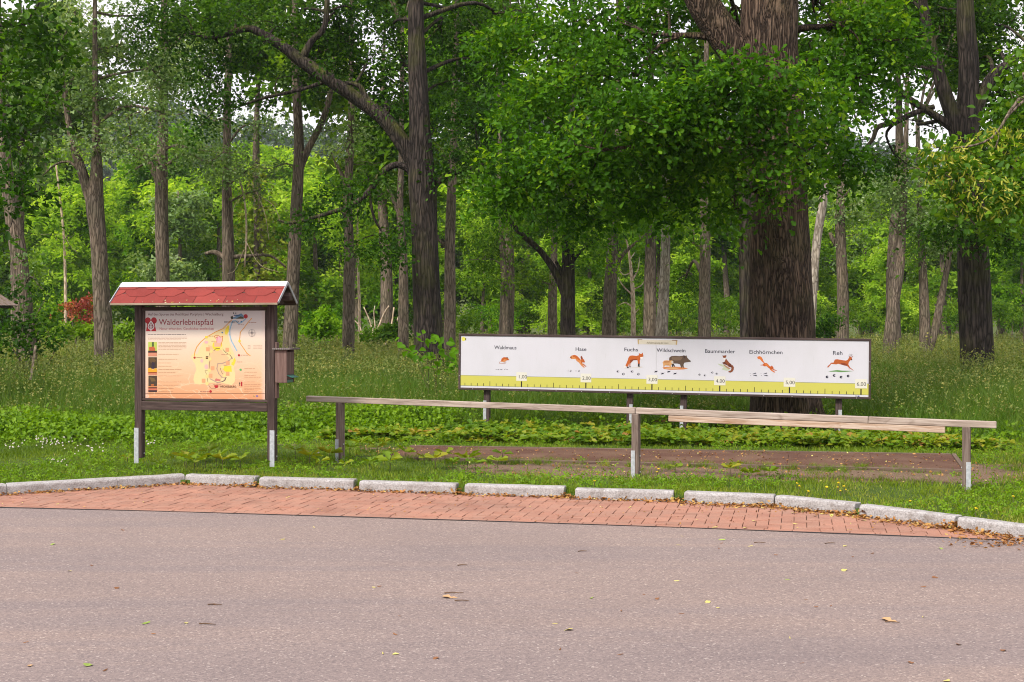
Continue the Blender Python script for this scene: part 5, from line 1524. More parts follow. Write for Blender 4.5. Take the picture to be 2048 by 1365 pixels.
GR = 'grey-barked trees of the grove'
T_ = []
T_.append(('grey tree forking low with a limb leaning left, just left of the kiosk',
   [[(208, 715, 40), (206, 650, 36), (201, 560, 33), (196, 470, 32), (190, 405, 35), (194, 340, 23), (192, 250, 14), (190, 100, 10), (190, -150, 6)], [(190, 430, 22), (172, 370, 22), (160, 330, 19), (147, 295, 15), (130, 200, 10), (120, 90, 6)], [(172, 355, 8), (140, 325, 6), (110, 330, 4), (85, 352, 2)]],
   37, [B(230, 200, 95, 45, 37), B(150, 150, 80, 60, 37, .8), B(280, 260, 80, 30, 36.5, .9), B(190, 275, 70, 28, 36.5, .9), B(120, 60, 80, 50, 37, .7), B(250, 90, 80, 50, 38, .8), B(330, 225, 60, 28, 36.5, .8), B(60, 290, 50, 30, 37, .5), B(200, 110, 80, 50, 38, .8), B(150, 20, 90, 40, 38, .8), B(290, 30, 80, 40, 38, .8), B(340, 130, 60, 40, 38, .7), B(160, 300, 60, 20, 37, .7)] + cap(190, 37, 14, 2.5, .3, 4, 7), M_GREYBARK, M_POPLAR))
T_.append(('straight grey tree rising behind the left half of the kiosk roof',
   [[(327, 700, 28), (326, 560, 27), (323, 420, 26), (325, 300, 22), (328, 180, 17), (328, 60, 14), (328, -150, 8)], [(322, 375, 17), (303, 333, 13), (282, 302, 9), (250, 285, 5)], [(330, 300, 8), (270, 340, 4)]],
   43, auto(21, 330, 190, 60, 7, 43) + [B(420, 330, 80, 24, 42, .9), B(400, 300, 70, 26, 42, .8), B(260, 300, 70, 26, 42, .9), B(300, 320, 40, 20, 42, .6)] + cap(330, 43, 16, 2.5, .3, 4, 8), M_GREYBARK, M_POPLAR))
T_.append(('grey tree with pale dead twigs hanging beside it, above the right half of the kiosk',
   [[(458, 700, 27), (457, 560, 25), (455, 440, 22), (453, 340, 18), (455, 200, 14), (457, 130, 12), (458, -100, 7)], [(456, 520, 12), (430, 505, 10), (410, 508, 6)], [(458, 515, 10), (500, 512, 7), (540, 512, 5), (572, 535, 4)]],
   46, auto(22, 455, 260, 50, 6, 46) + [B(430, 310, 70, 26, 45, .9), B(490, 345, 60, 26, 45, .9), B(450, 350, 60, 22, 45, .7), B(520, 380, 36, 20, 45, .5)] + cap(455, 46, 17, 2.5, .3, 4, 9), M_GREYBARK, M_POPLAR))
T_.append(('grey tree with a forked limb, next to the right end of the kiosk roof',
   [[(577, 720, 32), (582, 640, 28), (587, 540, 26), (593, 420, 24), (598, 300, 20), (594, 200, 17), (590, 100, 14), (590, -120, 8)], [(597, 340, 18), (618, 295, 14), (645, 242, 13), (660, 190, 11), (670, 110, 8)]],
   39, [B(640, 260, 50, 26, 39, .5), B(560, 330, 40, 24, 39, .5), B(620, 150, 60, 40, 40, .6), B(540, 40, 60, 40, 40, .6)] + cap(590, 39, 14, 2.5, .3, 4, 10), M_GREYBARK, M_POPLAR))
T_.append(('straight grey tree halfway between the kiosk and the long-boughed dark oak',
   [[(696, 720, 26), (697, 600, 24), (698, 500, 20), (695, 400, 18), (700, 300, 16), (703, 200, 12), (703, -60, 7)], [(696, 380, 10), (682, 345, 8), (670, 325, 5)]],
   41, [B(690, 290, 45, 32, 41, .7), B(720, 250, 50, 36, 41, .7), B(660, 300, 36, 24, 41, .5), B(710, 330, 40, 20, 41, .5)] + cap(700, 41, 15, 2.2, .3, 4, 11), M_GREYBARK, M_POPLAR))
T_.append(('thin grey tree close on the left of the long-boughed dark oak',
   [[(806, 700, 23), (807, 600, 20), (806, 500, 16), (800, 420, 14), (803, 300, 11), (805, 60, 7)], [(803, 440, 10), (785, 395, 8), (775, 378, 5)]],
   46, [B(780, 370, 40, 22, 46, .4), B(810, 120, 60, 50, 46, .5)] + cap(805, 46, 16, 2.2, .3, 3, 12), M_GREYBARK, M_POPLAR))
T_.append(('grey tree with a pale scar low on its trunk, right of the long-boughed oak',
   [[(898, 720, 25), (900, 600, 23), (900, 500, 21), (902, 420, 20), (905, 350, 17), (910, 200, 13), (915, -60, 7)], [(895, 495, 8), (878, 480, 5), (876, 470, 3)]],
   41, [B(925, 300, 50, 40, 42, .6), B(930, 60, 70, 50, 43, .6)] + cap(910, 41, 15, 2.2, .3, 4, 13), M_GREYBARK, M_POPLAR))
T_.append(('slim brown tree above the word Waldmaus on the board',
   [[(1012, 690, 15), (1011, 600, 14), (1005, 500, 12), (1000, 400, 10), (1000, 200, 7)]],
   58, [B(1000, 470, 70, 45, 58, .7), B(960, 520, 50, 40, 58, .6), B(990, 560, 60, 30, 58, .5), B(1030, 430, 60, 40, 58, .6)] + cap(1000, 58, 18, 2.5, .3, 3, 14), M_GREYBARK, M_WOODLEAF2))
T_.append(('brown trunk touching the dark limbed oak on its left',
   [[(1105, 690, 20), (1105, 600, 18), (1108, 520, 14), (1110, 400, 10), (1110, 200, 7)]],
   61, [B(1080, 560, 50, 30, 61, .6), B(1130, 330, 70, 50, 61, .6)] + cap(1110, 61, 18, 2.5, .3, 3, 15), M_GREYBARK, M_WOODLEAF2))
T_.append(('dark oak with long limb rising left and a broken stub, behind the hare picture',
   [[(1136, 700, 33), (1136, 600, 29), (1137, 520, 25), (1136, 470, 24), (1140, 380, 20), (1145, 250, 14), (1150, 50, 8)], [(1134, 600, 18), (1110, 545, 15), (1080, 502, 12), (1040, 466, 11), (1010, 430, 9), (985, 395, 7), (968, 366, 4)], [(1133, 572, 12), (1120, 540, 8), (1112, 523, 6)], [(1140, 530, 8), (1165, 500, 5), (1185, 490, 3)]],
   50, [B(1180, 480, 62, 40, 49, 1.0), B(1240, 400, 60, 40, 49, .9), B(1130, 440, 60, 34, 49, .9), B(1190, 425, 80, 40, 49, .9), B(1080, 420, 60, 40, 49, .8), B(1290, 430, 50, 30, 49.5, .7), B(1020, 400, 50, 34, 49, .7), B(1200, 520, 40, 20, 49, .5), B(960, 400, 40, 30, 49.5, .5)] + cap(1140, 50, 16, 3, .3, 5, 16), M_DARKBARK, M_OAKLIGHT))
T_.append(('thick brown tree left of the pale dead tree, above the fox on the board',
   [[(1217, 700, 32), (1219, 600, 27), (1225, 500, 22), (1230, 420, 20), (1235, 300, 15), (1240, 60, 9)], [(1228, 540, 9), (1250, 505, 7), (1290, 470, 4), (1310, 440, 3)]],
   51, [B(1240, 340, 70, 50, 51, .7), B(1280, 470, 40, 20, 51, .5), B(1330, 420, 50, 26, 51, .6)] + cap(1235, 51, 17, 2.6, .3, 4, 17), M_GREYBARK, M_OAKLIGHT))
T_.append(('pale grey tree right of the dead tree, above the wild boar on the board',
   [[(1320, 700, 27), (1327, 600, 22), (1331, 500, 19), (1330, 420, 18), (1330, 300, 13), (1330, 60, 8)]],
   54, [B(1340, 440, 50, 36, 53, .8), B(1370, 400, 50, 30, 53, .8), B(1350, 300, 70, 50, 54, .6)] + cap(1330, 54, 18, 2.6, .3, 4, 18), M_PALEBARK, M_OAKLIGHT))
T_.append(('straight brown tree above the marten on the board',
   [[(1409, 700, 28), (1409, 600, 24), (1410, 500, 22), (1410, 400, 20), (1412, 250, 14), (1413, 60, 9)], [(1405, 500, 7), (1392, 490, 5), (1382, 484, 3)]],
   51, [B(1390, 470, 36, 36, 50, .5), B(1440, 410, 50, 40, 51, .7), B(1370, 560, 40, 40, 55, .5), B(1420, 330, 60, 50, 51, .6)] + cap(1412, 51, 17, 2.6, .3, 4, 19), M_GREYBARK, M_WOODLEAF2))
T_.append(('brown tree with a short side stub, first one right of the massive oak',
   [[(1684, 700, 25), (1686, 600, 23), (1682, 500, 21), (1680, 440, 20), (1685, 330, 14), (1690, 150, 9)], [(1680, 500, 12), (1666, 480, 9), (1660, 465, 8)]],
   50, [B(1700, 420, 50, 36, 50, .8), B(1660, 430, 30, 24, 50, .6), B(1720, 370, 60, 40, 50, .7), B(1710, 470, 36, 24, 50, .5)] + cap(1690, 50, 17, 2.4, .3, 4, 20), M_GREYBARK, M_POPLAR))
T_.append(('pale leaning trunk passing behind the right side of the massive oak',
   [[(1618, 720, 18), (1630, 520, 17), (1648, 390, 17), (1656, 300, 18), (1665, 200, 18), (1682, 90, 15), (1705, -60, 10)]],
   44, [B(1700, 60, 70, 50, 44, .6), B(1690, 200, 40, 30, 44, .4)] + cap(1700, 44, 16, 2.4, .3, 3, 21), M_PALEBARK, M_POPLAR))
T_.append(('brown tree leaning right, right of the deer end of the board',
   [[(1774, 715, 28), (1785, 620, 23), (1798, 540, 20), (1803, 470, 18), (1810, 350, 12), (1815, 150, 7)], [(1802, 480, 6), (1790, 455, 4), (1780, 440, 3)]],
   47, [B(1800, 400, 66, 40, 47, .9), B(1840, 440, 60, 40, 47, .9), B(1770, 380, 50, 30, 47, .7), B(1810, 340, 60, 40, 47, .7), B(1760, 430, 36, 24, 47, .5)] + cap(1812, 47, 16, 2.4, .3, 4, 22), M_GREYBARK, M_POPLAR))
T_.append(('two-stemmed grey tree with one pale leaning stem, left of the dark oak on the right',
   [[(1852, 715, 26), (1848, 600, 19), (1845, 530, 16), (1840, 430, 12), (1835, 250, 8)], [(1858, 700, 18), (1870, 660, 17), (1880, 610, 15), (1893, 545, 12), (1906, 470, 9), (1915, 400, 6)]],
   48, [B(1850, 480, 56, 34, 48, .8), B(1890, 480, 50, 40, 48, .8), B(1830, 520, 30, 24, 48, .5), B(1880, 420, 60, 40, 48, .8)] + cap(1850, 48, 16, 2.2, .3, 4, 23), M_GREYBARK, M_POPLAR))
T_.append(('leaning grey tree with ivy at the far left behind the mossy roof',
   [[(60, 745, 40), (52, 650, 33), (44, 560, 31), (33, 480, 32), (20, 400, 28), (8, 300, 24), (0, 200, 18), (-5, -60, 10)]],
   34, [B(20, 180, 50, 50, 35, .6), B(50, 520, 22, 24, 33.3, .6), B(75, 560, 26, 30, 33.3, .5)] + cap(0, 34, 13, 2.4, .3, 4, 24), M_GREYBARK, M_POPLAR))
for i, (lab, paths, D, blobs, bark, leaf) in enumerate(T_):
    make_tree('oak_tree' if bark is M_DARKBARK else 'grove_tree', lab, 'tree', GR if bark is not M_DARKBARK else None, paths, D, blobs, bark, leaf,
              'diamond', 0.125 if leaf is M_POPLAR else 0.15, 200 + i, per=22, clump=0.42, sides=16, cover=1.6, rough=0.03)

# hanging dead twigs by the kiosk, on their tree
rng = np.random.default_rng(5)
parts = []
for pth in ([(470, 335, 5), (487, 390, 4), (493, 460, 4), (489, 535, 3)], [(480, 340, 3), (510, 380, 2), (530, 430, 1.6), (538, 480, 1)], [(500, 370, 2), (470, 410, 1.4), (465, 440, 1)], [(490, 480, 2), (520, 530, 1.4), (560, 545, 1)], [(488, 500, 2), (470, 540, 1.2), (455, 548, 1)], [(500, 380, 2), (545, 410, 1.4), (560, 440, 1)]):
    parts.append(tube(px_path(pth, 45.4), 5, 4, 0.05, rng))
V, L, S, R = join_np(parts)
tr = [o for o in bpy.data.objects if o.get('label', '').startswith('grey tree with pale dead twigs')][0]
link('dead_twigs', mesh_np('dead_twigs', V - np.array(tr.location), L, S, None, True), M_DEADWOOD, tr)['label'] = 'pale dead twigs hanging beside the trunk'

# the standing dead tree
make_tree('dead_tree', 'bare whitened dead tree in the clearing behind the board', 'dead tree', None,
          [[(1267, 690, 12), (1266, 600, 9), (1263, 550, 7), (1257, 500, 4), (1252, 478, 2)], [(1266, 592, 4), (1246, 572, 2.5), (1236, 555, 1.5)], [(1265, 560, 4), (1276, 540, 2), (1279, 515, 1.2)], [(1266, 615, 4), (1250, 606, 2.5), (1236, 612, 1.5)], [(1264, 545, 3), (1248, 550, 2), (1238, 540, 1.2)],
           [(1266, 580, 3), (1282, 572, 2), (1290, 560, 1.2)], [(1267, 630, 3), (1278, 618, 1.5)], [(1260, 520, 2.5), (1270, 505, 1.4)]], 72, [], M_DEADWOOD, None, 'diamond', .1, 300, sides=9, twigs=False)
make_tree('birch_tree', 'slim pale birch stem between two grey trees right of the kiosk', 'tree', None,
          [[(719, 690, 7), (719, 620, 6), (717, 560, 5), (715, 500, 4), (716, 400, 3)]], 75, [B(716, 470, 50, 40, 75, .5), B(720, 420, 40, 34, 75, .5)], M_DEADWOOD, M_WOODLEAF, 'diamond', .25, 301, clump=.6, sides=8)
make_tree('birch_tree', 'slim pale birch stem left of the kiosk behind the red maple', 'tree', None,
          [[(130, 690, 6), (131, 600, 6), (128, 480, 5), (118, 380, 4), (112, 330, 3)]], 76, [B(120, 400, 50, 40, 76, .5), B(130, 470, 40, 34, 76, .4)], M_DEADWOOD, M_WOODLEAF, 'diamond', .25, 302, clump=.6, sides=8)

# bare leaning branches behind the kiosk meadow
parts = []
db = empty('dead_branches', G(760, 692, 0), 'tangle of bare pale branches lying behind the tall grass', 'dead branches')
for pth in ([(740, 690, 5), (755, 660, 5), (768, 628, 4), (778, 612, 3)], [(750, 690, 4), (742, 650, 3), (728, 615, 2)], [(770, 690, 5), (782, 655, 4), (788, 615, 3)], [(765, 680, 4), (790, 650, 3), (800, 625, 2)], [(730, 690, 3), (720, 655, 3), (708, 640, 2)], [(755, 690, 3), (748, 630, 2), (750, 612, 1.5)]):
    pp = [(a - b[0], c_ - b[1], d, e) for (a, c_, d, e) in px_path(pth, 62) for b in ((db.location.x, db.location.y),)]
    link('branch', (lambda q: mesh_np('branch', q[0], q[1], q[2], None, True))(tube(pp, 6, 4, 0.08, rng)), M_DEADWOOD, db)

# ------------------------------------------------------------------ bushes
def bush(name, label, cat, px, py_base, D, blobs, leaf, kind, size, seed, clump=0.35, tone=0.0, group=None, cover=1.7):
    rng = np.random.default_rng(seed)
    p = P(px, py_base, D)
    base = Vector((p.x, p.y, LZ))
    root = empty(name, base, label, cat, group)
    V, L, S, R = blob_leaves(blobs, kind, size, rng, 15, clump, 0.8, tone, cover=cover)
    off = np.array(base)
    link('foliage', mesh_np('foliage', V - off, L, S, R), leaf, root)
    parts = []
    for c, r, d, *_s in blobs:
        e = np.array(c)
        parts.append(tube([(*(off + rng.normal(size=3) * [0.15, 0.15, 0]), 0.03), (*((off + e) / 2 + rng.normal(size=3) * 0.12), 0.022), (*e, 0.01)], 6, 4, 0.08, rng))
    V, L, S, R = join_np(parts)
    link('stem', mesh_np('stem', V - off, L, S, None, True), M_GREYBARK, root)
    return root
bush('maple_shrub', 'dark red leafed maple shrub left of the kiosk', 'shrub', 165, 680, 56, [B(160, 612, 30, 12, 56, .5), B(138, 618, 18, 10, 56, .5), B(172, 640, 18, 8, 56, .4), B(178, 600, 14, 9, 56, .5), B(186, 622, 12, 8, 56, .4)], M_REDLEAF, 'trio', .2, 401, .34)
bush('leafy_bush', 'bright green rounded bush between kiosk and the straight grey tree', 'shrub', 645, 690, 55, [B(640, 640, 28, 24, 55), B(655, 660, 28, 16, 55), B(625, 662, 22, 14, 55)], M_OAKLIGHT, 'trio', .3, 402, .45, .25)
bush('leafy_bush', 'low yellow-green bush behind the red maple', 'shrub', 160, 690, 54, [B(160, 660, 30, 12, 54), B(125, 655, 24, 14, 54), B(195, 655, 20, 14, 54)], M_WEED, 'trio', .24, 403, .4, .2)
bush('leafy_bush', 'low bright bush seen right behind the left kiosk post', 'shrub', 250, 690, 50, [B(245, 660, 24, 16, 50), B(268, 662, 18, 14, 50)], M_WEED, 'trio', .22, 404, .4, .1)
bush('dark_bush', 'dense dark bush at the far left edge under the leaning ivy tree', 'shrub', 60, 700, 31, [B(25, 650, 40, 40, 31), B(85, 630, 30, 40, 31.5, .9), B(80, 680, 34, 24, 31), B(20, 690, 40, 24, 30.6), B(115, 690, 16, 16, 31, .7), B(40, 590, 30, 30, 32, .7), B(95, 590, 24, 30, 33, .6)], M_OAKDARK, 'ovate', .12, 405, .34)
bush('cypress', 'narrow yellow-green cypress behind the far left trees', 'shrub', 63, 690, 60, [B(63, 545, 10, 34, 60), B(63, 600, 13, 36, 60), B(63, 650, 13, 30, 60)], M_WEED, 'diamond', .2, 406, .3, .1)
bush('dark_bush', 'dark green bush at the foot of the trees right of the kiosk', 'shrub', 780, 690, 58, [B(770, 668, 30, 16, 58), B(800, 660, 20, 18, 58), B(745, 672, 20, 12, 58)], M_WOODLEAF2, 'trio', .26, 407, .42, -.2)
bush('dark_bush', 'shady bush right beside the foot of the massive oak', 'shrub', 1655, 690, 46, [B(1650, 655, 24, 22, 46), B(1670, 640, 16, 24, 47, .7)], M_OAKDARK, 'trio', .2, 408, .4)
bs = random.Random(14)
BL = ['low green bush in the row at the foot of the far wood']
for i, x in enumerate((520, 600, 690, 930, 985, 1050, 1090, 1160, 1190, 1280, 1300, 1350, 1375, 1440, 1470, 1640, 1720, 1745, 1820, 1835, 1905, 1990, 2030, 400, 330)):
    D = bs.uniform(82, 92)
    bush('leafy_bush', BL[0], 'shrub', x, 680, D, [B(x + bs.uniform(-24, 24), 655 - bs.uniform(0, 50), bs.uniform(14, 34), bs.uniform(10, 24), D + bs.uniform(-2, 2), .7) for _ in range(4)], bs.choice((M_WOODLEAF, M_WOODLEAF2, M_WOODLEAF2, M_OAKLIGHT)), 'trio', .30, 420 + i, .7, bs.uniform(-.1, .15), 'bushes at the foot of the far wood', 1.4)

# yellowish conifer and dark shrubs mid-left
make_tree('spruce_tree', 'olive drooping spruce behind the dead twigs above the kiosk', 'tree', None,
          [[(515, 690, 16), (514, 560, 13), (512, 420, 8), (510, 300, 4)]], 64,
          [B(515 + dx, y, w, 15, 64 + dz, .8) for y, w, dx, dz in ((350, 22, 0, 0), (385, 34, -6, 0), (420, 44, 6, -.5), (455, 54, -4, 0), (490, 60, 6, .4), (525, 66, 0, -.4), (560, 70, -6, 0), (595, 70, 8, .3), (630, 74, 0, 0), (660, 74, 0, 0))], M_GREYBARK, M_SPRUCE, 'diamond', .28, 303, clump=.6, upward=.6, sides=9)

# ------------------------------------------------------------------ the far wood: individual trees from a few shapes
FW = []
wr = np.random.default_rng(77)
for s_ in range(8):
    rr = random.Random(900 + s_)
    Ht = 13.0
    bl = []
    for i in range(13):
        t = rr.random()
        z = 2.2 + (Ht - 3) * t
        w = 3.0 * math.sin(PI * min(1, 0.25 + t * 0.72)) + 0.6
        a = rr.uniform(0, 2 * PI)
        q = rr.uniform(0.2, 0.8) * w
        bl.append(((q * math.cos(a), q * math.sin(a), z), (rr.uniform(1.0, 1.8), rr.uniform(1.0, 1.8), rr.uniform(0.7, 1.3)), 0.8))
    V, L, S, R = blob_leaves(bl, 'trio', 0.50, wr, 17, 0.75, 0.75, 0.0, cover=1.2)
    cm = mesh_np('crown', V, L, S, R)
    cm.materials.append((M_WOODLEAF, M_WOODLEAF2, M_WOODLEAF2, M_WOODLEAF, M_OAKLIGHT, M_WOODLEAF, M_WOODLEAF2, M_POPLAR)[s_])
    tv = tube([(0, 0, -0.1, 0.24), (0.1, 0, 3, 0.2), (-0.1, 0.1, 7, 0.13), (0, 0, Ht - 1, 0.04)], 8, 4, 0.05, wr)
    tm = mesh_np('trunk', tv[0], tv[1], tv[2], None, True)
    tm.materials.append(M_GREYBARK)
    FW.append((cm, tm))
fr_ = random.Random(31)
WL = 'broadleaf tree standing in the dense wood at the far side of the meadow'
n_ = 0
for D, n, h in ((94, 22, (0.55, 0.95)), (106, 24, (0.8, 1.15)), (122, 26, (1.0, 1.35)), (145, 28, (1.2, 1.55))):
    for i in range(n):
        X = (-0.5 + (i + 0.5 + fr_.uniform(-.35, .35)) / n) * D * 0.94
        d = D + fr_.uniform(-6, 6)
        pxx = CX + X / d * FPX
        if D < 96 and 540 < pxx < 600: continue
        s = fr_.uniform(*h)
        if -120 < pxx < 820: s *= 1.15
        cm, tm = FW[fr_.choice((0, 3, 5, 4)) if (1120 < pxx < 1960 or 600 < pxx < 960) and D < 110 and fr_.random() < .8 else fr_.randrange(8)]
        r = empty('woodland_tree', (X, d, 0), WL, 'tree', 'trees of the far wood')
        r.rotation_euler = (0, 0, fr_.uniform(0, 6.28))
        r.scale = (s * fr_.uniform(0.95, 1.25), s * fr_.uniform(0.95, 1.25), s)
        link('trunk', tm, None, r)
        link('crown', cm, None, r)

for i, (pxx, D, s, vi, lb) in enumerate(((40, 58, 1.35, 7, 'tall pale tree behind the dark boughs at the upper left edge'), (520, 66, 1.35, 2, 'tall green tree above the olive spruce'),
                                     (770, 64, 1.35, 6, 'tall green tree behind the crown of the long-boughed oak'), (1010, 60, 1.45, 4, 'tall light green tree high above the word Waldmaus'), (1300, 64, 1.4, 6, 'tall tree hidden behind the boughs of the massive oak'), (1790, 62, 1.4, 2, 'tall green tree between the massive oak and the forked oak'), (2060, 60, 1.4, 6, 'tall tree at the upper right edge behind the lime'))):
    cm, tm = FW[vi]
    r = empty('woodland_tree', ((pxx - CX) / FPX * D, D, 0), lb, 'tree', 'tall trees behind the grove')
    r.rotation_euler = (0, 0, fr_.uniform(0, 6.28))
    r.scale = (s * 1.05, s * 1.05, s)
    link('trunk', tm, None, r)
    c_ = link('crown', cm, None, r)
    c_.location.z = 4.2

# wooded hill far behind
def hill_z(x, y):
    c = 62 * math.exp(-((x + 95) / 170) ** 2) + 42 * math.exp(-((x - 130) / 120) ** 2) + 8 * math.sin(x * 0.03)
    return -0.5 + c * max(0.0, min(1.0, (y - 260) / 170.0)) ** 1.2
hx = np.linspace(-420, 420, 60); hy = np.linspace(250, 620, 24)
hill = grid_sheet('hill', hx, hy, hill_z, M_SOIL)
rng = np.random.default_rng(8)
n = 34000
x = rng.uniform(-260, 260, n); y = rng.uniform(275, 470, n)
z = np.array([hill_z(a, b) for a, b in zip(x, y)])
tree_id = rng.integers(0, 3600, n)
tx = rng.uniform(-250, 250, 3600); ty = rng.uniform(285, 470, 3600)
th = rng.uniform(6, 14, 3600)
tz = np.array([hill_z(a, b) for a, b in zip(tx, ty)])
u = rng.random(n)
pos = np.stack([tx[tree_id] + rng.normal(size=n) * (1 - u) * 3.2, ty[tree_id] + rng.normal(size=n) * (1 - u) * 3.2, tz[tree_id] + th[tree_id] * (0.15 + 0.85 * u)], 1)
V, L, S, R = scatter('trio', pos, rng.normal(size=(n, 3)) * .6 + [0, -.3, 1], rng.normal(size=(n, 3)), rng.uniform(1.8, 3.4, n), np.clip(rng.normal(.45, .22, n), 0, 1))
hf = link('hill_forest', mesh_np('hill_forest', V, L, S, R), M_HILLLEAF)
tag(hf, 'dark forest covering the distant hill', 'forest', None, 'stuff')

# ------------------------------------------------------------------ grasses
def blades(pos, h, w, lean, rnd, rng, seg=3):
    """curved tapering blades, seg quads each"""
    n = len(pos)
    a = rng.uniform(0, 2 * PI, n)
    d = np.stack([np.cos(a), np.sin(a), np.zeros(n)], 1)
    b = rng.uniform(0, 2 * PI, n)
    s = np.stack([np.cos(b), np.sin(b), np.zeros(n)], 1)
    rows = []
    for i in range(seg + 1):
        t = i / seg
        c = pos + d * (lean * h * t ** 1.8)[:, None] + np.array([0, 0, 1.0]) * (h * (t - 0.28 * lean * t * t))[:, None]
        ww = w * (1 - t) ** 0.7 * 0.5 if i < seg else None
        if i < seg:
            rows += [c - s * ww[:, None], c + s * ww[:, None]]
        else:
            rows += [c]
    k = len(rows)
    V = np.stack(rows, 1).reshape(-1, 3)
    fl, ft = [], []
    for i in range(seg - 1):
        fl += [2 * i, 2 * i + 1, 2 * i + 3, 2 * i + 2]; ft.append(4)
    fl += [2 * seg - 2, 2 * seg - 1, 2 * seg]; ft.append(3)
    fl = np.array(fl); ft = np.array(ft)
    loops = (fl[None, :] + (np.arange(n) * k)[:, None]).ravel()
    st = np.concatenate([[0], np.cumsum(ft)[:-1]])
    starts = (st[None, :] + (np.arange(n) * len(fl))[:, None]).ravel()
    return V, loops, starts, np.repeat(rnd, k)

def vnoise(x, y, sc, seed=0):
    r = np.random.default_rng(seed)
    o = np.zeros_like(x)
    for i in range(6):
        a = r.uniform(0, 2 * PI); f = sc * r.uniform(0.6, 1.8); p = r.uniform(0, 2 * PI)
        o += np.sin((x * math.cos(a) + y * math.sin(a)) * f + p)
    return o / 6 * 1.6

kx_ = np.array([p.x for p in kerb_line]); ky_ = np.array([p.y for p in kerb_line])
def kerb_y(x): return np.interp(x, kx_, ky_) + 0.14
def in_pit(x, y, m=0.0):
    """inside the jump pit (margin m)"""
    t = (x - b0.x) / (b1.x - b0.x)
    yb = b0.y + (b1.y - b0.y) * t; yf = f0.y + (f1.y - f0.y) * (x - f0.x) / (f1.x - f0.x)
    xr = b1.x + (f1.x - b1.x) * (yb - y) / np.maximum(yb - yf, 0.1)
    return (y < yb + m) & (y > yf - m) & (x < xr + m) & (x > b0.x - 0.6)

rng = np.random.default_rng(21)
# frustum-limited random points between two depths
def field(n, y0, y1, wide=1.10, power=1.0):
    u = rng.random(n)
    y = y0 + (y1 - y0) * u ** power
    x = (rng.random(n) - 0.5) * 2 * (1024 / FPX * y * wide + 0.6)
    return x, y

# the edge between short lawn and the long meadow
def meadow_y(x): return np.interp(x, [-12, -5.5, -3, -1.2, 0, 5, 6.2, 12], [19.2, 19.0, 19.6, 20.3, 20.9, 19.6, 18.2, 17.4])

# short lawn
n = 270000
x, y = field(n, 10.3, 21.5, 1.12, 0.9)
ky = kerb_y(x)
bare = bare_f(x, y)
keep = (y > ky) & (y < meadow_y(x) + 0.6) & (~in_pit(x, y, 0.04) | ((vnoise(x, y, 4.0, 33) > 0.05 + 0.12 * (x + 1.3)) & (rng.random(n) < .6)))
keep &= rng.random(n) > np.clip(bare * 1.55 - 0.35 + 0.75 * vnoise(x, y, 5.0, 3), 0, 0.985)
keep &= rng.random(n) < np.clip(0.85 + 0.4 * vnoise(x, y, 3.0, 4), 0.3, 1)
x, y = x[keep], y[keep]
n = len(x)
hn = vnoise(x, y, 2.1, 5)
h = np.clip(0.040 + 0.018 * hn + rng.normal(size=n) * 0.016, 0.02, 0.16)
h *= np.where(x > 4.2, 1.35, 1.0)
h *= np.where(y - kerb_y(x) < 0.22, 1.25, 1.0)
pos = np.stack([x, y, np.full(n, LZ - 0.004)], 1)
r = np.clip(0.42 + 0.16 * vnoise(x, y, 1.3, 6) + rng.normal(size=n) * 0.17 + np.where(x > 3.2, 0.16, 0) * (y < 14.5) + 0.10 * (y - kerb_y(x) < 0.5) + 0.14 * vnoise(x, y, 6.0, 44), 0, 1)
V, L, S, R = blades(pos, h, rng.uniform(0.006, 0.011, n), rng.uniform(0.2, 0.8, n), r, rng, 2)
o = link('lawn_grass', mesh_np('lawn_grass', V, L, S, R), M_LAWN); tag(o, 'short mown grass between kerb and meadow', 'grass', None, 'stuff')

# clover and small round-leaved weeds through the lawn
n = 26000
x, y = field(n, 11, 21.3, 1.12)
keep = (y > kerb_y(x)) & (y < meadow_y(x) + 0.8) & ~in_pit(x, y, 0.05) & (vnoise(x, y, 1.6, 9) > -0.05) & (rng.random(n) > bare_f(x, y) * 0.95)
x, y = x[keep], y[keep]; n = len(x)
pos = np.stack([x, y, LZ + rng.uniform(0.015, 0.085, n)], 1)
V, L, S, R = scatter('trio', pos, rng.normal(size=(n, 3)) * .4 + [0, -.15, 1], rng.normal(size=(n, 3)), rng.uniform(0.025, 0.055, n), np.clip(rng.normal(.4, .2, n), 0, 1))
o = link('lawn_weeds', mesh_np('lawn_weeds', V, L, S, R), M_WEED); tag(o, 'small round leaved weeds mixed into the lawn', 'weeds', None, 'stuff')

# knee-high leafy weeds along the meadow edge, left of the board
n = 21000
x, y = field(n, 17.5, 23.0, 1.12)
e = meadow_y(x)
wgt = np.clip(1.1 - np.abs(y - e - 0.2) / 1.5, 0, 1) * np.where(x < -0.9, 1.0, 0.10)
keep = (rng.random(n) < wgt) & ~in_pit(x, y, 0.1)
x, y = x[keep], y[keep]; n = len(x)
hh = np.clip(0.30 + 0.12 * vnoise(x, y, 1.8, 12) - np.clip(e[keep] - y, 0, 2) * 0.20, 0.06, 0.5)
m = 7
px_ = np.repeat(x, m) + rng.normal(size=n * m) * 0.05; py_ = np.repeat(y, m) + rng.normal(size=n * m) * 0.05
pz_ = LZ + np.repeat(hh, m) * rng.uniform(0.2, 1.05, n * m)
V, L, S, R = scatter('ovate', np.stack([px_, py_, pz_], 1), rng.normal(size=(n * m, 3)) * .5 + [0, -.25, 1], rng.normal(size=(n * m, 3)) + [0, 0, -.2], rng.uniform(0.035, 0.085, n * m),
                     np.clip(np.repeat(rng.normal(.42, .18, n), m) + rng.normal(size=n * m) * .14, 0, 1))
o = link('leafy_weeds', mesh_np('leafy_weeds', V, L, S, R), M_WEED); tag(o, 'bright green leafy weeds along the edge of the tall grass', 'weeds', None, 'stuff')

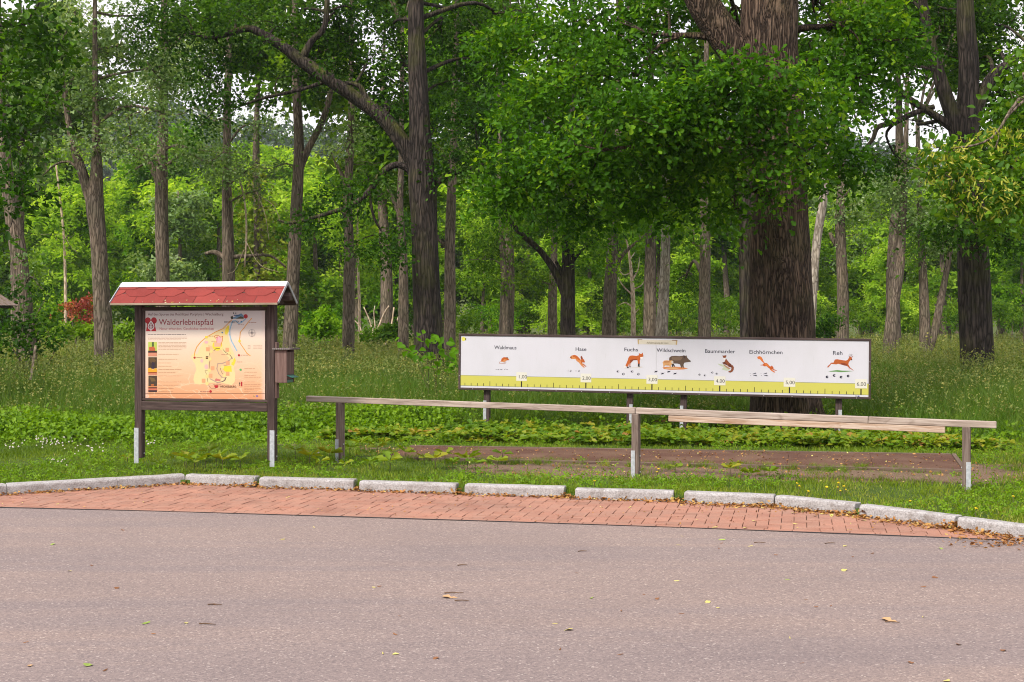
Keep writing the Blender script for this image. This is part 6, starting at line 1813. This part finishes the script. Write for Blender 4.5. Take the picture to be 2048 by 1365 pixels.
# oak seedlings as ground cover along the back edge of the jump lane
n = 1700
t = rng.random(n)
q0, q1 = G(640, 884, LZ), G(2040, 905, LZ)
x = q0.x + (q1.x - q0.x) * t; y = q0.y + (q1.y - q0.y) * t + np.abs(rng.normal(size=n)) * 1.15 + 0.05
hh = rng.uniform(0.02, 0.12, n) * np.clip(1.05 + 0.4 * vnoise(x, y, 2.2, 15), 0.4, 1.5)
keep = ~in_pit(x, y, 0.03)
x, y, hh = x[keep], y[keep], hh[keep]; n = len(x)
m = 6
ang = rng.uniform(0, 2 * PI, (n, 1)) + np.arange(m)[None, :] * (2 * PI / m) + rng.normal(size=(n, m)) * 0.3
di = np.stack([np.cos(ang), np.sin(ang), rng.normal(size=(n, m)) * 0.25 + 0.12], 2).reshape(-1, 3)
pos = np.repeat(np.stack([x, y, LZ + hh], 1), m, 0) + di * 0.01
V, L, S, R = scatter('oak', pos, rng.normal(size=(n * m, 3)) * .3 + [0, -.2, 1], di, rng.uniform(0.07, 0.125, n * m), np.clip(np.repeat(rng.normal(.36, .24, n) + 0.10 * vnoise(x, y, 1.2, 30), m) + rng.normal(size=n * m) * .08, 0, 1))
o = link('seedling_cover', mesh_np('seedling_cover', V, L, S, R), M_SEEDL); tag(o, 'yellow-green oak seedlings covering the ground behind the jump lane', 'seedlings', None, 'stuff')

# tall meadow grass
def meadow(n, y0, y1, hmin, hmax, w, seg, power=1.0, name='meadow_grass'):
    x, y = field(n, y0, y1, 1.08, power)
    e = meadow_y(x)
    shade = (np.hypot(x - 4.2, (y - 20.3)) < 0.75)
    keep = (y > e - 0.1 + rng.random(n) * 0.5) & ~shade
    x, y = x[keep], y[keep]; nn = len(x)
    ramp = np.clip((y - meadow_y(x)) / 2.4, 0.18, 1)
    h = rng.uniform(hmin, hmax, nn) * (0.45 + 0.55 * ramp) * (1 + 0.18 * vnoise(x, y, 0.9, 17))
    behind = (x > -0.9) & (x < 5.2) & (y < 21.6)
    h *= np.where(behind, 0.72, 1.0)
    r = np.clip(0.38 + 0.14 * vnoise(x, y, 0.7, 18) + rng.normal(size=nn) * 0.18, 0, 1)
    return np.stack([x, y, np.full(nn, LZ - 0.02)], 1), h, r
parts = []
pos, h, r = meadow(70000, 17.0, 27, 0.42, 0.90, 0.01, 3)
parts.append(blades(pos, h, rng.uniform(0.007, 0.016, len(h)), rng.uniform(0.15, 0.85, len(h)), r, rng, 3))
pos, h, r = meadow(42000, 27, 42, 0.5, 0.95, 0.016, 3)
parts.append(blades(pos, h, rng.uniform(0.014, 0.026, len(h)), rng.uniform(0.15, 0.7, len(h)), r, rng, 2))
pos, h, r = meadow(30000, 42, 92, 0.55, 0.95, 0.03, 2)
parts.append(blades(pos, h, rng.uniform(0.03, 0.06, len(h)), rng.uniform(0.1, 0.5, len(h)), np.clip(r + 0.55, 0, 1), rng, 2))  # far blades shifted to paler colours: sunlight on this strip painted in
V, L, S, R = join_np(parts)
o = link('meadow_grass', mesh_np('meadow_grass', V, L, S, R), M_TALL); tag(o, 'waist-high uncut meadow grass between the board and the trees', 'grass', None, 'stuff')

# seed heads: nodding panicles on thin stalks
parts = []
for n, y0, y1, sz in ((9000, 18.0, 27, 0.9), (9000, 27, 45, 1.3), (12000, 45, 92, 2.2)):
    pos, h, r = meadow(n, y0, y1, 0.80, 1.08, 0.01, 3)
    n = len(h)
    lean = rng.uniform(0.1, 0.45, n)
    a = rng.uniform(0, 2 * PI, n)
    tip = pos + np.stack([np.cos(a) * lean * h, np.sin(a) * lean * h, h * (1 - 0.28 * lean)], 1)
    m = 5
    tt = rng.uniform(-0.14, 0.02, (n, m)) * h[:, None]
    p = np.repeat(tip, m, 0) + np.stack([np.zeros(n * m), np.zeros(n * m), tt.ravel()], 1) + rng.normal(size=(n * m, 3)) * 0.016 * sz
    d = np.repeat(np.stack([np.cos(a), np.sin(a), rng.uniform(-.4, 1.2, n)], 1), m, 0) + rng.normal(size=(n * m, 3)) * .5
    parts.append(scatter('diamond', p, rng.normal(size=(n * m, 3)), d, rng.uniform(0.02, 0.05, n * m) * sz, np.clip(np.repeat(rng.normal(.42, .22, n), m) + rng.normal(size=n * m) * .1, 0, 1)))
    parts.append(blades(pos, h * 0.97, np.full(n, 0.0035 * sz), lean, np.full(n, .35), rng, 2))
V, L, S, R = join_np(parts)
o = link('seed_heads', mesh_np('seed_heads', V, L, S, R), M_SEED); tag(o, 'straw coloured seed heads above the meadow grass', 'grass', None, 'stuff')

# grass tufts at the kerb gaps and on the bare soil
n = 150
parts = []
tx = rng.uniform(-5.5, 4.9, n); ty = rng.uniform(12.2, 16.5, n)
ok = (ty > kerb_y(tx) - 0.02) & (~in_pit(tx, ty, 0.0))
gx = np.array([(KERB[i][1].x + KERB[i + 1][0].x) / 2 for i in range(4, 9)]); gy = np.array([(KERB[i][1].y + KERB[i + 1][0].y) / 2 + 0.10 for i in range(4, 9)])
q_ = rng.random(170) ** 0.8
hx_ = f1.x + (f0.x - f1.x) * q_ + rng.normal(size=170) * .05; hy_ = f1.y + (f0.y - f1.y) * q_ + rng.normal(size=170) * .14 - .05
tx = np.concatenate([tx[ok], gx, hx_]); ty = np.concatenate([ty[ok], gy, hy_]); n = len(tx)
m = 34
x = np.repeat(tx, m) + rng.normal(size=n * m) * 0.035; y = np.repeat(ty, m) + rng.normal(size=n * m) * 0.035
hh = np.repeat(rng.uniform(0.03, 0.13, n), m) * rng.uniform(0.5, 1.1, n * m)
V, L, S, R = blades(np.stack([x, y, np.full(n * m, LZ - .01)], 1), hh, np.full(n * m, .006), rng.uniform(.3, .9, n * m), np.clip(np.repeat(rng.normal(.35, .15, n), m), 0, 1), rng, 3)
o = link('grass_tufts', mesh_np('grass_tufts', V, L, S, R), M_LAWN); tag(o, 'dark green grass tufts dotted over lawn and bare soil', 'grass', None, 'stuff')

# litter: along the kerb foot, on the soil and the jump lane
P3, S3, R3 = [], [], []
for i, (a, b) in enumerate(KERB):
    L_ = (b - a).length
    n = int(170 * L_ * (1.2 if i < 5 else (1.0 if i < 9 else 1.9)))
    t = rng.random(n)
    d = (b - a) / L_
    off = np.abs(rng.normal(size=n)) * (0.05 if i < 9 else 0.10)
    x = a.x + (b.x - a.x) * t + d.y * off * 1.0; y = a.y + (b.y - a.y) * t - abs(d.x) * off
    P3.append(np.stack([x, y, 0.008 + rng.random(n) * 0.02 * np.exp(-off / .05)], 1)); S3.append(rng.uniform(0.018, 0.05, n)); R3.append(np.clip(rng.normal(.46, .2, n), 0, 1))
for i in list(range(4, 10)) + [10, 11]:
    g = (KERB[i][1] + KERB[i + 1][0]) / 2
    n = 90 if i > 8 else 60
    P3.append(np.stack([g.x + rng.normal(size=n) * 0.07, g.y + rng.normal(size=n) * 0.05 - 0.0, 0.01 + np.abs(rng.normal(size=n)) * 0.018], 1)); S3.append(rng.uniform(0.02, 0.06, n)); R3.append(np.clip(rng.normal(.48, .2, n), 0, 1))
g = G(2045, 1088); n = 200
P3.append(np.stack([g.x + rng.normal(size=n) * 0.28, g.y + rng.normal(size=n) * 0.13, 0.008 + rng.random(n) * 0.02], 1)); S3.append(rng.uniform(0.015, 0.05, n)); R3.append(np.clip(rng.normal(.3, .2, n), 0, 1))
# brown leaves over soil and mats
n = 3600
x = rng.uniform(-2.6, 6.6, n); y = rng.uniform(13.2, 18.4, n)
ok = in_pit(x, y, -0.02) | (bare_f(x, y) > 0.35)
x, y = x[ok], y[ok]; n = len(x)
P3.append(np.stack([x, y, np.where(in_pit(x, y, 0), zp + 0.006, LZ + 0.02)], 1)); S3.append(rng.uniform(0.010, 0.042, n)); R3.append(np.clip(rng.normal(.45, .3, n), 0, 1))
# specks on bricks
n = 320
x = rng.uniform(-5.2, 3.8, n); ey = np.interp(x, [e.x for e in EDGE], [e.y for e in EDGE]); y = ey + rng.random(n) ** 0.7 * (kerb_y(x) - 0.14 - ey)
P3.append(np.stack([x, y, np.full(n, .012)], 1)); S3.append(rng.uniform(0.008, 0.028, n)); R3.append(np.clip(rng.normal(.4, .35, n), 0, 1))
pos = np.concatenate(P3); n = len(pos)
V, L, S, R = scatter('diamond', pos, rng.normal(size=(n, 3)) * .35 + [0, 0, 1], rng.normal(size=(n, 3)) * [1, 1, .3], np.concatenate(S3), np.concatenate(R3))
o = link('leaf_litter', mesh_np('leaf_litter', V, L, S, R), M_LITTER); tag(o, 'rust brown leaf litter gathered along the kerb and over the jump lane', 'leaf litter', None, 'stuff')

# white clover heads
n = 95
cl = [(100, 895, 40, 7), (175, 912, 26, 6), (120, 940, 24, 5), (300, 900, 10, 3), (20, 905, 12, 4), (640, 925, 8, 3)]
V, F = [], []
cr = random.Random(4)
for q in range(n):
    c_ = cr.choices(cl, weights=[5, 4, 2, .6, .6, .5])[0]
    p = G(c_[0] + cr.gauss(0, c_[2] * .6), c_[1] + cr.gauss(0, c_[3] * .8), LZ)
    r = cr.uniform(.008, .014)
    b = len(V)
    z = LZ + cr.uniform(.07, .11)
    V += [(p.x, p.y, z + r), (p.x + r, p.y, z), (p.x, p.y + r, z), (p.x - r, p.y, z), (p.x, p.y - r, z), (p.x, p.y, z - r)]
    F += [(b, b + 1, b + 2), (b, b + 2, b + 3), (b, b + 3, b + 4), (b, b + 4, b + 1), (b + 5, b + 2, b + 1), (b + 5, b + 3, b + 2), (b + 5, b + 4, b + 3), (b + 5, b + 1, b + 4)]
M_CLOVER = flat('white_petals', (0.62, 0.56, 0.52), 0.8)
o = link('clover_flowers', mesh_py('clover_flowers', V, F, smooth=True), M_CLOVER); tag(o, 'white clover heads scattered in the lawn left of the kiosk', 'clover', None, 'stuff')

# ------------------------------------------------------------------ single small plants
# oak seedlings standing in the lawn
def seedling_mesh(seed, nl=6, size=0.105, tone=0.55):
    rg = np.random.default_rng(seed)
    ang = np.arange(nl) * 2 * PI / nl + rg.normal(size=nl) * .3
    di = np.stack([np.cos(ang), np.sin(ang), rg.normal(size=nl) * .2 + .3], 1)
    pos = np.tile([0, 0, 0.11], (nl, 1)) + di * 0.012
    a = scatter('oak', pos, rg.normal(size=(nl, 3)) * .25 + [0, -.45, 1], di, rg.uniform(.8, 1.15, nl) * size, np.clip(rg.normal(tone, .08, nl), 0, 1))
    return mesh_np('leaves', a[0], a[1], a[2], a[3])
SEEDM = [seedling_mesh(70 + i, 5 + i % 3, 0.095 + 0.012 * (i % 3), (0.35, 0.55, 0.72, 0.62)[i % 4]) for i in range(6)]
stv = tube([(0, 0, -.02, .004), (.004, 0, .05, .0035), (0, 0, .115, .002)], 5, 2, 0.02, RNG)
STM = mesh_np('stem', stv[0], stv[1], stv[2])
M_STEM = flat('green_stem', (0.10, 0.09, 0.04), .8)
STM.materials.append(M_STEM)
for m_ in SEEDM: m_.materials.append(M_SEEDL)
sd_px = [(395, 933), (418, 924), (370, 938), (350, 930), (410, 938), (432, 938), (372, 945), (390, 945), (445, 942), (255, 933), (320, 943), (480, 938), (530, 944), (590, 922), (620, 935), (640, 944), (700, 915), (720, 905), (740, 900), (755, 915), (770, 898), (785, 920), (800, 905), (812, 925),
         (830, 895), (850, 930), (870, 940), (890, 930), (905, 938), (935, 940), (950, 950), (995, 945), (660, 930), (690, 948), (740, 940), (780, 945), (1005, 930), (1350, 948), (1460, 955), (1470, 942), (1540, 960), (1500, 965), (1660, 960)]
for i, (a, b) in enumerate(sd_px):
    p = G(a, b, LZ)
    if p.y < float(kerb_y(np.array(p.x))): p.y = float(kerb_y(np.array(p.x))) + 0.05
    r = empty('oak_seedling', p, 'small oak seedling with yellowish lobed leaves standing in the lawn', 'seedling', 'oak seedlings in the lawn')
    r.rotation_euler = (0, 0, bs.uniform(0, 6.28))
    s = bs.uniform(.7, 1.25)
    r.scale = (s, s, s)
    link('stem', STM, None, r); link('leaves', SEEDM[i % 6], None, r)

# yellow hawkweed
fm = bmesh.new()
bmesh.ops.create_cone(fm, cap_ends=True, segments=10, radius1=.016, radius2=.013, depth=.008)
bmesh.ops.create_cone(fm, cap_ends=True, segments=8, radius1=.006, radius2=.013, depth=.012, matrix=T(0, 0, -.009))
FLM = bpy.data.meshes.new('flower_head'); fm.to_mesh(FLM); fm.free()
FLM.materials.append(flat('yellow_petals', (0.72, 0.50, 0.01), .6))
sv2 = tube([(0, 0, -.02, .0022), (.006, 0, .07, .002), (0, 0, .15, .0018)], 5, 2, .02, RNG)
ST2 = mesh_np('stem', sv2[0], sv2[1], sv2[2]); ST2.materials.append(M_STEM)
for a, b in ((1592, 967), (1597, 977), (1614, 986), (1652, 982), (1679, 973), (1687, 974), (1674, 976), (1689, 978), (1683, 981), (1820, 1003), (2028, 999), (1952, 1026), (1190, 963), (1317, 943), (1314, 940)):
    p = G(a, b + 14, LZ)
    r = empty('yellow_flower', p, 'yellow hawkweed flower on a thin stem in the lawn', 'flower', 'yellow flowers in the lawn')
    r.rotation_euler = (bs.uniform(-.2, .2), bs.uniform(-.2, .2), bs.uniform(0, 6))
    s = bs.uniform(.7, 1.0); r.scale = (s, s, s * bs.uniform(.5, .8))
    link('stem', ST2, None, r)
    f = link('flower_head', FLM, None, r); f.matrix_local = T(0, 0, .152) @ RX(.5)

# broad-leaved plant left of the board, and the single leaf in the kerb gap
def leafy_plant(name, label, cat, spots, D, base_px, size, leafm, seed, tone=.5):
    rg = np.random.default_rng(seed)
    p = P(base_px, 800, D); base = Vector((p.x, p.y, LZ))
    root = empty(name, base, label, cat)
    off = np.array(base)
    pts_ = np.array([P(a, b, D + rg.uniform(-.35, .35)) for a, b in spots])
    n = len(pts_)
    parts = []
    for q in range(0, n, 4):
        e = pts_[q]
        parts.append(tube([(off[0] + rg.normal() * .12, off[1] + rg.normal() * .12, LZ - .02, .008), *[tuple((off + e) / 2 + [0, 0, .12]) + (.006,)], (*e, .003)], 5, 4, .03, rg))
    V, L, S, R = join_np(parts)
    link('stem', mesh_np('stem', V - off, L, S, None, True), M_STEM, root)
    V, L, S, R = scatter('ovate', np.repeat(pts_, 2, 0) + rg.normal(size=(2 * n, 3)) * .03, rg.normal(size=(2 * n, 3)) * .35 + [0, -.6, .8], rg.normal(size=(2 * n, 3)) * .7 + [0, -.2, -.3], rg.uniform(.75, 1.2, 2 * n) * size, np.clip(rg.normal(tone, .14, 2 * n), 0, 1))
    link('leaves', mesh_np('leaves', V - off, L, S, R), leafm, root)
    return root
lr = random.Random(8)
spots = [(845, 668), (860, 670), (875, 672), (850, 680), (868, 682), (842, 686), (800, 682), (812, 692), (822, 700), (835, 705), (850, 700), (862, 706), (878, 700), (892, 694), (905, 690), (912, 704), (900, 712), (885, 716), (870, 720), (855, 715), (840, 722), (860, 735), (880, 738), (900, 736), (912, 728), (890, 725), (830, 712), (815, 705), (875, 690), (898, 702)]
leafy_plant('knotweed_plant', 'leafy plant with large heart shaped leaves at the left end of the board', 'plant', spots, 23.5, 868, .15, M_OAKLIGHT, 71, .42)
p = G(921, 966, LZ)
r = empty('plantain_plant', p, 'single upright round leaf in the kerb gap left of the middle rail post', 'plant')
rg = np.random.default_rng(3)
a_ = scatter('ovate', np.array([[0, 0, .03], [0.02, .01, .01], [-.02, .02, .0]]), np.array([[0, -1, .25], [.3, -.8, .5], [-.3, -.6, .8]]), np.array([[.05, 0, 1], [.8, 0, .5], [-.8, 0, .5]]), np.array([.085, .05, .05]), np.array([.75, .5, .5]))
link('leaves', mesh_np('leaves', *a_[:3], a_[3]), M_WEED, r)
link('stem', STM, None, r).scale = (1, 1, .4)

# white wooden stake in the grass at the far left
sp0, sp1 = P(61, 760, 23.5), P(71, 692, 23.4)
st_ = beam('wooden_stake', sp0, sp1, .035, .035, M_DEADWOOD, None, up=(0, 1, 0))
tag(st_, 'pale wooden stake leaning in the tall grass at far left', 'stake')
st_.rotation_mode = 'XYZ'

# ------------------------------------------------------------------ mossy roof of a small hut at the left edge
k = NT('mossy_shingle')
v = k.coords()
n1 = k.noise(v, 5, 4); n2 = k.noise(v, 40, 3)
c = k.ramp(n2, [(0.3, (0.13, 0.09, 0.08)), (0.7, (0.38, 0.29, 0.26))])
c = k.mix(k.ramp(n1, [(0.5, (0, 0, 0)), (0.62, (1, 1, 1))]), c, (0.16, 0.13, 0.03))
k.bsdf(c, .95, .1, bump=n2, bdist=.01)
M_MOSS = k.m
hc = P(34, 612, 23.75)
hut = empty('hut', (hc.x - 1.55, 22.6, LZ), 'corner of a mossy shingled hut roof at the left edge', 'hut')
ho = Vector(hut.location)
pit_ = math.radians(31)
zr = 1.55 * math.tan(pit_)
ze = hc.z - LZ
for sgn in (-1, 1):
    nrow, ncol = 9, 9
    sl = 1.58 / math.cos(pit_)
    for a in range(nrow):
        for b in range(ncol):
            w = 2.2 / ncol
            V = [(-w / 2 + .004, 0, 0), (w / 2 - .004, 0, 0), (w / 2 - .004, sl / nrow * 1.3, .006), (-w / 2 + .004, sl / nrow * 1.3, .006)]
            V += [(q[0], q[1], q[2] + .012) for q in V]
            if a == 0 and b == 0:
                SHM = mesh_py('shingle', V, [(0, 3, 2, 1), (4, 5, 6, 7), (0, 1, 5, 4), (1, 2, 6, 5), (2, 3, 7, 6), (3, 0, 4, 7)]); SHM.materials.append(M_MOSS)
            if a == 0 and b == 0: rf = link('roof', mesh_py('roof', [(sgn * 1.5, -1.08, ze), (0, -1.08, ze + zr - .03), (0, 1.08, ze + zr - .03), (sgn * 1.5, 1.08, ze), (sgn * 1.5, -1.08, ze - .05), (0, -1.08, ze + zr - .08), (0, 1.08, ze + zr - .08), (sgn * 1.5, 1.08, ze - .05)],
                                                                [(0, 1, 2, 3), (4, 7, 6, 5), (0, 4, 5, 1), (1, 5, 6, 2), (2, 6, 7, 3), (3, 7, 4, 0)]), M_BROWN, hut)
            xv = Vector((0, -sgn, 0)) if sgn > 0 else Vector((0, 1, 0)) * 1
            tv = Vector((-sgn * math.cos(pit_), 0, math.sin(pit_)))
            xv = Vector((0, sgn, 0))
            nv = xv.cross(tv)
            if nv.z < 0: xv = -xv; nv = xv.cross(tv)
            Mx = Matrix((xv, tv, nv)).transposed().to_4x4()
            s0 = a * sl / nrow - .02
            Mx.translation = Vector((sgn * 1.56, -1.1 + (b + .5) * w, ze - .01)) + tv * s0 + nv * (.012 + .004 * (a % 2) + bs.uniform(0, .006))
            o = link('shingle', SHM, None, rf); o.matrix_local = Mx
for sx_ in (-0.85, 0.85):
    for sy_ in (-.85, .85):
        beam('post', (sx_, sy_, -.05), (sx_, sy_, ze + .12), .12, .12, M_BROWN, hut, up=(0, 1, 0))
for q in range(9):
    beam('wall_board', (-.79, -.86, .1 + q * .2), (.79, -.86, .1 + q * .2), .02, .194, M_BROWN, hut)
    beam('wall_board', (.86, -.79, .1 + q * .2), (.86, .79, .1 + q * .2), .02, .194, M_BROWN, hut)

# ------------------------------------------------------------------ single leaves and twigs on asphalt and bricks
def leaf_mesh(name, kind, curl, seed):
    TV, TF = template(kind)
    rg = np.random.default_rng(seed)
    V = TV.copy()
    V[:, 1] -= 0.5
    V[:, 2] = V[:, 2] * 0.4 + curl * (V[:, 0] ** 2 * 2.0 + V[:, 1] ** 2 * 0.9) + 0.04
    V[:, 2] -= V[:, 2].min() - 0.02
    return mesh_py(name, [tuple(v) for v in V], TF)
M_YLEAF = flat('yellow_leaf', (0.46, 0.40, 0.13), .6); M_GLEAF = flat('green_leaf', (0.24, 0.33, 0.06), .55); M_BLEAF = flat('brown_leaf', (0.20, 0.085, 0.035), .7); M_TLEAF = flat('tan_leaf', (0.44, 0.27, 0.14), .7)
LM = {}
for nm, mt in (('y', M_YLEAF), ('g', M_GLEAF), ('b', M_BLEAF), ('t', M_TLEAF)):
    LM[nm] = [leaf_mesh('fallen_leaf', 'ovate' if i % 2 else 'bract', .25 + .25 * i, i) for i in range(3)]
    if nm == 't': LM[nm] = [leaf_mesh('fallen_leaf', 'oak', .35, 1)]
    for m_ in LM[nm]: m_.materials.append(mt)
lab = {'y': 'small pale yellow leaf fallen on the paving', 'g': 'small fresh green leaf fallen on the asphalt', 'b': 'small curled brown leaf lying on the asphalt', 't': 'dry tan oak leaf lying on the asphalt'}
known = [('y', 628, 1055), ('y', 565, 1080), ('y', 140, 1143), ('y', 748, 1176), ('y', 372, 1247), ('g', 292, 1248), ('g', 105, 1090), ('g', 1445, 1081), ('y', 1430, 1057), ('y', 1364, 1073), ('y', 1688, 1142), ('g', 1575, 1160), ('g', 1183, 1197), ('y', 1415, 1205), ('y', 1110, 1248), ('y', 1136, 1261), ('y', 1580, 1277), ('b', 1288, 1190), ('b', 1155, 1147), ('b', 1612, 1200), ('b', 1705, 1115), ('b', 1744, 1108), ('b', 1438, 1098),
         ('b', 1870, 1156), ('b', 1552, 1111), ('b', 1632, 1215), ('b', 234, 1177), ('b', 427, 1210), ('b', 210, 1342), ('b', 871, 1318), ('b', 790, 1270), ('b', 307, 1269), ('y', 766, 1308), ('b', 1604, 1327), ('b', 1821, 1326), ('b', 2007, 1302), ('g', 1882, 1098), ('y', 1690, 1093), ('y', 1892, 1363), ('y', 1500, 1093), ('b', 115, 1073), ('b', 245, 1061), ('b', 52, 1286), ('b', 1240, 1310), ('b', 1363, 1228), ('b', 1917, 1290),
         ('y', 115, 1010), ('y', 420, 985), ('y', 745, 985), ('y', 850, 994), ('y', 1060, 1015), ('y', 1260, 1016), ('y', 1310, 1022), ('y', 1525, 1018), ('y', 1585, 1028), ('y', 1645, 1030), ('y', 1728, 1043), ('y', 1590, 1050), ('y', 1920, 1078), ('y', 1630, 1034), ('y', 1508, 1044), ('g', 1960, 1067), ('y', 1490, 1058), ('y', 830, 1037), ('y', 870, 1027), ('b', 980, 1032), ('b', 560, 1020), ('b', 1120, 1300)]
for kd, a, b in known + [(lr.choice('ybbbyg'), lr.uniform(0, 2048), lr.uniform(1062, 1360)) for _ in range(14)]:
    p = G(a, b, 0)
    r = link('fallen_leaf', lr.choice(LM[kd]))
    on_brick = p.y > y_on(EDGE, p.x)
    r.location = (p.x, p.y, .006 if on_brick else .001)
    s = lr.uniform(.03, .062) * (1.15 if kd == 'g' else 1)
    if kd == 'b': s *= .8
    r.scale = (s, s, s); r.rotation_euler = (lr.uniform(-.2, .2), lr.uniform(-.2, .2), lr.uniform(0, 6.28))
    tag(r, lab[kd] if not (kd == 'b' and on_brick) else lab[kd].replace('asphalt', 'paving'), 'leaf', {'y': 'yellow leaves on the paving', 'g': 'green leaves on the road', 'b': 'brown leaves on the road', 't': 'tan leaves on the road'}[kd])
TWM = []
for i in range(3):
    q = tube([(-.5, 0, 0.02, .018), (-.1, .03 * (i - 1), .035, .016), (.25, -.02, .03, .013), (.5, .05 * (i - 1), .02, .007)], 6, 3, .1, RNG)
    m_ = mesh_np('twig', q[0], q[1], q[2], None, True); m_.materials.append(flat('twig_bark', (.12, .07, .04), .85)); TWM.append(m_)
for a, b, L_, ang in ((908, 1188, .12, .15), (924, 1203, .09, -.1), (925, 1132, .07, .1), (430, 1211, .09, -.2), (1165, 1104, .07, .1), (1660, 1088, .09, .1), (1520, 1087, .09, 0), (415, 1250, .10, -.05), (1785, 1246, .08, -.3)):
    p = G(a, b, 0)
    o = link('twig', TWM[int(a) % 3]); o.location = (p.x, p.y, .001); o.rotation_euler = (0, 0, ang + lr.uniform(-.2, .2)); o.scale = (L_, .2, .2)
    tag(o, 'thin brown twig lying on the asphalt', 'twig', 'twigs on the road')
for a, b, s in ((900, 1196, .10), (1779, 1242, .10), (60, 1332, .05)):
    p = G(a, b, 0)
    o = link('fallen_leaf', LM['t'][0]); o.location = (p.x, p.y, .001); o.scale = (s, s, s); o.rotation_euler = (0.1, 0, a)
    tag(o, {900: 'dry tan oak leaf lying between two twigs on the asphalt', 1779: 'curled tan oak leaf by a twig on the right of the asphalt', 60: 'small dry oak leaf at lower left on the asphalt'}[a], 'leaf')

# ------------------------------------------------------------------ summer haze
HAZE = 0.0002
if HAZE > 0:
    k = NT('haze')
    pv = k.n('ShaderNodeVolumePrincipled')
    pv.inputs['Color'].default_value = (0.86, 0.92, 1.0, 1)
    pv.inputs['Density'].default_value = HAZE
    pv.inputs['Anisotropy'].default_value = 0.2
    k.l(pv.outputs[0], k.out.inputs['Volume'])
    bm = bmesh.new()
    bmesh.ops.create_cube(bm, size=1)
    bmesh.ops.scale(bm, vec=(2600, 2000, 92), verts=bm.verts)
    bmesh.ops.translate(bm, vec=(0, 600, 92 / 2 - 1.5), verts=bm.verts)
    hm = bpy.data.meshes.new('haze'); bm.to_mesh(hm); bm.free()
    hz_ = link('haze', hm, k.m)
    hz_['kind'] = 'stuff'
